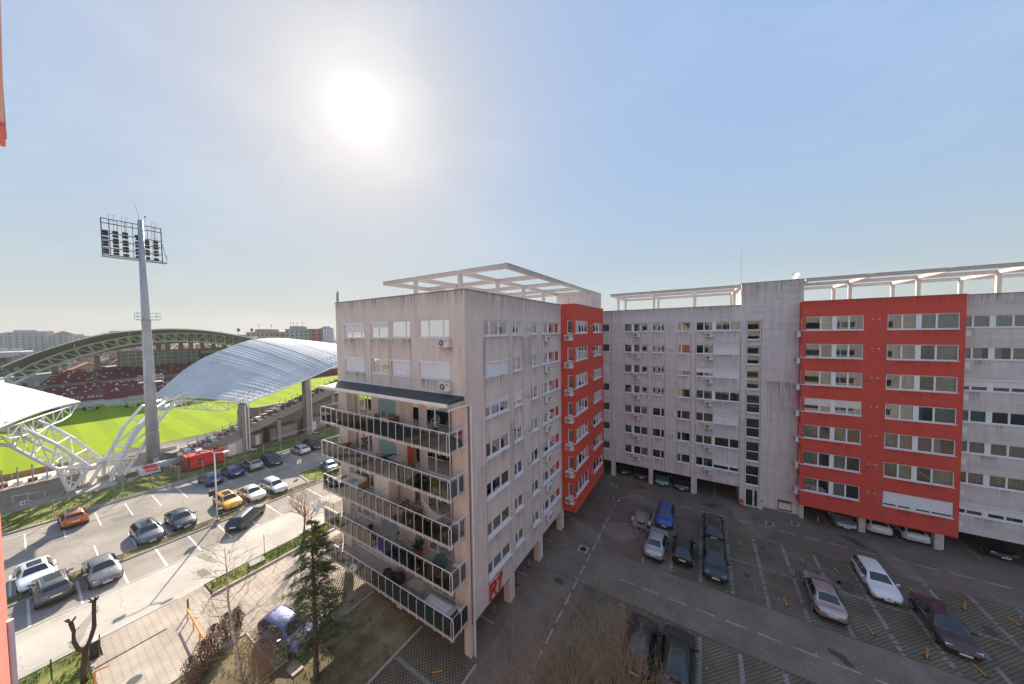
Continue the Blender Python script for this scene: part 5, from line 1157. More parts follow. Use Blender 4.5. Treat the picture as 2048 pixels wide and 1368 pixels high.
    b = MB(); b.hexa([(X(-.003)-.01, -.72*hw, .30*hs), (X(.05), -.93*hw, .27*hs), (X(.05), .93*hw, .27*hs), (X(-.003)-.01, .72*hw, .30*hs), (X(-.003)-.008, -.74*hw, .44*hs), (X(.05), -.95*hw, .42*hs), (X(.05), .95*hw, .42*hs), (X(-.003)-.008, .74*hw, .44*hs)]); b.build('rear_bumper_trim', 'grille', o, local=True)
    if rails:
        for sgn in (1, -1):
            b = MB(); y = sgn*at(.4)[3]*hw*.93; z0_ = at(.4)[4]*hs; b.tube([(X(.14), y, z0_-.0), (X(.17), y, z0_+.07), (X(.55), y, z0_+.06), (X(.59), y, z0_-.02)], .02, 5); b.build('roof_rail', 'rim', o, local=True)
    b = MB(); za = topz(.2 if kind != 'sedan' else .33, 0); b.hexa([(X(.2)-.06, -.015, za-.01), (X(.2)+.06, -.015, za-.01), (X(.2)+.06, .015, za-.01), (X(.2)-.06, .015, za-.01), (X(.2)-.06, -.004, za+.07), (X(.2)-.02, -.004, za+.05), (X(.2)-.02, .004, za+.05), (X(.2)-.06, .004, za+.07)]) if kind != 'sedan' else b.tube([(X(.33), 0, za-.01), (X(.29), 0, za+.22)], .008, 5)
    b.build('aerial', 'grille', o, local=True)
    return o
E_, W_, N_, S_ = 0, math.pi, R(90), R(-90)      # heading of the bonnet
G1, G2 = 'cars in the row by the stadium fence', 'cars parked along the median'
G3, G4 = 'cars in the courtyard', 'cars under the apartment blocks'
Q = -.35
car('suv', (-61.2, 3.0, 0), W_+.02, (.55, .13, .02), 'bright orange hatchback alone by the stadium gate, rear to the road', 4.3, 1.8, .95, sunroof=True, group=G1, metal=.3)
car('wagon', (-60.0, 14.3, 0), W_+.05, (.035, .06, .20), 'blue estate with pale roof at the left end of the row beside the red generator', 4.3, 1.74, 1.03, group=G1)
car('hatch', (-60.4, 16.85, 0), W_, (.012, .022, .22), 'deep blue hatchback beside the red generator', 4.3, 1.8, .98, group=G1)
car('suv', (-60.75, 19.3, 0), W_+.02, (.30, .30, .32), 'silver crossover with dark roof by the stadium fence', 4.35, 1.84, .96, group=G1, roofm='carglass')
car('suv', (-60.0, 21.7, 0), E_, (.012, .012, .045), 'dark navy SUV facing the road in the fence row', 4.5, 1.86, .98, group=G1)
wc = car('hatch', (-61.0, 26.4, 0), W_, (.62, .62, .63), 'white hatchback with red and black stickers on its side', 4.2, 1.76, .98, group=G1)
car('suv', (-61.4, 28.6, 0), E_+.02, (.07, .012, .03), 'dark purple car half hidden behind the top balcony', 4.4, 1.82, group=G1)
car('sedan', (-49.5, 25.4, 0), W_-.25, (.13, .22, .28), 'blue-grey hatchback parked at the traffic island beside the balconies', 4.2, 1.74, .98, group=G2, metal=.5)
car('sedan', (-49.95, 9.3, 0), E_+.03, (.018, .026, .05), 'dark blue saloon two bays left of the lamp post', 4.65, 1.8, .98, group=G2)
car('suv', (-50.1, 13.4, 0), E_+.03, (.72, .36, .02), 'yellow-orange crossover with dark glass roof beside the lamp post', 4.3, 1.8, .93, group=G2, sunroof=True, metal=.1)
car('sedan', (-49.9, 15.75, 0), E_+.03, (.50, .46, .40), 'beige saloon between the yellow crossover and the silver estate', 4.6, 1.84, .96, group=G2, metal=.5)
car('wagon', (-49.55, 18.1, 0), E_+.04, (.42, .46, .47), 'pale silver estate at the right end of the median row', 4.5, 1.74, .98, group=G2, metal=.5)
car('wagon', (-49.75, 6.8, 0), E_+.02, (.10, .12, .15), 'grey-blue estate with silver bonnet and sunroof beside the dark saloon', 4.6, 1.84, .96, group=G2, sunroof=True, rails=True, metal=.6)
car('sedan', (-49.65, .35, 0), E_+.03, (.75, .77, .80), 'white saloon at the left edge behind the grey SUV', 4.7, 1.84, .98, group=G2, sunroof=True, metal=.1)
car('suv', (-45.6, 1.05, 0), W_+.04, (.13, .12, .12), 'grey SUV with panoramic roof and silver rails, tail to the road', 4.5, 1.84, .97, group='cars parked along the road', sunroof=True, rails=True, metal=.55)
car('sedan', (-45.2, 3.5, 0), E_+.03, (.20, .19, .18), 'grey-brown saloon with chrome grille facing the road', 4.75, 1.82, .98, group='cars parked along the road', metal=.6)
car('wagon', (-43.9, 13.3, 0), R(133), (.012, .014, .022), 'black estate parked askew beside the lamp post', 4.65, 1.86, .98, group='cars parked along the road', metal=.4)
car('hatch', (-24.4, 9.35, 0), R(8), (.09, .10, .24), 'blue-roofed car half hidden under the shrubs by the fir', 4.4, 1.8, 1.02, group=G3)
car('hatch', (-3.4, 37.15, 0), S_, (.015, .07, .34), 'bright blue hatchback facing the camera beside the box trailer', 3.85, 1.7, 1.0, group=G3)
car('sedan', (-3.7, 32.0, 0), N_-.03, (.46, .46, .47), 'silver saloon parked nose in by the box trailer', 4.5, 1.78, .96, group=G3, metal=.6)
car('hatch', (-1.45, 32.3, 0), N_, (.022, .024, .024), 'small black hatchback between the silver saloon and the dark green SUV', 3.95, 1.68, .98, group=G3)
car('suv', (1.0, 37.3, 0), N_, (.02, .022, .024), 'black SUV with silver roof rails and red tail lamps, behind another', 4.5, 1.82, .98, group=G3, rails=True)
car('suv', (1.0, 31.9, 0), S_, (.012, .03, .032), 'dark green SUV with roof rails facing the camera', 4.5, 1.84, 1.0, group=G3, rails=True)
car('sedan', (7.98, 32.05, 0), N_-.02, (.44, .41, .39), 'silver-beige fastback with orange tail lamps in the middle of the court', 4.65, 1.78, .96, group=G3, metal=.6)
car('hatch', (12.03, 36.15, 0), S_, (.78, .78, .80), 'white hatchback facing the camera in the middle of the court', 4.35, 1.78, .96, group=G3, metal=.05)
car('sedan', (14.2, 32.95, 0), S_-.03, (.055, .025, .035), 'dark plum saloon facing the camera at the right of the court', 4.6, 1.82, .97, group=G3)
car('sedan', (12.65, 46.65, 0), S_+.03, (.42, .41, .44), 'silver old saloon looking out from under the red bay', 4.5, 1.72, .96, group=G4, metal=.5)
car('hatch', (15.2, 46.95, 0), N_, (.74, .74, .75), 'white hatchback with its tail out from under the red bay', 4.4, 1.8, .98, group=G4, metal=.05)
car('wagon', (17.6, 47.15, 0), N_, (.70, .70, .73), 'white estate with its tail out at the right end of the red bay', 4.7, 1.82, .96, group=G4, metal=.05)
car('sedan', (22.8, 47.8, 0), S_+.05, (.01, .01, .012), 'black saloon with chrome grille under the right wing', 4.7, 1.84, .98, group=G4)
car('hatch', (-9.6, 47.9, 0), S_, (.03, .05, .04), 'dark car left of the pillar under the rear block, at the inner corner', 4.2, 1.76, group=G4)
car('sedan', (-7.3, 47.6, 0), S_+.02, (.06, .04, .05), 'dark saloon with bright lamps right of the first pillar under the rear block', 4.4, 1.78, .97, group=G4)
car('sedan', (-4.6, 47.1, 0), S_+.02, (.16, .26, .22), 'pale green saloon under the rear block', 4.5, 1.78, .97, group=G4, metal=.5)
car('sedan', (-2.3, 47.0, 0), S_+.03, (.09, .04, .06), 'dark purple saloon beside the pale green one under the rear block', 4.5, 1.8, .97, group=G4)
car('suv', (-3.35, 20.75, 0), N_, (.02, .018, .018), 'dark car behind the bare shrubs, left of the pair at the bottom', 4.4, 1.82, group=G3)
car('suv', (-1.22, 20.85, 0), N_, (.016, .022, .018), 'black-green SUV behind the bare shrubs, right of the pair at the bottom', 4.7, 1.88, group=G3)
# box trailer
tr = thing('car_trailer', 'small open galvanised trailer with a toolbox, beside the bright blue hatchback', 'trailer', (-5.55, 34.9, 0), None, 0)
b = MB(); b.box(-.62, .62, -1.2, 1.2, .45, .5); b.build('floor', 'woodp', tr, local=True)
for a in ((-.65, -.61, -1.2, 1.2), (.61, .65, -1.2, 1.2), (-.65, .65, -1.24, -1.2), (-.65, .65, 1.2, 1.24)): b = MB(); b.box(*a, .45, .82); b.build('side_board', 'steel', tr, local=True)
for s in (-1, 1):
    b = MB(); b.cyl((s*.83-.08, .1, .3), .3, .16, 18, 'x'); w = b.build('wheel', 'tyre', tr, local=True); b = MB(); b.cyl((s*.83+(.08 if s > 0 else -.1), .1, .3), .17, .02, 14, 'x'); b.build('rim', 'rim', w, local=True)
    b = MB(); n = 8
    for i in range(n): t0, t1 = math.pi*i/n, math.pi*(i+1)/n; b.hexa([(s*.72, .1+.36*math.cos(t0), .3+.36*math.sin(t0)), (s*.95, .1+.36*math.cos(t0), .3+.36*math.sin(t0)), (s*.95, .1+.36*math.cos(t1), .3+.36*math.sin(t1)), (s*.72, .1+.36*math.cos(t1), .3+.36*math.sin(t1)), (s*.72, .1+.38*math.cos(t0), .3+.38*math.sin(t0)), (s*.95, .1+.38*math.cos(t0), .3+.38*math.sin(t0)), (s*.95, .1+.38*math.cos(t1), .3+.38*math.sin(t1)), (s*.72, .1+.38*math.cos(t1), .3+.38*math.sin(t1))])
    b.build('mudguard', 'steel', tr, local=True)
b = MB(); b.bar((-.4, -1.2, .42), (0, -2.1, .42), .06); b.bar((.4, -1.2, .42), (0, -2.1, .42), .06); b.bar((0, -2.0, .42), (0, -2.0, .1), .05); b.build('drawbar', 'steel', tr, local=True)
tb = thing('toolbox', 'dark toolbox lying in the open trailer', 'toolbox', (-5.45, 34.4, .5)); b = MB(); b.box(-.3, .3, -.35, .35, 0, .32); b.build('case', 'dark', tb, local=True); b = MB(); b.box(-.31, .31, -.36, .36, .32, .36); b.build('lid', 'steel', tb, local=True)
for k, (x, m) in enumerate(((-.3, 'signred'), (.1, 'grille'), (.5, 'signred'))):
    b = MB(); b.box(x-.14, x+.14, .875, .9, .5, .78); b.build('sticker', m, wc, local=True)
# orange parking posts
def ppost(x, y, rz, down, label):
    o = thing('parking_post', label, 'parking post', (x, y, .012), 'orange fold-down parking posts', rz)
    if down:
        b = MB(); b.bar((0, -.35, .05), (0, .35, .07), .07, .05); b.build('post', 'orange', o, local=True); b = MB(); b.box(-.12, .12, -.42, -.30, 0, .04); b.build('base_plate', 'dark', o, local=True)
        b = MB(); b.tube([(.0, .3, .05), (-.2, .1, .03), (-.25, -.2, .03)], .015, 5); b.build('stay', 'woodp', o, local=True)
    else:
        b = MB(); b.bar((0, 0, 0), (.02, 0, .62), .08); b.build('post', 'orange', o, local=True); b = MB(); b.box(-.12, .12, -.12, .12, 0, .03); b.build('base_plate', 'dark', o, local=True)
        b = MB(); b.tube([(0, 0, .5), (-.22, .25, .02)], .015, 5); b.build('stay', 'woodp', o, local=True)
pp = [(7.71, 36.6, .1, 1, 'folded orange parking post in the bay between the dark SUV pair and the white hatchback'), (6.64, 34.0, 0, 0, 'upright orange parking post right above the silver-beige fastback'), (9.92, 36.6, .15, 1, 'folded orange post left of the white hatchback'), (9.97, 30.45, .1, 1, 'folded orange post right of the silver-beige fastback'), (14.27, 36.7, .2, 1, 'folded orange post between the white hatchback and the plum saloon'), (16.57, 36.3, 0, 0, 'upright orange post above and right of the plum saloon'), (12.17, 29.7, 0, 0, 'upright orange post left of the plum saloon bonnet'), (18.83, 36.5, .4, 1, 'folded orange post in the empty bay at the right edge'), (17.81, 33.4, 0, 0, 'upright orange post at the right edge of the court'), (14.43, 30.2, .3, 1, 'folded orange post in front of the plum saloon'), (5.5, 30.4, .1, 1, 'folded orange post left of the silver-beige fastback, by the brick lane'), (3.2, 36.6, 0, 1, 'folded orange post right of the black SUV'),
      (10.7, 45.1, 0, 0, 'upright orange post under the left end of the tall red bay'), (-5.43, 32.3, 0, 0, 'orange post below the open trailer'), (-13.3, 18.45, .5, 1, 'folded orange post under the R1 lettering'), (-13.1, 21.65, .4, 1, 'folded orange post under R1 past the second pillar'), (-13.1, 23.6, 0, 0, 'upright orange post under R1 before the third pillar'), (-13.9, 13.1, -.9, 1, 'folded orange post on the lattice pavers below the lowest balcony'), (-24.6, 13.3, 1.2, 1, 'folded orange post under the left end of the balconies')]
for a in pp: ppost(*a)
# ============================================================ stadium
def poly_tube(par, name, pts, r, m='whitesteel', n=7):
    b = MB(); b.tube(pts, r, n); return b.build(name, m, par)
structure('pitch', MB().quad((-91, -60, .02), (-91, 95, .02), (-158, 95, .02), (-158, -60, .02)), 'pitch')
sheet_obj('pitch_surround', -161, -81, -75, 110, -.01, 'earth')

st = thing('stadium_stand', 'near stadium stand with curved ribbed white roof on concrete pillars', 'stadium stand', (-69, 21, 0))
# roofs
def roof(par, O, I, nseg=56, label=None, bulge=.5, th=.14):
    def interp(P, t):
        n = len(P)-1; f = t*n; i = min(int(f), n-1); u = f-i; p0, p1, p2, p3 = P[max(i-1, 0)], P[i], P[i+1], P[min(i+2, n)]
        return Vector([.5*((2*p1[k])+(-p0[k]+p2[k])*u+(2*p0[k]-5*p1[k]+4*p2[k]-p3[k])*u*u+(-p0[k]+3*p1[k]-3*p2[k]+p3[k])*u**3) for k in range(3)])
    K = 10; b = MB(); rows = []
    for i in range(nseg*2+1):
        t = i/(nseg*2); a, c = interp(O, t), interp(I, t); row = []
        for j in range(K+1): s = j/K; p = a.lerp(c, s); p.z += bulge*4*s*(1-s)+(.04 if i % 2 else 0); row.append(p)
        rows.append(row)
    n = len(rows)
    for i in range(n-1):
        for j in range(K):
            b.quad(rows[i][j], rows[i+1][j], rows[i+1][j+1], rows[i][j+1], 0)
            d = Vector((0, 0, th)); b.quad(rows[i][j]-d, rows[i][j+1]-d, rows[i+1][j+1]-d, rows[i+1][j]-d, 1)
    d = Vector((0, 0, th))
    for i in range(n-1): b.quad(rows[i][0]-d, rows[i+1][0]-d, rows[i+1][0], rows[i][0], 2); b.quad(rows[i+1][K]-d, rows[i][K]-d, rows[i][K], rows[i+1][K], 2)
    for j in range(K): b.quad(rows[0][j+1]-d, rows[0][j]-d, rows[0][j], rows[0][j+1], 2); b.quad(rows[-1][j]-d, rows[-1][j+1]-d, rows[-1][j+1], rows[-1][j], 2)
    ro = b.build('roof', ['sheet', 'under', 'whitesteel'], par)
    for k in range(2, nseg*2, 9):      # raised seams across the sheet
        b = MB()
        for j in range(K): b.bar(rows[k][j]+Vector((0, 0, .03)), rows[k][j+1]+Vector((0, 0, .03)), .05, .04)
        b.build('roof_seam', 'sheet', ro)
    b = MB(); e = [r[0]+Vector((.12, 0, -.05)) for r in rows[::4]]; b.tube(e, .12, 6); b.build('gutter', 'whitesteel', ro)
    # snow guards near the edges
    b = MB()
    for k in range(1, n-1, 2):
        for s_ in (1, 2): p = rows[k][s_].lerp(rows[k][s_-1], .3); b.box(p.x-.05, p.x+.05, p.y-.12, p.y+.12, p.z+.03, p.z+.12)
    b.build('snow_guard', 'steel', ro)
    return rows
Ob = [(-67.8, 21.1, 9.25), (-67.8, 27.1, 10.95), (-67.8, 31.5, 12.3), (-67.8, 37.0, 14.1), (-67.8, 44, 15.4), (-67.8, 52, 15.6), (-67.8, 62, 13.6), (-67.8, 72, 9.5)]
Ib = [(-88, 13.6, 9.7), (-88, 19.0, 15.2), (-88, 24.6, 18.3), (-88, 29.5, 20.05), (-88, 36, 20.1), (-88, 45, 18.5), (-88, 58, 15.5), (-88, 78, 9.7)]
rb = roof(st, Ob, Ib)
sa = thing('stadium_stand', 'left near stadium stand whose white roof corner pokes in from the left edge', 'stadium stand', (-69, 0, 0))
Oa = [(-65.8, -1.7, 10.9), (-65.8, -9, 12.8), (-65.8, -17, 15.0), (-65.8, -26, 16.5), (-65.8, -40, 16.5)]
Ia = [(-88, 5.75, 10.45), (-88, -1.0, 14.75), (-88, -8, 18.0), (-88, -16, 20.0), (-88, -30, 20.3)]
ra = roof(sa, Oa, Ia, 40)
# end trusses under the roof ends
def end_truss(par, A, B_, depth, n, r=.09, skip=0):
    A, B_ = Vector(A), Vector(B_); T = [A.lerp(B_, i/n) for i in range(n+1)]; Bt = [p-Vector((0, 0, depth*min(1, (i+.6)/2, (n-i+.6)/2))) for i, p in enumerate(T)]
    b = MB(); b.tube([p for p in T], r, 6); b.tube(Bt[1:-1], r, 6)
    for i in range(1, n): b.tube([T[i], Bt[i]], r*.7, 5)
    for i in range(n): b.tube([T[i], Bt[i+1]] if i % 2 == 0 else [Bt[i], T[i+1]], r*.7, 5)
    b.build('end_truss', 'whitesteel', par)
z_ = Vector((0, 0, -.25))
end_truss(st, Vector((-87.6, 13.9, 9.6))+z_, Vector((-69.3, 20.7, 9.3))+z_, 1.5, 8); end_truss(st, Vector((-87, 17, 10.5)), Vector((-69.3, 31.2, 11.9)), 1.5, 8)
end_truss(sa, Vector((-87.6, 5.4, 10.4))+z_, Vector((-67.5, -1.4, 10.9))+z_, 1.7, 8)
# the arched tube trusses on their feet
def arch(par, chords, r=.27, rb_=.12, step=.55):
    """chords: list of polylines resampled to the same count and laced together"""
    def res(P, n):
        P = [Vector(p) for p in P]; L = [0]
        for i in range(1, len(P)): L.append(L[-1]+(P[i]-P[i-1]).length)
        out = []
        for k in range(n):
            d = L[-1]*k/(n-1)
            for i in range(1, len(P)):
                if d <= L[i]+1e-6: out.append(P[i-1].lerp(P[i], (d-L[i-1])/max(1e-6, L[i]-L[i-1]))); break
        return out
    C = [res(c, 8) for c in chords]
    for c in chords: poly_tube(par, 'arch_chord', c, r)
    for a, c in ((0, 1), (2, 3), (0, 2), (1, 3)):
        b = MB()
        for i in range(1, 8):
            b.tube([C[a][i], C[c][i]], rb_, 6)
            b.tube([C[a][i], C[c][i-1]] if i % 2 else [C[a][i-1], C[c][i]], rb_*.8, 5)
        b.build('lattice', 'whitesteel', par)
arch(sa, [[(-70.7, 5.0, 3.52), (-71.5, 2.69, 7.17), (-73.0, .53, 9.57), (-73.8, -.08, 10.22), (-76, -6, 12)], [(-70.7, 3.34, .6), (-70.7, 2.6, 4.11), (-71.2, 1.56, 5.29), (-73.0, -.51, 7.83), (-75, -6, 10)],
          [(-73.7, 6.43, 3.18), (-74.7, 4.17, 6.96), (-76.0, 2.18, 9.35), (-77.0, 1.22, 10.1), (-79, -6, 13.5)], [(-72.7, 4.61, .6), (-73.7, 4.18, 3.53), (-75.5, 1.03, 7.44), (-76.5, -.17, 9.0), (-78.5, -6, 11.5)]], .21, .085)
arch(st, [[(-73.7, 6.31, .5), (-73.7, 6.43, 3.18), (-75.0, 7.6, 5.07), (-76.5, 8.66, 7.01), (-80.0, 11.15, 9.41), (-83.0, 13.9, 9.6), (-85, 20, 12.4), (-85, 30, 16.2)], [(-73.7, 6.6, .5), (-74.5, 7.67, 2.03), (-77.0, 10.04, 5.72), (-80.0, 12.42, 7.95), (-83.0, 14.94, 8.6), (-84, 20, 10.6), (-84, 30, 14.2)],
          [(-71.7, 7.51, .5), (-71.7, 7.6, 3.3), (-73.0, 8.75, 5.58), (-75.0, 10.0, 7.28), (-78.0, 12.04, 8.87), (-81.0, 13.97, 9.5), (-82, 20, 11.8), (-82, 30, 15.4)], [(-71.7, 7.75, .5), (-73.0, 9.31, 2.92), (-76.0, 11.91, 6.47), (-79.0, 13.84, 8.2), (-81.0, 15.16, 8.7), (-82, 20, 10), (-82, 30, 13.6)]], .21, .085)
for par, pts in ((sa, [((-70.7, 5.0, 3.52), (-70.7, 3.34, .6)), ((-73.7, 6.43, 3.18), (-72.2, 4.9, .6)), ((-70.7, 2.6, 4.11), (-70.7, 5.0, 3.52)), ((-70.7, 5.0, 3.52), (-73.7, 6.43, 3.18)), ((-70.7, 2.6, 4.11), (-73.7, 4.18, 3.53))]), (st, [((-73.7, 6.43, 3.18), (-71.7, 7.6, 3.3)), ((-71.7, 7.6, 3.3), (-71.5, 6.7, .6)), ((-71.7, 7.6, 3.3), (-72.2, 9.3, 2.9))])):
    for a, c in pts: poly_tube(par, 'foot_strut', [a, c], .2)
for i, (x, y, par) in enumerate([(-70.7, 3.34, sa), (-72.5, 4.7, sa), (-73.7, 6.4, st), (-71.7, 7.6, st)]):
    b = MB(); b.hexa([(x-.6, y-.6, 0), (x+.6, y-.6, 0), (x+.6, y+.6, 0), (x-.6, y+.6, 0), (x-.35, y-.35, 1.0), (x+.35, y-.35, 1.0), (x+.35, y+.35, 1.0), (x-.35, y+.35, 1.0)]); b.build('foot', 'concrete', par)
# concrete pillars of the near stand with downpipes
for k, y in enumerate((21.1, 31.4, 41.8, 52.2, 62.6)):
    zt = [9.0, 12.0, 14.7, 15.3, 13.2][k]
    b = MB(); b.box(-70.0, -68.4, y-.4, y+.4, 0, zt); b.build('pillar', 'concrete', st)
    for dx in ((-.25, .2) if k == 0 else (.2,)):
        b = MB(); b.tube([(-68.2, y+dx+.45, zt+.2), (-68.25, y+dx+.3, zt-.4), (-68.25, y+dx+.3, .9), (-67.4, y+dx+1.0, .75)], .1, 8); b.build('downpipe', 'whitesteel', st)
# outer raking wall whose top climbs away from the corner, stepped terraces above
def ztop(y): return 2.3+(y-14)*.305
b = MB(); X0 = -69.2
ys = [13.5+i*1.0 for i in range(38)]
for y in ys:
    zt = min(ztop(y), 11.5); za = max(.0, zt-1.35) if y > 21 else 0
    b.hexa([(X0-.4, y, za), (X0, y, za), (X0, y+1, za+(.305 if za else 0)), (X0-.4, y+1, za+(.305 if za else 0)), (X0-.4, y, zt), (X0, y, zt), (X0, y+1, zt+.305), (X0-.4, y+1, zt+.305)])
b.build('raking_beam', 'concrete', st)
for i in range(34):
    y = 13.8+i*1.05; z = min(ztop(y), 11)+.05
    b = MB(); b.box(-70.5, X0+.25, y, y+.95, z-.1, z+.32); b.build('terrace_step', 'concrete', st)
    b = MB(); b.box(-71.0, -70.2, y+.1, y+.8, z+.32, z+.65); b.build('seat_block', 'seatred' if i % 3 else 'white', st)
    b = MB(); b.tube([(-69.3, y+.3, z+.2), (-69.3, y+.3, z+2.2)], .055, 6); b.build('fence_post', 'steel', st)
b = MB()
for i in range(34): y = 13.8+i*1.05; z = min(ztop(y), 11)+.5; b.box(-72.6, -70.6, y, y+1.05, z-.4, z)
b.build('terrace', 'concrete', st)
for zz, xx in ((.75, -72.6), (1.1, -72.7)):
    b = MB(); b.tube([(xx, 13.8, ztop(13.8)+zz), (xx, 48, 11+zz)], .05, 5); b.build('guard_rail', 'whitesteel', st)
b = MB(); b.quad((-72.6, 13, 2.2), (-72.6, 60, 11), (-80.5, 60, 1.5), (-80.5, 12, 1.5)); b.build('terrace_slope', 'concrete', st)
# rooms under the stand
b = MB(); b.box(-75, -73.5, 22, 70, 0, 7); b.build('back_wall', 'concrete', st)
for k, (y0, y1, h) in enumerate([(22.2, 24.4, 2.6), (25.6, 30.4, 2.9), (32.2, 36.0, 3.2), (37, 41, 3.4)]):
    b = MB(); b.box(-73.6, -71.0, y0, y1, .3, h); b.build('kiosk_wall', 'concrete', st)
    b = MB(); b.box(-71.0, -70.96, y0+1.1, y0+1.75, .4, 2.3); b.build('door', 'white', st)
b = MB(); b.box(-69.7, -69.2, 26.2, 26.8, 0, 5.0); b.box(-69.7, -69.2, 36.4, 37.0, 0, 8.0); b.build('pillar', 'concrete', st)
# grey end room with white door, stair and rails at the south end
b = MB(); b.hexa([(-69.5, 14.2, 0), (-68.6, 14.2, 0), (-68.6, 20.8, 0), (-69.5, 20.8, 0), (-69.5, 14.2, 1.0), (-68.6, 14.2, 1.0), (-68.6, 20.8, 3.0), (-69.5, 20.8, 3.0)]); b.build('grey_room', 'cur0', st)
b = MB(); b.box(-68.6, -68.54, 18.7, 19.7, .35, 2.45); b.build('door', 'white', st)
for i in range(9):
    b = MB(); y = 11.6+i*.28; b.box(-71.4, -70.0, y, y+.3, .4, .5+i*.17); b.build('stair_step', 'concrete', st)
# seating of the left stand: low parapet with posts, orange boards, red and white seats
b = MB(); b.box(-73.2, -72.6, -12, 4.2, 0, 2.6); b.build('parapet_wall', 'concrete', sa)
b = MB(); b.box(-77, -73.2, -12, 4.4, 2.2, 2.55); b.build('terrace', 'cloth', sa)
for i in range(14):
    y = 3.9-i*1.02
    b = MB(); b.tube([(-73.0, y, 2.5), (-73.0, y, 5.0)], .07, 6); b.build('fence_post', 'steel', sa)
    b = MB(); b.hexa([(-73.2, y-.3, 2.1), (-72.3, y-.3, 2.5), (-72.3, y+.3, 2.5), (-73.2, y+.3, 2.1), (-73.2, y-.3, 2.62), (-72.3, y-.3, 2.62), (-72.3, y+.3, 2.62), (-73.2, y+.3, 2.62)]); b.build('bracket', 'concrete', sa)
    b = MB(); b.box(-74.4, -73.8, y-.35, y+.35, 2.55, 2.95); b.build('seat_block', 'seatred' if i in (3, 5, 6, 9) else 'white', sa)
for i in range(9):
    b = MB(); b.box(-78.6, -78.5, 4.1-(i+1)*1.55, 4.1-i*1.55-.06, 2.3, 3.1); b.build('orange_board', 'woodp', sa)
b = MB(); b.box(-78.5, -77, -12, 4.3, 1.8, 2.3); b.build('lower_terrace', 'cur2', sa)
# gate frame and boxes at the left
gt = thing('steel_gate', 'grey tubular gate frame at the left by the stadium wall', 'gate', (-69.0, 1.4, 0))
for x, y in ((-69.0, 1.5), (-70.0, -.6), (-69.5, .4)): poly_tube(gt, 'post', [(x, y, 0), (x, y, 2.3)], .08, 'steel')
poly_tube(gt, 'rail', [(-69.0, 1.5, 2.25), (-70.0, -.6, 2.25)], .07, 'steel'); poly_tube(gt, 'rail', [(-69.0, 1.5, 1.2), (-70.0, -.6, 1.2)], .03, 'steel')
sg2 = thing('notice_board', 'small white notice board on the tubular gate', 'notice board', (-69.9, .1, .9)); b = MB(); b.box(-69.85, -69.8, -.15, .5, .95, 1.45); b.build('board', 'white', sg2); b = MB(); b.box(-69.8, -69.79, -.02, .12, 1.08, 1.32); b.box(-69.8, -69.79, .2, .36, 1.08, 1.32); b.build('printed_marks', 'dark', sg2)
# floodlight mast
ms = thing('floodlight_mast', 'tall tapering grey floodlight mast with a wide lamp frame, between the stadium roofs', 'floodlight mast', (-73.8, 11.2, 0))
mx, my = -73.8, 11.2
b = MB(); b.tube([(mx, my, 0), (mx, my, 13), (mx, my, 24), (mx-.1, my, 39)], [.78, .62, .48, .30], 12, cap=True); b.build('shaft', 'maststeel', ms, smooth=True)
for z, r in ((12.0, .66), (23.5, .50), (6, .73), (18, .56)): b = MB(); b.cyl((mx, my, z), r+.03, .12, 14); b.build('joint_ring', 'steel', ms)
b = MB(); b.bar((mx+.85, my-.2, 1), (mx+.52, my-.2, 33), .03); b.bar((mx+.85, my+.2, 1), (mx+.52, my+.2, 33), .03); b.build('ladder_rail', 'steel', ms)
b = MB()
for i in range(64): z = 1+i*.5; x = mx+.85-.33*(z-1)/32; b.bar((x, my-.2, z), (x, my+.2, z), .02)
for i in range(16): z = 4+i*1.8; x = mx+.85-.33*(z-1)/32; b.tube([(x, my-.25, z), (x+.5, my-.2, z), (x+.6, my, z), (x+.5, my+.25, z), (x, my+.25, z)], .015, 4)
b.build('ladder_rungs', 'steel', ms)
for z in (14.0, 23.7):
    b = MB(); b.box(mx-.95, mx+1.1, my-1.0, my+1.3, z-.06, z); b.build('platform', 'steel', ms); b = MB()
    for zz in (z+.5, z+1.0): b.tube([(mx-.95, my-1, zz), (mx+1.1, my-1, zz), (mx+1.1, my+1.3, zz), (mx-.95, my+1.3, zz), (mx-.95, my-1, zz)], .03, 5)
    for x, y in ((mx-.95, my-1), (mx+1.1, my-1), (mx+1.1, my+1.3), (mx-.95, my+1.3), (mx+1.1, my+.15)): b.tube([(x, y, z), (x, y, z+1)], .03, 5)
    b.build('guard_rail', 'steel', ms)
b = MB(); b.box(mx+.72, mx+.80, my-.2, my+.35, .8, 2.1); b.build('access_door', 'steel', ms)
b = MB(); fy0, fy1 = 7.5, 13.35; zb_, zt_ = 33.0, 38.4; fx = mx-.45
for z in (33.1, 34.15, 35.25, 36.3, 37.7, 38.35): b.bar((fx, fy0, z), (fx, fy1, z), .10)
for y in [fy0, fy1]: b.bar((fx, y, zb_), (fx, y, zt_), .10)
for i in range(1, 8): y = fy0+(fy1-fy0)*i/8; b.bar((fx, y, zb_), (fx, y, zt_), .055)
b.build('lamp_frame', 'dark', ms)
b = MB(); b.box(fx-.8, fx+.15, fy0-.05, fy1+.5, 32.85, 32.97); b.build('platform', 'steel', ms)
b = MB()
for y in (fy0+.9, fy0+2.1, fy1-2.0, fy1-.8):
    for s in (-.22, .22): b.tube([(fx+.1, y+s, 33), (fx+.1, y+s, 38.9)], .02, 4)
    for z in (35, 36.5, 38.0, 38.9): b.tube([(fx+.1, y-.22, z), (fx+.6, y-.3, z), (fx+.7, y, z), (fx+.6, y+.3, z), (fx+.1, y+.22, z)], .015, 4)
b.tube([(fx, fy1, 33), (fx, fy1+.5, 33), (fx, fy1+.5, 34.2), (fx, fy1, 34.2)], .03, 4); b.tube([(fx, fy1, 36.3), (fx, fy1+.45, 33.6)], .03, 4)
b.build('safety_cage', 'dark', ms)
fl0 = None
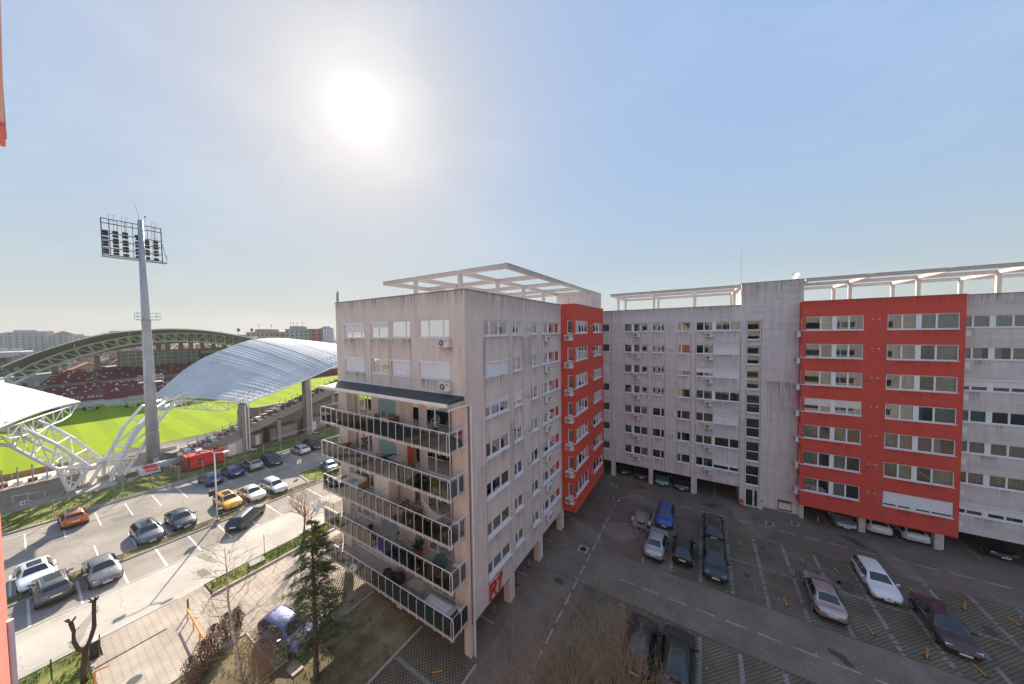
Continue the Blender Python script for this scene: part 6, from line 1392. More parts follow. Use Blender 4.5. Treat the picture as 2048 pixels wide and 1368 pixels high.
for r_ in range(7):
    for i in range(6):
        y = fy0+.35+i*.93+(.25 if i > 2 else 0); z = 33.35+r_*.52
        if r_ == 6 and i in (4, 5): continue
        if r_ == 5 and i == 3: y += .1
        b = MB(); q = rnd.uniform(-.1, .1); w_ = .29; b.hexa([(fx-.30, y-w_, z-.08+q), (fx-.02, y-w_, z+.10+q), (fx-.02, y+w_, z+.10+q), (fx-.30, y+w_, z-.08+q), (fx-.46, y-w_*.8, z+.14+q), (fx-.16, y-w_*.8, z+.30+q), (fx-.16, y+w_*.8, z+.30+q), (fx-.46, y+w_*.8, z+.14+q)]); b.build('floodlight', 'dark', ms)
b = MB(); b.tube([(mx, my-.1, 39), (mx-.05, my-.55, 41.7)], [.03, .015], 5); b.build('lightning_rod', 'steel', ms)
b = MB(); b.tube([(mx, my+.3, 39), (mx, my+.55, 39), (mx, my+.5, 39.5)], .02, 5); b.cyl((mx, my+.5, 39.5), .09, .25, 8); b.build('warning_lamp', 'tail', ms)
# generator
gn = thing('generator', 'bright red container generator beside the stadium fence', 'generator', (-67.3, 15.4, .45), None, R(0))
b = MB(); b.box(-.95, .95, -2.1, 2.2, .25, 2.15); b.build('casing', 'gen', gn, local=True); b = MB(); b.box(-1.0, 1.0, -2.15, 2.25, 2.15, 2.24); b.build('roof', 'gen', gn, local=True); b = MB(); b.box(-.9, .9, -2.05, 2.15, 0, .25); b.build('skid', 'dark', gn, local=True)
for y0, z0, w, h in ((-.9, 1.3, .5, .32), (-1.0, .8, .75, .35), (1.0, 1.55, .5, .2), (1.0, 1.2, .5, .2), (1.0, .85, .5, .2), (1.0, .5, .5, .2)):
    b = MB()
    for k in range(4): b.box(.95, .965, y0, y0+w, z0+k*h/4, z0+k*h/4+h/6)
    b.build('vent', 'dark', gn, local=True)
for y in (-1.4, -.2, .8): b = MB(); b.box(.95, .956, y, y+.015, .3, 2.1); b.build('panel_gap', 'dark', gn, local=True)
b = MB(); b.box(.95, .97, -2.0, -1.75, .35, 2.05); b.build('end_trim', 'dark', gn, local=True)
b = MB(); b.box(-.3, .2, 1.2, 1.7, 2.24, 2.35); b.cyl((.3, -.6, 2.24), .1, .2, 10); b.build('exhaust', 'dark', gn, local=True)
for k in range(3): tag(MB().box(-68.2-k*.9, -67.6-k*.9, 12.3-k*.3, 12.9-k*.3, .4, 1.3).build('crate', 'woodp', loc=(-68-k, 12.4, .4)), ['weathered crate left of the red generator', 'middle crate by the stand stair', 'crate nearest the mast foot'][k], 'crate', 'crates beside the generator')
# white barrier plinths, hoarding near mast
tag(MB().box(-73.0, -72.2, 10.9, 14.3, .45, 1.35).build('concrete_plinth', 'white', loc=(-72.6, 12.6, .45)), 'long white concrete block at the foot of the floodlight mast', 'block')
tag(MB().hexa([(-71.9, 9.3, .5), (-70.3, 9.3, .5), (-70.3, 11.4, .5), (-71.9, 11.4, .5), (-71.9, 9.0, 1.6), (-70.3, 9.2, 1.4), (-70.3, 11.2, 1.2), (-71.9, 11.2, 1.6)]).build('covered_trailer', ['white'], loc=(-71, 10.3, .5)), 'white sheeted box with red stripe before the mast', 'box')
tag(MB().hexa([(-71.0, 9.8, 1.0), (-70.2, 9.8, 1.0), (-70.2, 11.0, .9), (-71.0, 11.0, .9), (-71.2, 9.6, 1.7), (-70.4, 9.7, 1.5), (-70.4, 11.1, 1.35), (-71.2, 11.1, 1.6)]).build('folded_tarpaulin', 'signred', loc=(-70.7, 10.4, 1.3)), 'crumpled red tarpaulin on the white box by the mast', 'tarpaulin')
tag(MB().box(-76.5, -76.3, 9.0, 14.2, .5, 2.5).build('hoarding', 'cloth', loc=(-76.4, 11.5, .5)), 'pale hoarding behind the floodlight mast', 'hoarding')
# perimeter fence
fc = thing('perimeter_fence', 'tall steel mesh fence between car park and stadium bank', 'fence', (-64.0, 4, 0))
y = 1.9
while y < 46: poly_tube(fc, 'fence_post', [(-64.0, y, 0), (-64.0, y, 2.3)], .045, 'steel', 6); y += 2.52
b = MB()
for z in (.3, 1.2, 2.2): b.tube([(-64.0, 1.9, z), (-64.0, 46, z)], .008, 4)
yy = 1.9
while yy < 30: b.tube([(-64.0, yy, .1), (-64.0, yy, 2.2)], .003, 3, cap=False); yy += .25
tag(b.build('fence_wires', 'steel', fc), kind='stuff')
b = MB(); b.box(-63.95, -63.8, 1.9, 46, 0, .26); b.build('base_wall', 'kerb', fc)
b = MB(); b.tube([(-64.4, 23.5, 2.75), (-65.5, 60, 4.4)], .03, 4); b.build('barbed_wire', 'white', fc)

# ---- far (west) stand
ws = thing('stadium_stand', 'far maroon-seated stadium stand under the big arched roof with glass boxes', 'stadium stand', (-161, 30, 0))
b = MB(); b.box(-161.3, -161, 2, 100, 0, 3.4); b.build('front_wall', 'seatred', ws)
def tier(x0, z0, n, dx, dz, yoff, sl):
    con = MB(); red = MB(); wh = MB()
    for k in range(n):
        x = x0-k*dx; z = z0+k*dz; ya = yoff+k*sl
        con.box(x-dx, x, ya, 100, z-.5, z)
        y = ya+.3
        while y < 82:
            if abs((y-14) % 11.5) < .9 or (14 < n and False): y += .55; continue
            q = wh if rnd.random() < .085 or (k in (n-1,) and rnd.random() < .15) else red
            s = .46 if q is wh else .5
            q.hexa([(x-.55, y, z+.35), (x-.12, y, z+.35), (x-.12, y+s, z+.35), (x-.55, y+s, z+.35), (x-.60, y, z+.75), (x-.50, y, z+.75), (x-.50, y+s, z+.75), (x-.60, y+s, z+.75)])
            y += .55 if q is red else 1.1 if rnd.random() < .3 else .55
    con.build('terrace', 'concrete', ws); tag(red.build('maroon_seats', 'seatred', ws), kind='stuff'); tag(wh.build('white_seats', 'white', ws), kind='stuff')
tier(-161.3, 2.6, 12, .9, .215, 2.0, .25); tier(-173.5, 6.2, 13, .92, .25, 4.0, .3)
b = MB(); b.box(-173.5, -172.2, 4, 100, 4.2, 4.6); b.build('walkway', 'concrete', ws); b = MB(); b.box(-173.6, -173.4, 5, 100, 4.6, 6.2); b.build('concourse_wall', 'concrete', ws)
for y in (14, 25.5, 37, 48.5): b = MB(); b.box(-173.41, -173.35, y-1.5, y+1.5, 4.6, 6.0); b.build('vomitory', 'dark', ws); 
for y in (14, 25.5, 37, 48.5, 60):
    b = MB()
    for k in range(12): b.box(-162.2-k*.9, -161.3-k*.9, y-.5, y+.35, 2.6+k*.215, 2.66+k*.215)
    for k in range(13): b.box(-174.42-k*.92, -173.5-k*.92, y-.5, y+.35, 6.2+k*.25, 6.26+k*.25)
    b.build('aisle', 'cloth', ws)
# words on the front wall, built as strokes
GL = {'U': [((0, 1), (0, .1)), ((0, .1), (.6, .1)), ((.6, .1), (.6, 1))], 'T': [((0, .95), (.7, .95)), ((.35, .95), (.35, 0))], 'A': [((0, 0), (.35, 1)), ((.35, 1), (.7, 0)), ((.15, .35), (.55, .35))], 'R': [((0, 0), (0, 1)), ((0, .95), (.55, .95)), ((.55, .95), (.55, .55)), ((.55, .5), (0, .5)), ((.25, .5), (.6, 0))], 'D': [((0, 0), (0, 1)), ((0, .95), (.4, .95)), ((.4, .95), (.6, .7)), ((.6, .7), (.6, .3)), ((.6, .3), (.4, .05)), ((.4, .05), (0, .05))], 'I': [((.2, 0), (.2, 1))], 'L': [((0, 1), (0, .05)), ((0, .05), (.5, .05))], 'X': [((0, 0), (.6, 1)), ((.6, 0), (0, 1))], 'N': [((0, 0), (0, 1)), ((0, 1), (.6, 0)), ((.6, 0), (.6, 1))], 'O': [((0, 0), (0, 1)), ((0, 1), (.6, 1)), ((.6, 1), (.6, 0)), ((.6, 0), (0, 0))], 'S': [((0, .05), (.6, .05)), ((.6, .05), (.6, .5)), ((.6, .5), (0, .5)), ((0, .5), (0, .95)), ((0, .95), (.6, .95))], 'E': [((0, 0), (0, 1)), ((0, .95), (.55, .95)), ((0, .5), (.5, .5)), ((0, .05), (.55, .05))]}
fwt = Face((-161, 0, 0), (0, 1, 0), (1, 0, 0))
def word(F, par, txt, u, z, h, m, sp=.95, w=.16):
    for c in txt:
        if c != ' ': letter(F, par, [((u+a*h*.9, z+b_*h), (u+c_*h*.9, z+d_*h)) for (a, b_), (c_, d_) in GL[c]], w*h, m, .08)
        u += sp*h if c != 'I' else .5*h
word(fwt, ws, 'UTA', 9.0, 2.35, .8, 'white'); word(fwt, ws, 'ARAD', 11.8, 2.35, .8, 'white')
# glass boxes
b = MB(); b.box(-192, -186, 21.3, 100, 8.2, 15.4); b.build('lounge_body', 'dark', ws)
fg = Face((-185.6, 0, 0), (0, 1, 0), (1, 0, 0)); b = MB(); fg.box(b, 21.2, 52, 8.3, 15.5, -.3, -.25); b.build('lounge_glazing', simple('lounge_glass', (.12, .16, .17), .12, 0, .3, .4, .7), ws)
b = MB()
for i in range(17): fg.box(b, 21.3+i*1.9-.06, 21.3+i*1.9+.06, 8.3, 15.4, -.25, -.12)
for z in (8.3, 9.8, 11.6, 13.2, 14.6): fg.box(b, 21.2, 51.8, z-.05, z+.05, -.25, -.10)
b.build('mullion_grid', 'whitesteel', ws)
b = MB(); fg.box(b, 20.9, 100, 15.4, 15.7, -.4, .1); fg.box(b, 20.9, 21.25, 8.2, 15.4, -.4, .1); b.build('red_trim', 'signred', ws)
b = MB(); fg.box(b, 42.5, 56, 11.2, 14.9, -.12, -.04); b.build('sign_panel', 'dark', ws)
b = MB(); fg.box(b, 43.2, 51, 13.3, 14.6, -.04, 0); b.build('pale_band', 'cur0', ws); word(fg, ws, 'ALEXANDRION', 44.4, 11.7, .85, 'white')
for i in range(11): b = MB(); fg.box(b, 24.5+i*2.3, 26.4+i*2.3, 8.0, 8.6, .2, .3); b.build('balustrade', 'white', ws)
b = MB(); fg.box(b, 30, 75, 7.6, 8.2, .3, .6); b.build('dark_fascia', 'grille', ws)
for y in (16.0, 30.8, 33.3, 37.1, 40, 43.6, 47.1, 50.8, 57, 63, 7.4):
    b = MB(); b.box(-185, -183.9, y-.6, y+.6, 5 if y < 20 else 15.7, 14.2 if y < 10 else (14.5 if y < 20 else 19.4)); b.build('pillar', 'concrete', ws)
# big arched roof
Of = [(-186, .5, 8.0), (-186, 8, 12.3), (-186, 17, 15.6), (-186, 27, 17.6), (-186, 37, 18.4), (-186, 48, 17.8), (-186, 60, 15.6), (-186, 74, 11)]
If = [(-160.5, -1.6, 13.6), (-160.5, 4.7, 17.6), (-160.5, 13.9, 21.7), (-160.5, 22.5, 23.3), (-160.5, 32, 23.75), (-160.5, 42, 22.6), (-160.5, 54.5, 19.4), (-160.5, 70, 14.5)]
roof(ws, Of, If, 50, bulge=1.2, th=.35)
top = [(-9, 1.0), (-3, 8.0), (2.5, 12.9), (7.2, 15.9), (12.5, 18.4), (20.8, 21.0), (26.5, 21.7), (34, 22.2), (41.6, 21.9), (51.3, 20.4), (60, 17.6), (68, 13.5), (76, 8)]
bot = [(-8, .5), (-3.5, 4.2), (.3, 8.0), (4.9, 11.6), (12.4, 15.2), (20.7, 18.2), (26.4, 19.0), (34, 19.2), (41.5, 18.4), (49.7, 17.0), (58, 14), (66, 9.5), (74, 4)]
def itp(P, n):
    out = []; L = [0]
    for i in range(1, len(P)): L.append(L[-1]+math.dist(P[i], P[i-1]))
    for k in range(n):
        d = L[-1]*k/(n-1)
        for i in range(1, len(P)):
            if d <= L[i]+1e-6: t = (d-L[i-1])/(L[i]-L[i-1]); out.append((P[i-1][0]+(P[i][0]-P[i-1][0])*t, P[i-1][1]+(P[i][1]-P[i-1][1])*t)); break
    return out
for xx in (-171, -174):
    T = itp(top, 34); B2 = itp(bot, 34)
    b = MB(); b.tube([(xx, y, z) for y, z in T], .3, 6); b.build('arch_chord', 'whitesteel', ws); b = MB(); b.tube([(xx, y, z) for y, z in B2], .3, 6); b.build('arch_chord', 'whitesteel', ws)
    b = MB()
    for i in range(34):
        b.tube([(xx, *T[i]), (xx, *B2[i])], .17, 5)
        if i < 33: b.tube([(xx, *T[i]), (xx, *B2[i+1])] if i < 19 else [(xx, *B2[i]), (xx, *T[i+1])], .13, 5)
    b.build('lattice', 'whitesteel', ws)
b = MB()
for i in range(1, 33, 4):
    y, z = T[i]; b.tube([(-171, y, z+.2), (-161.5, y-.6, z+1.1)], .14, 5); b.tube([(-171, y, z+1.2), (-161.5, y-.6, z+1.3)], .1, 5); b.tube([(-171, y, z), (-171, y, z+1.3)], .12, 5); b.tube([(-166, y-.3, z+1.25), (-166, y-.3, z+.65)], .08, 5)
b.build('roof_bracket', 'whitesteel', ws)
# grow-light rigs on the pitch
rig0 = None
for i, (x, y, l) in enumerate([(-156, 9.5, 'left'), (-151, 11.5, 'second from left'), (-153, 17, 'middle'), (-145.5, 18.5, 'nearest'), (-155.5, 24, 'rightmost')]):
    o = thing('pitch_lighting_rig', 'white folding lighting rig on wheels on the shaded pitch edge, %s of five' % l, 'lighting rig', (x, y, 0), 'lighting rigs on the pitch')
    b = MB()
    for zz in (1.3, 1.9):
        for dx in (-1.2, 1.2): b.bar((dx, -5, zz), (dx, 5, zz), .12)
    for k in range(11): yy = -5+k; b.bar((-1.2, yy, 1.3), (1.2, yy, 1.9), .07); b.bar((-1.2, yy, 1.9), (-1.2, min(5, yy+1), 1.3), .07); b.bar((1.2, yy, 1.3), (1.2, min(5, yy+1), 1.9), .07)
    b.build('boom', 'white', o, local=True)
    b = MB(); b.bar((0, -1, 0.4), (0, 0, 1.4), .15); b.bar((0, 1, .4), (0, 0, 1.4), .15); b.bar((0, -1.1, .4), (0, 1.1, .4), .15); b.build('chassis', 'white', o, local=True)
    for yy in (-1.1, 1.1): b = MB(); b.cyl((-.15, yy, .35), .35, .3, 12, 'x'); b.build('wheel', 'black', o, local=True)
goal = thing('goal', 'white football goal frame seen through the pillars of the near stand', 'goal', (-124.5, 88, 0)); b = MB(); b.tube([(-3.66, 0, 0), (-3.66, 0, 2.44), (3.66, 0, 2.44), (3.66, 0, 0)], .07, 6); b.build('frame', 'white', goal, local=True); b = MB(); b.tube([(-3.66, 0, 2.44), (-3.66, 1.6, 0), (3.66, 1.6, 0), (3.66, 0, 2.44)], .03, 4); b.build('net_support', 'white', goal, local=True)
# north end stand seen between the pillars
ns = thing('stadium_stand', 'red-seated end stand seen in slivers beneath the near roof', 'stadium stand', (-120, 108, 0))
con = MB(); red = MB()
for k in range(14):
    con.box(-152, -90, 96+k*.9, 96.9+k*.9, 0, 1.5+k*.42)
    x = -151
    while x < -91: red.box(x, x+.5, 96.2+k*.9, 96.6+k*.9, 1.8+k*.42, 2.2+k*.42); x += .62
con.build('terrace', 'concrete', ns); tag(red.build('red_seats', 'seatred', ns), kind='stuff')
b = MB(); b.box(-152, -90, 95.4, 95.6, 0, 2.2); b.build('front_wall', 'seatred', ns)
# ============================================================ street furniture
lp = thing('street_lamp', 'grey double-headed street lamp on the median beside the yellow crossover', 'street lamp', (-47.1, 11.65, .08))
b = MB(); b.tube([(0, 0, 0), (0, 0, 4), (0, 0, 7.7)], [.085, .075, .055], 10); b.build('pole', 'whitesteel', lp, local=True, smooth=True)
b = MB(); b.cyl((0, 0, 0), .16, .06, 12); b.build('base', 'steel', lp, local=True)
b = MB(); b.tube([(-.55, -.75, 8.15), (-.2, -.25, 7.95), (0, 0, 7.7), (.25, .3, 7.7), (.5, .55, 7.72)], .045, 6); b.build('arm', 'whitesteel', lp, local=True)
for s, q in ((-1, (-.85, -1.05, 8.2)), (1, (.75, .8, 7.72))):
    b = MB(); c = Vector(q); b.hexa([(c.x-.22, c.y-.3, c.z-.05), (c.x+.22, c.y-.3, c.z-.05), (c.x+.22, c.y+.3, c.z-.05), (c.x-.22, c.y+.3, c.z-.05), (c.x-.16, c.y-.24, c.z+.1), (c.x+.16, c.y-.24, c.z+.1), (c.x+.16, c.y+.24, c.z+.1), (c.x-.16, c.y+.24, c.z+.1)]); h = b.build('lamp_head', 'whitesteel', lp, local=True)
    b = MB(); b.box(c.x-.17, c.x+.17, c.y-.24, c.y+.24, c.z-.075, c.z-.05); b.build('lens', 'white', h, local=True)
for dy in (-.1,): b = MB(); b.box(-.2, .06, -.6, -.12, 2.9, 3.5); b.build('small_sign', 'dark', lp, local=True)
bn = thing('waste_bin', 'dark green waste bin strapped to the foot of the street lamp', 'bin', (-47.15, 11.95, .08)); b = MB(); b.cyl((0, 0, .45), .2, .62, 12, r2=.24); b.build('bucket', 'green', bn, local=True); b = MB(); b.cyl((0, 0, 1.07), .25, .06, 12); b.build('lid', 'dark', bn, local=True); b = MB(); b.tube([(0, .1, 0), (0, .1, .5)], .03, 6); b.build('stand', 'dark', bn, local=True)
sp_ = thing('road_sign', 'small white rectangular sign on a thin pole at the traffic island', 'road sign', (-52.1, 22.3, .1)); b = MB(); b.tube([(0, 0, 0), (0, 0, 1.9)], .03, 6); b.build('pole', 'steel', sp_, local=True); b = MB(); b.box(.03, .05, -.3, .3, 1.35, 1.9); b.build('sign_plate', 'white', sp_, local=True); b = MB(); b.box(.05, .055, -.05, .05, 1.42, 1.82); b.build('printed_mark', 'dark', sp_, local=True)
tag(MB().tube([(-35.6, 12.0, 0), (-35.6, 12.0, 2.05)], .03, 6).build('sign_post', 'steel', loc=(-35.6, 12, 0)), 'thin bare sign post at the road edge of the verge', 'post')
for i, (x, y, h) in enumerate([(-33.85, 7.85, 1.25), (-33.9, 10.2, 1.1), (-33.95, 12.5, 1.3), (-33.95, 15.2, 1.2)]):
    tag(MB().tube([(x, y, 0), (x, y, h)], .028, 6).build('fence_stake', 'green', loc=(x, y, 0)), ['slim green stake at the near tip of the grass verge', 'slim green stake beside the concrete slab on the verge', 'slim green stake half way along the verge kerb', 'slim green stake before the bare tree'][i], 'stake', 'stakes along the verge')
tag(MB().hexa([(-35.5, 10.7, .06), (-34.7, 10.6, .06), (-34.6, 11.7, .06), (-35.4, 11.8, .06), (-35.5, 10.7, .2), (-34.7, 10.6, .2), (-34.6, 11.7, .2), (-35.4, 11.8, .2)]).build('concrete_slab', 'kerb', loc=(-35, 11.2, .06)), 'pale concrete slab lying in the grass verge', 'slab')
tag(MB().box(-22.1, -21.3, 8.3, 8.95, .03, .12).build('paving_slab', 'tiles', loc=(-21.7, 8.6, .03)), 'lone square paving slab in the dry grass left of the fir', 'slab')
# lifting barrier
ba = thing('lifting_barrier', 'white road barrier arm on a dark cabinet behind the pruned trunk', 'barrier', (-34.2, 2.1, .05)); b = MB(); b.box(-34.35, -33.95, 1.95, 2.3, 0, 1.1); b.build('cabinet', 'dark', ba); b = MB(); b.bar((-34.15, 2.0, 1.0), (-34.15, 6.0, 1.02), .06, .1); b.build('arm', 'white', ba); b = MB(); b.box(-34.4, -33.9, 1.9, 2.35, 1.1, 1.16); b.build('lid', 'white', ba)
# green mesh fence along the lawn
mf = thing('mesh_fence', 'green wire mesh fence beside the front lawn at the bottom left', 'fence', (-34.0, 1, 0))
for y in (-1.6, .55, 2.35): b = MB(); b.box(-34.03, -33.97, y-.03, y+.03, 0, 1.35); b.build('fence_post', 'green', mf)
b = MB(); y = -3.0
while y < 2.35: b.tube([(-34.0, y, .12), (-34.0, y, 1.3)], .0035, 3, cap=False); y += .09
for z in (.12, .5, .9, 1.3): b.tube([(-34, -3, z), (-34, 2.35, z)], .005, 3)
tag(b.build('mesh_wires', 'green', mf), kind='stuff')
# orange rail barrier and short post
ob = thing('orange_barrier', 'long orange four-legged rail barrier standing on the square paving', 'barrier', (-30, 6, 0))
b = MB(); b.tube([(-32.55, 6.15, .75), (-28.3, 6.05, .78), (-27.85, 6.02, .68)], .055, 8); b.build('rail', 'orange', ob)
for x in (-32.4, -31.0, -29.6, -27.85): b = MB(); b.tube([(x, 6.12, 0), (x, 6.12, .74)], .04, 6); b.build('leg', 'orange', ob)
tag(MB().tube([(-33.35, 6.35, 0), (-33.35, 6.35, .95), (-33.35, 6.35, 1.0)], [.05, .05, .07], 8).build('bollard', 'bark_d', loc=(-33.35, 6.35, 0)), 'short brown bollard at the head of the orange rail barrier', 'bollard')
o2 = thing('orange_barrier', 'orange post with short arm cropped by the bottom edge beside the pruned trunk', 'barrier', (-31.1, 1.9, 0)); b = MB(); b.tube([(-31.1, 1.9, 0), (-31.1, 1.9, .95)], .05, 6); b.build('leg', 'orange', o2); b = MB(); b.tube([(-31.1, 1.9, .95), (-30.9, 2.4, .95)], .05, 6); b.build('rail', 'orange', o2)

# ============================================================ trees
def branch(b, p, d, L, r, depth, spread=.6, bend=.18, upb=.25, n=4, kids=3, tips=None, shrink=.68, rmin=.006):
    k = 4; pts = [p]; q = p.copy(); dd = d.copy()
    for i in range(k):
        dd = (dd+Vector((rnd.uniform(-bend, bend), rnd.uniform(-bend, bend), rnd.uniform(-bend*.5, bend*.5)+upb*.12))).normalized(); q = q+dd*(L/k); pts.append(q)
    r1 = max(rmin*.7, r*.55); b.tube(pts, [r+(r1-r)*i/k for i in range(k+1)], n if r > .03 else 3, cap=False)
    if tips is not None and depth <= 1: tips.append((q, dd))
    if depth <= 0: return
    for i in range(kids):
        t = rnd.uniform(.35, 1.0) if i else 1.0; bp = pts[int(t*k)]; a = rnd.uniform(0, 6.28)
        ax = dd.cross(Vector((math.cos(a), math.sin(a), .3))).normalized(); nd = (dd+ax*spread*rnd.uniform(.6, 1.3)+Vector((0, 0, upb*.5))).normalized()
        branch(b, bp, nd, L*shrink*rnd.uniform(.75, 1.15), max(rmin, r1*rnd.uniform(.6, .85)), depth-1, spread, bend, upb, n, kids, tips, shrink, rmin)
def tree(name, label, cat, base, trunk_pts, rad, tm, limbs, bm, group=None):
    o = thing(name, label, cat, base, group); b = MB(); b.tube([Vector(base)+Vector(p) for p in trunk_pts], rad, 9); b.build('trunk', tm, o, smooth=True)
    b = MB()
    for f in limbs: f(b)
    b.build('branches', bm, o); return o
# bare street tree behind the fir
bp = Vector((-34.8, 15.1, 0)); lim = []
for i in range(9):
    a = i*.7+.2; z = 1.5+.16*i
    lim.append(lambda b, a=a, z=z: branch(b, bp+Vector((0, .05*z, z)), Vector((math.cos(a), math.sin(a), .75)), 1.5, .055, 4, .55, .16, .35, 5, 3))
lim.append(lambda b: branch(b, bp+Vector((0, .15, 2.4)), Vector((0, .1, 1)), 1.4, .06, 4, .5, .15, .3, 5, 3))
tree('bare_tree', 'bare young tree on the verge behind the fir top', 'tree', tuple(bp), [(0, 0, 0), (0, .03, 1), (0, .1, 2.0), (.05, .2, 3)], [.13, .11, .09, .04], 'bark', lim, 'twig')
# birch with white trunk
bb = Vector((-23.3, 6.5, 0)); tp = [(0, 0, 0), (-.2, -.05, 1.6), (-.5, -.15, 3.4), (-.62, -.3, 5.2), (-.6, -.3, 7.0), (-.6, -.35, 8.6)]
lim = []
for i in range(40):
    t = .22+.78*i/40; k = t*5; j = min(int(k), 4); p = Vector(tp[j]).lerp(Vector(tp[j+1]), k-j); a = i*2.4; L = 1.9*(1-.45*t)
    lim.append(lambda b, p=p, a=a, L=L, t=t: branch(b, bb+p, Vector((math.cos(a), math.sin(a), .35+.5*t)), L*.75, .026*(1.3-t), 3, .5, .2, .1, 4, 3, rmin=.0035))
tree('birch_tree', 'leafless birch with pale curved trunk at the bottom edge', 'tree', tuple(bb), tp, [.10, .09, .075, .055, .035, .012], 'birch', lim, 'twig')
# pruned stump tree
pb = Vector((-31.95, 1.55, 0)); o = thing('pruned_tree', 'dark pollarded tree with two knobbly bare limbs', 'tree', tuple(pb))
b = MB(); b.tube([pb+Vector(p) for p in ((0, 0, 0), (0, .02, .8), (0, .12, 1.6), (0, .12, 2.1))], [.17, .15, .15, .14], 9); b.build('trunk', 'bark_d', o, smooth=True)
for pts, rs in (([(0, .12, 2.0), (0, .32, 2.5), (0, .5, 3.2), (0, .52, 4.0), (0, .55, 4.75)], [.12, .10, .10, .09, .09]), ([(0, .12, 2.0), (0, -.12, 2.35), (0, -.24, 2.9), (0, -.22, 3.5), (0, -.30, 4.1)], [.12, .10, .09, .085, .10])):
    b = MB(); b.tube([pb+Vector(p) for p in pts], rs, 8); e = pb+Vector(pts[-1])
    for _ in range(7): a = rnd.uniform(0, 6.28); b.tube([e, e+Vector((.12*math.cos(a), .2*math.sin(a), rnd.uniform(.1, .32)))], [.05, .035], 6)
    for _ in range(9): k = rnd.randint(1, 3); p = pb+Vector(pts[k]); a = rnd.uniform(0, 6.28); b.tube([p, p+Vector((.1*math.cos(a), .22*math.sin(a), .1))], [.018, .008], 4)
    b.build('limb', 'bark_d', o)
# small sapling on the median
sb = Vector((-47.0, 2.9, .08)); tree('sapling', 'thin bare sapling on the median behind the grey-brown saloon', 'sapling', tuple(sb), [(0, 0, 0), (0, .05, .4)], [.03, .02], 'bark', [lambda b, a=a: branch(b, sb+Vector((0, .04, .35)), Vector((0, math.cos(a), 1.1)), .8, .012, 2, .4, .15, .3, 4, 2, rmin=.004) for a in (0, 2.6, 1.3)], 'twig')
# fir
cb = Vector((-19.9, 9.0, 0)); o = thing('fir_tree', 'tall dark fir with sparse drooping boughs left of the balconies', 'tree', tuple(cb))
b = MB(); b.tube([cb, cb+Vector((-.05, .05, 3)), cb+Vector((-.1, .1, 6.5)), cb+Vector((-.1, .1, 10.1))], [.16, .13, .08, .015], 9); b.build('trunk', 'bark', o, smooth=True)
b = MB(); b.tube([cb+Vector((-.35, .15, 0)), cb+Vector((-.35, .1, 2)), cb+Vector((-.55, .3, 5))], [.09, .07, .02], 7); b.build('trunk', 'bark', o, smooth=True)
nb = MB(); n1 = MB(); n2 = MB()
def spray(B, p, d, s, cnt):
    sd = d.cross(Vector((0, 0, 1)));
    if sd.length < .1: sd = Vector((1, 0, 0))
    sd.normalize()
    for _ in range(int(cnt*1.7)):
        q = p+Vector((rnd.gauss(0, s*.45), rnd.gauss(0, s*.45), rnd.gauss(0, s*.28))); a = (d*rnd.uniform(.5, 1)+sd*rnd.uniform(-1, 1)+Vector((0, 0, rnd.uniform(-.5, .25)))).normalized(); L = rnd.uniform(.10, .24); w = Vector((rnd.uniform(-1, 1), rnd.uniform(-1, 1), rnd.uniform(-1, 1))).cross(a).normalized()*rnd.uniform(.008, .02)
        B.add([q-w, q+w, q+a*L+w*.3, q+a*L-w*.3], [(0, 1, 2, 3)])
for i in range(250):
    t = rnd.random()**.95; z = 1.9+8.0*t; a = rnd.uniform(0, 6.28); R_ = (2.35*(1-t)**.62+.12)*rnd.uniform(.45, 1.12)
    if z < 3.2 and rnd.random() < .5: R_ *= .6
    p0 = cb+Vector((-.08, .08, z)); d = Vector((math.cos(a), math.sin(a), .18)); pts = [p0]
    for k in range(5): d = (d+Vector((rnd.uniform(-.12, .12), rnd.uniform(-.12, .12), -.09))).normalized(); pts.append(pts[-1]+d*R_/5)
    nb.tube(pts, [.028, .022, .017, .013, .009, .005], 4, cap=False)
    dens = 1.35 if rnd.random() < .82 else .12
    for k in range(2, 6): spray(n1 if rnd.random() < .6 else n2, pts[k], d, .07+.20*R_/2, int((12 if k > 3 else 9)*dens*(.55 if z > 8.6 else 1)))
nb.build('branches', 'bark', o); tag(n1.build('needles', 'needle', o), kind='stuff'); tag(n2.build('needles', 'needle_l', o), kind='stuff')
# brown column hedge plants
def shrub(base, h, r, label, m='hedge', n=900, name='columnar_shrub', grp=None, tw='twig'):
    o = thing(name, label, 'shrub', base, grp); base = Vector(base); b = MB(); g = MB()
    for i in range(14): a = rnd.uniform(0, 6.28); b.tube([base, base+Vector((r*.5*math.cos(a), r*.5*math.sin(a), h*.6)), base+Vector((r*.8*math.cos(a), r*.8*math.sin(a), h*rnd.uniform(.75, 1.02)))], [.02, .012, .004], 4, cap=False)
    b.build('stems', tw, o)
    for _ in range(n):
        t = rnd.random(); a = rnd.uniform(0, 6.28); rr = r*math.sqrt(rnd.random())*math.sin(math.pi*min(1, .18+t*.82))**.5*(1+.25*math.sin(a*3+t*9)); p = base+Vector((rr*math.cos(a), rr*math.sin(a), .05+t*h)); w = Vector((rnd.gauss(0, 1), rnd.gauss(0, 1), rnd.gauss(0, 1))).normalized()*.05; u_ = w.cross(Vector((rnd.gauss(0, 1), rnd.gauss(0, 1), rnd.gauss(0, 1)))).normalized()*.025
        g.add([p-w, p-u_, p+w, p+u_], [(0, 1, 2, 3)])
    tag(g.build('foliage', m, o), kind='stuff')
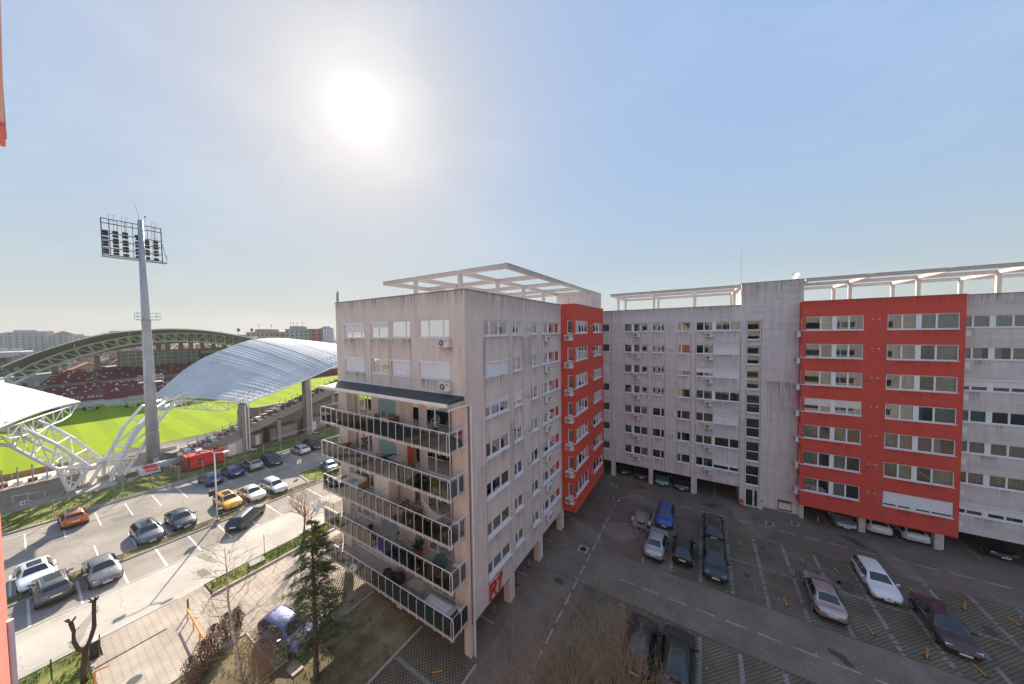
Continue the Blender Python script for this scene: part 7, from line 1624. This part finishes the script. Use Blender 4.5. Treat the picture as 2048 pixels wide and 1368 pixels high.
for i, (x, y, h, r) in enumerate([(-27.9, 7.1, 1.9, .45), (-27.2, 6.3, 2.1, .5), (-26.5, 5.6, 2.0, .5), (-25.8, 4.9, 2.0, .5), (-28.4, 7.8, 1.5, .4)]):
    shrub((x, y, 0), h, r, ['brown conifer shrub, second from the top of the row by the birch', 'brown conifer shrub in the middle of the row by the birch', 'brown conifer shrub just behind the birch trunk', 'brown conifer shrub cropped by the bottom edge', 'smallest brown conifer shrub at the top of the row'][i], n=1500, grp='brown shrubs in a row by the birch')
# bare twiggy bushes
def twigbush(base, h, r, n, label, m='twig_y', depth=2, up=.9, name='bare_bush', green=0, th=.012):
    o = thing(name, label, 'bush', base); base = Vector(base); b = MB(); g = MB()
    for i in range(n):
        a = rnd.uniform(0, 6.28); e = rnd.uniform(.05, 1)**.6; d = Vector((math.cos(a)*e*(1-up*.5), math.sin(a)*e*(1-up*.5), up+.15)).normalized(); p = base+Vector((rnd.uniform(-r, r)*.5, rnd.uniform(-r, r)*.5, 0)); L = h*rnd.uniform(.35, .62)
        branch(b, p, d, L, th*rnd.uniform(.7, 1.3), depth, .42, .14, .18, 3, 3, rmin=.0055 if h > 4 else .004)
    b.build('stems', m, o)
    if green:
        for _ in range(green): a = rnd.uniform(0, 6.28); rr = r*math.sqrt(rnd.random()); p = base+Vector((rr*math.cos(a), rr*math.sin(a), rnd.uniform(.1, h*.45))); spray(g, p, Vector((math.cos(a), math.sin(a), .6)), .12, 3)
        tag(g.build('foliage', 'needle', o), kind='stuff')
twigbush((-22.6, 7.3, 0), 2.6, 1.2, 70, 'bare reddish shrub growing over the blue-roofed car', 'twig', 2, .7)
twigbush((-24.2, 7.6, 0), 2.2, .9, 30, 'bare shrub with pale stems beside the birch', 'twig', 2, .6)
twigbush((-3.9, 16.3, 0), 5.4, 1.5, 30, 'tall bare ochre shrub with many fine stems before the two dark cars', 'twig_y', 3, 1.1, green=0, th=.034)
twigbush((-6.3, 15.2, 0), 4.6, 1.7, 34, 'bare ochre thicket at the bottom centre', 'twig_y', 3, 1.0, th=.03)
twigbush((-8.3, 14.3, 0), 3.9, 1.5, 26, 'fine bare thicket left of the ochre thicket', 'twig_y', 3, 1.0, th=.026)
twigbush((-1.5, 15.2, 0), 4.6, 1.6, 16, 'bare shrub with green undergrowth in front of the black-green SUV', 'twig_y', 3, .85, green=900, th=.028)
twigbush((1.3, 13.2, 0), 7.0, .5, 3, 'slim pale forked sapling at the bottom edge right of the black-green SUV', 'cream', 2, 1.3, name='bare_sapling', th=.02)
def firtop(base, h, label):
    o = thing('young_fir', label, 'tree', base); base = Vector(base); b = MB(); b.tube([base, base+Vector((0, 0, h))], [.08, .01], 7); b.build('trunk', 'bark', o); nb = MB(); g = MB()
    for i in range(90):
        t = rnd.random(); z = h*(.3+.7*t); a = rnd.uniform(0, 6.28); R_ = (1.2*(1-t)+.15); p = base+Vector((0, 0, z)); e = p+Vector((math.cos(a)*R_, math.sin(a)*R_, .25*R_)); nb.tube([p, e], [.012, .004], 3, cap=False)
        for k in range(4): spray(g, p.lerp(e, .3+.23*k), (e-p).normalized(), .09, 9)
    nb.build('branches', 'bark', o); tag(g.build('needles', 'needle', o), kind='stuff')
firtop((5.3, 14.2, 0), 8.3, 'young fir whose dark tip shows at the bottom right of centre')
firtop((2.9, 12.5, 0), 4.8, 'small young fir cropped by the bottom edge')
tag(MB().tube([(5.9, 13.8, 0), (6.0, 13.8, 5), (6.05, 13.85, 9.6)], [.03, .02, .01], 5).build('sapling', 'twig', loc=(5.9, 13.8, 0)), 'thin brown stem standing beside the young fir tip', 'sapling')
# trees seen between stand and block
def crown_tree(base, h, r, label, bare=True, m='treefar', grp=None, n=700):
    o = thing('tree', label, 'tree', base, grp); base = Vector(base); b = MB(); b.tube([base, base+Vector((0, 0, h*.45))], [r*.09, r*.05], 6); b.build('trunk', 'bark', o); g = MB()
    cl = [(rnd.uniform(-.6, .6)*r, rnd.uniform(-.6, .6)*r, h*rnd.uniform(.42, .95), r*rnd.uniform(.3, .55)) for _ in range(9)]
    for i in range(n):
        cx, cy, cz, cr = rnd.choice(cl); v = Vector((rnd.gauss(0, 1), rnd.gauss(0, 1), rnd.gauss(0, .8))).normalized()*cr*rnd.random()**.4; p = base+Vector((cx, cy, cz))+v; s = r*.07; w = Vector((rnd.gauss(0, 1), rnd.gauss(0, 1), rnd.gauss(0, 1))).normalized()*s; u_ = w.cross(Vector((rnd.gauss(0, 1), rnd.gauss(0, 1), rnd.gauss(0, 1)))).normalized()*s*.6
        g.add([p-w, p-u_, p+w, p+u_], [(0, 1, 2, 3)])
    g.build('crown', m, o); return o
crown_tree((-92, 98, 0), 15, 5, 'pale leafy tree between the near stand and the R1 block', m='needle_l', n=1200); crown_tree((-84, 92, 0), 13, 4, 'green tree beyond the near stand pillar', m='needle', n=900)

# ============================================================ the town beyond
def block(cx, cy, w, d, h, rz, wm, label, floors_=10, bays=8, name='apartment_tower', roof_box=True, wcol='dark', cat='apartment block', balc=None, hipped=None, grp=None):
    o = thing(name, label, cat, (cx, cy, 0), grp, rz); b = MB(); b.box(-w/2, w/2, -d/2, d/2, 0, h); wl = b.build('wall', wm, o, local=True)
    fh = (h-2)/floors_
    for s in (-1, 1):
        g = MB()
        for i in range(floors_):
            for j in range(bays):
                x = -w/2+w*(j+.25)/bays; g.box(x, x+w*.5/bays, min(s*d/2, s*(d/2+.12)), max(s*d/2, s*(d/2+.12)), 1.5+i*fh+fh*.3, 1.5+i*fh+fh*.8)
        g.build('windows', wcol, o, local=True)
        g = MB()
        for i in range(floors_):
            for j in range(max(2, int(bays*d/w))):
                y = -d/2+d*(j+.3)/max(2, int(bays*d/w)); g.box(min(s*w/2, s*(w/2+.12)), max(s*w/2, s*(w/2+.12)), y, y+d*.35/max(2, int(bays*d/w)), 1.5+i*fh+fh*.3, 1.5+i*fh+fh*.8)
        g.build('windows', wcol, o, local=True)
        if balc:
            g = MB()
            for i in range(floors_): g.box(-w*.18, w*.18, min(s*d/2, s*(d/2+1.2)), max(s*d/2, s*(d/2+1.2)), 1.2+i*fh, 1.2+i*fh+fh*.42)
            g.build('balconies', balc, o, local=True)
    if hipped:
        g = MB(); g.add([(-w/2-.5, -d/2-.5, h), (w/2+.5, -d/2-.5, h), (w/2+.5, d/2+.5, h), (-w/2-.5, d/2+.5, h), (-w/3, 0, h+d*.28), (w/3, 0, h+d*.28)], [(0, 1, 5, 4), (1, 2, 5), (2, 3, 4, 5), (3, 0, 4), (3, 2, 1, 0)]); g.build('roof', hipped, o, local=True)
    elif roof_box:
        g = MB(); g.box(-w*.15, w*.1, -d*.3, d*.3, h, h+2.6); g.build('lift_house', wm, o, local=True)
        g = MB(); g.box(-w/2-.2, w/2+.2, -d/2-.2, d/2+.2, h, h+.5); g.build('parapet', 'concrete', o, local=True)
    return o
cols = {k: simple(k, c, .9, 0, .1, .2) for k, c in dict(w_grey=(.34, .33, .33), w_pale=(.48, .46, .44), w_yel=(.50, .34, .15), w_och=(.45, .28, .12), w_brick=(.33, .13, .07), w_green=(.38, .42, .34), w_blue=(.30, .36, .45), w_pink=(.50, .33, .30), rooft=(.33, .15, .10), roofg=(.22, .21, .22), w_cream=(.58, .52, .42)).items()}
M.update(cols)
def polar(az, dist): return dist*math.cos(R(az)), dist*math.sin(R(az))
G5 = 'distant apartment blocks at the left edge'
for i, (az, dist, w, d, h, m, l) in enumerate([(-179.3, 640, 18, 14, 24.5, 'w_grey', 'pale high-rise slab at the very left edge'), (179.2, 610, 22, 14, 27, 'w_grey', 'tallest of the pale high-rises at the left, with a dark stair strip'), (178.1, 620, 18, 14, 26, 'w_pale', 'pale high-rise right of the tallest one'), (177.1, 600, 16, 14, 24, 'w_grey', 'grey high-rise with a reddish roof edge'), (176.2, 590, 14, 12, 22, 'w_pale', 'white and pink banded block at the end of the left group'), (173.6, 560, 16, 13, 25, 'w_grey', 'grey slab standing alone left of the arched roof'), (172.2, 590, 20, 12, 23, 'w_pale', 'pale block with green edge before the arched roof'), (170.6, 640, 22, 12, 24.5, 'w_grey', 'pale block with maroon roof just above the arched roof'), (175.1, 700, 14, 10, 18, 'w_yel', 'small yellow block between two pale groups')]):
    x, y = polar(az, dist); block(x, y, d, w, h, R(rnd.uniform(-8, 8)), m, l, 9, 4, grp=G5, balc='w_pink' if i == 4 else None, hipped='rooft' if i in (3, 7) else None)
G6 = 'apartment blocks behind the near stand roof'
x, y = polar(160.0, 330); o = block(x, y, 14, 26, 22.8, R(-20), 'w_yel', 'yellow-ochre apartment block with antennas behind the near stand roof', 7, 5, grp=G6, balc='w_cream')
b = MB(); b.box(-5, 5, -7, 3, 22.8, 25.6); b.build('roof_house', 'w_och', o, local=True)
def mast(par, x, y, z, h, n=3):
    b = MB()
    for i in range(n): b.tube([(x+i*.5, y, z), (x+i*.5, y, z+h*(1-.1*i))], .06, 5); b.box(x+i*.5-.2, x+i*.5+.2, y-.25, y+.25, z+h*.55, z+h*.95-.1*i)
    b.build('antenna_mast', 'steel', par, local=True)
mast(o, 5.5, -5, 25.6, 4.5, 2); mast(o, 5, 3, 25.6, 4, 3); b = MB(); b.tube([(6.5, -12, 22), (6.5, -12, 26.8)], .06, 5); b.build('antenna_mast', 'steel', o, local=True)
x, y = polar(158.0, 322); block(x, y, 12, 12, 22.4, R(-20), 'w_och', 'lower ochre block between the yellow and the green block', 7, 4, grp=G6, roof_box=False)
x, y = polar(156.2, 310); o = block(x, y, 14, 18, 24.8, R(-22), 'w_green', 'greenish apartment block crowned with phone masts', 8, 5, grp=G6, balc='w_pale')
b = MB(); b.box(-5, 5, -6, 3, 24.8, 27.6); b.build('roof_house', 'w_grey', o, local=True)
for yy in (-5.5, -3.5, -1, 2.5): mast(o, 5, yy, 27.4, 3.6, 3)
x, y = polar(154.0, 305); block(x, y, 14, 9, 25.2, R(-22), 'w_brick', 'brick-red gable block right of the greenish one', 8, 2, grp=G6, roof_box=False)
x, y = polar(152.6, 470); o = block(x, y, 14, 15, 28.0, R(-26), 'w_blue', 'tall white and blue modern block next to the R1 wall', 8, 5, grp=G6, balc='w_pale', wcol='white')
x, y = polar(162.4, 360); o = block(x, y, 8, 11, 21.4, R(-18), 'w_grey', 'grey roof house with two floodlight clusters on top', 6, 3, grp=G6, roof_box=False)
for yy in (-4.5, 4.5):
    b = MB(); b.tube([(0, yy, 21), (0, yy, 25)], .15, 6); b.box(-.3, .3, yy-1.0, yy+1.0, 24.2, 26.8); b.build('lamp_cluster', 'dark', o, local=True)
# second floodlight mast showing above the R1 roof
x, y = polar(150.95, 150); m2 = thing('floodlight_mast', 'far floodlight mast whose dark lamp rack peeps over the left corner of the R1 roof', 'floodlight mast', (x, y, 0), None, R(150))
b = MB(); b.tube([(0, 0, 0), (0, 0, 38)], [.8, .35], 10); b.build('shaft', 'steel', m2, local=True)
for r_ in range(9): b = MB(); b.bar((-.9+.05*r_, -.2, 31.2+r_*.9), (.9, .2, 31.0+r_*.9), .12); b.build('lamp_rail', 'dark', m2, local=True)
for r_ in range(9):
    for c_ in (-.7, 0, .7): b = MB(); b.box(c_-.28, c_+.28, -.6, -.1, 31.1+r_*.9, 31.55+r_*.9); b.build('floodlight', 'dark', m2, local=True)
b = MB(); b.tube([(0, 0, 38), (0, 0, 41.5)], .04, 5); b.build('lightning_rod', 'steel', m2, local=True)
# industrial hall and low houses behind the far stand
hall = thing('industrial_hall', 'long flat grey hall with red gates at the left edge behind the arched roof', 'hall', (-262, 0, 0)); b = MB(); b.box(-285, -262, -30, 5, 0, 12.8); b.build('wall', 'w_brick', hall); b = MB(); b.box(-285.5, -261.5, -30.5, 5.5, 12.8, 15.0); b.build('fascia', 'w_pale', hall)
for k in range(8): b = MB(); b.box(-261.9, -261.8, -28+k*4, -25.2+k*4, 5, 12.5); b.build('gate', 'w_blue' if k % 2 else 'dark', hall)
for k in range(9): b = MB(); b.box(-280, -279, -29+k*3.6, -26+k*3.6, 15, 16.4); b.build('skylight', 'w_cream', hall)
low = thing('low_building', 'long low grey building with narrow windows behind the far stand', 'building', (-200, 6, 0)); b = MB(); b.hexa([(-204, -12, 0), (-198, -12, 0), (-198, 22, 0), (-204, 22, 0), (-204, -12, 7.2), (-198, -12, 7.2), (-198, 22, 9.6), (-204, 22, 9.6)]); b.build('wall', 'w_grey', low)
for k in range(12): y = -10+k*2.3; b = MB(); b.box(-197.95, -197.8, y, y+.9, 4.2, 5.8); b.build('window', 'dark' if k % 3 else 'w_cream', low)
hs = []
G7 = 'red-roofed houses beyond the stadium'
adj = ['broad', 'narrow', 'steep', 'long', 'small', 'square', 'tall', 'low']
wh_ = ['left edge under the arched roof', 'gap left of the first roof column', 'gap beside the pale stadium pillar', 'gap right of the pale stadium pillar', 'gap before the glass boxes', 'background under the roof arch', 'background above the glass boxes', 'strip above the arched roof']
ORD = 'first second third fourth fifth sixth seventh eighth ninth tenth eleventh twelfth thirteenth fourteenth fifteenth sixteenth seventeenth eighteenth nineteenth twentieth twenty-first twenty-second twenty-third twenty-fourth twenty-fifth twenty-sixth twenty-seventh twenty-eighth twenty-ninth thirtieth'.split()
for i, az in enumerate(sorted([rnd.uniform(149, 181) for _ in range(30)], reverse=True)):
    dist = rnd.uniform(215, 560); x, y = polar(az, dist); w = rnd.uniform(8, 16); d = rnd.uniform(8, 12); h = rnd.uniform(4, 7.5)
    o = thing('house', 'house with %s roof beyond the stadium, %s from the left of its row' % ('red tiled' if i % 3 else 'grey', ORD[i]), 'house', (x, y, 0), G7, R(rnd.uniform(-30, 30)))
    b = MB(); b.box(-w/2, w/2, -d/2, d/2, 0, h); b.build('wall', rnd.choice(['w_cream', 'w_pale', 'w_pink', 'w_grey']), o, local=True)
    b = MB(); b.add([(-w/2-.4, -d/2-.4, h), (w/2+.4, -d/2-.4, h), (w/2+.4, d/2+.4, h), (-w/2-.4, d/2+.4, h), (-w/2-.4, 0, h+d*.35), (w/2+.4, 0, h+d*.35)], [(0, 1, 5, 4), (1, 2, 5), (2, 3, 4, 5), (3, 0, 4), (3, 2, 1, 0)]); rf = b.build('roof', 'rooft' if i % 3 else 'roofg', o, local=True)
    for s in (-1, 1):
        b = MB(); n = int(w/3)
        for k in range(n): b.box(-w/2+1+k*3, -w/2+2.2+k*3, min(s*d/2, s*(d/2+.06)), max(s*d/2, s*(d/2+.06)), h*.35, h*.7)
        b.build('windows', 'dark', o, local=True)
    b = MB(); b.box(w*.2, w*.2+.7, -.4, .4, h+d*.2, h+d*.5); b.build('chimney', 'w_brick', rf, local=True)
h2 = thing('gabled_house', 'cream gabled house with purple-brown roof behind the far stand', 'house', (-196, 15.5, 0)); b = MB(); b.add([(-192, 9.2, 4), (-192, 20.5, 4), (-192, 20.5, 8.6), (-192, 14.8, 11.2), (-192, 9.2, 8.0), (-202, 9.2, 4), (-202, 20.5, 4), (-202, 20.5, 8.6), (-202, 14.8, 11.2), (-202, 9.2, 8.0)], [(0, 1, 2, 3, 4), (9, 8, 7, 6, 5), (1, 6, 7, 2), (5, 0, 4, 9)]); b.build('wall', 'w_cream', h2); b = MB(); b.hexa([(-202, 8.2, 7.5), (-191.5, 8.2, 7.5), (-191.5, 14.8, 11.3), (-202, 14.8, 11.3), (-202, 8.2, 7.8), (-191.5, 8.2, 7.8), (-191.5, 14.8, 11.7), (-202, 14.8, 11.7)]); b.hexa([(-202, 14.8, 11.3), (-191.5, 14.8, 11.3), (-191.5, 21.5, 8.1), (-202, 21.5, 8.1), (-202, 14.8, 11.7), (-191.5, 14.8, 11.7), (-191.5, 21.5, 8.4), (-202, 21.5, 8.4)]); b.build('roof', 'w_brick', h2)
for k in range(5): b = MB(); b.box(-191.95, -191.85, 10.5+k*1.8, 11.4+k*1.8, 6.6, 8.2); b.build('window', 'white', h2)
# far wood and scattered town trees
g = MB()
for i in range(5200):
    az = rnd.uniform(147, 182); dist = rnd.uniform(220, 900)
    if rnd.random() < .4: az = rnd.choice([150, 155, 163, 166, 169, 174, 178])+rnd.gauss(0, 1.2)
    x, y = polar(az, dist); s = rnd.uniform(1.0, 2.2); z = rnd.uniform(.5, 7.5+dist*.005)
    w = Vector((rnd.gauss(0, 1), rnd.gauss(0, 1), rnd.gauss(0, 1))).normalized()*s; u_ = w.cross(Vector((rnd.gauss(0, 1), rnd.gauss(0, 1), rnd.gauss(0, 1)))).normalized()*s*.7; p = Vector((x, y, z)); g.add([p-w, p-u_, p+w, p+u_], [(0, 1, 2, 3)])
tag(g.build('far_tree_belt', 'treefar', loc=(0, 0, 0)), kind='stuff')
for i, az in enumerate(sorted([163.5, 164.4, 165.2, 166.1, 167, 168, 168.9, 169.8, 170.7, 171.5, 172.6, 173.2, 174.3, 150, 151, 149.5, 152, 176, 178, 180, 161, 159, 157.4, 155.4, 153.4, 165.6], reverse=True)):
    x, y = polar(az, rnd.uniform(215, 260)); crown_tree((x, y, 0), rnd.uniform(11, 15), rnd.uniform(3.5, 5.5), 'bare winter tree in the wood behind the far stand, %s from the left' % ORD[i], grp='bare winter trees behind the far stand', m='twig', n=420)

# ============================================================ haze
hz = MB(); hz.box(-1000, 120, -420, 700, -1.06, 60); ho = hz.build('haze', M['white'], loc=(0, 0, 0)); tag(ho, kind='stuff')
hm = bpy.data.materials.new('haze_air'); hm.use_nodes = True; nt = hm.node_tree; nt.nodes.clear()
o_ = nt.nodes.new('ShaderNodeOutputMaterial'); v = nt.nodes.new('ShaderNodeVolumePrincipled'); v.inputs['Color'].default_value = (.86, .91, 1, 1); v.inputs['Density'].default_value = .00025; v.inputs['Anisotropy'].default_value = .25
nt.links.new(v.outputs[0], o_.inputs['Volume']); ho.data.materials.clear(); ho.data.materials.append(hm)
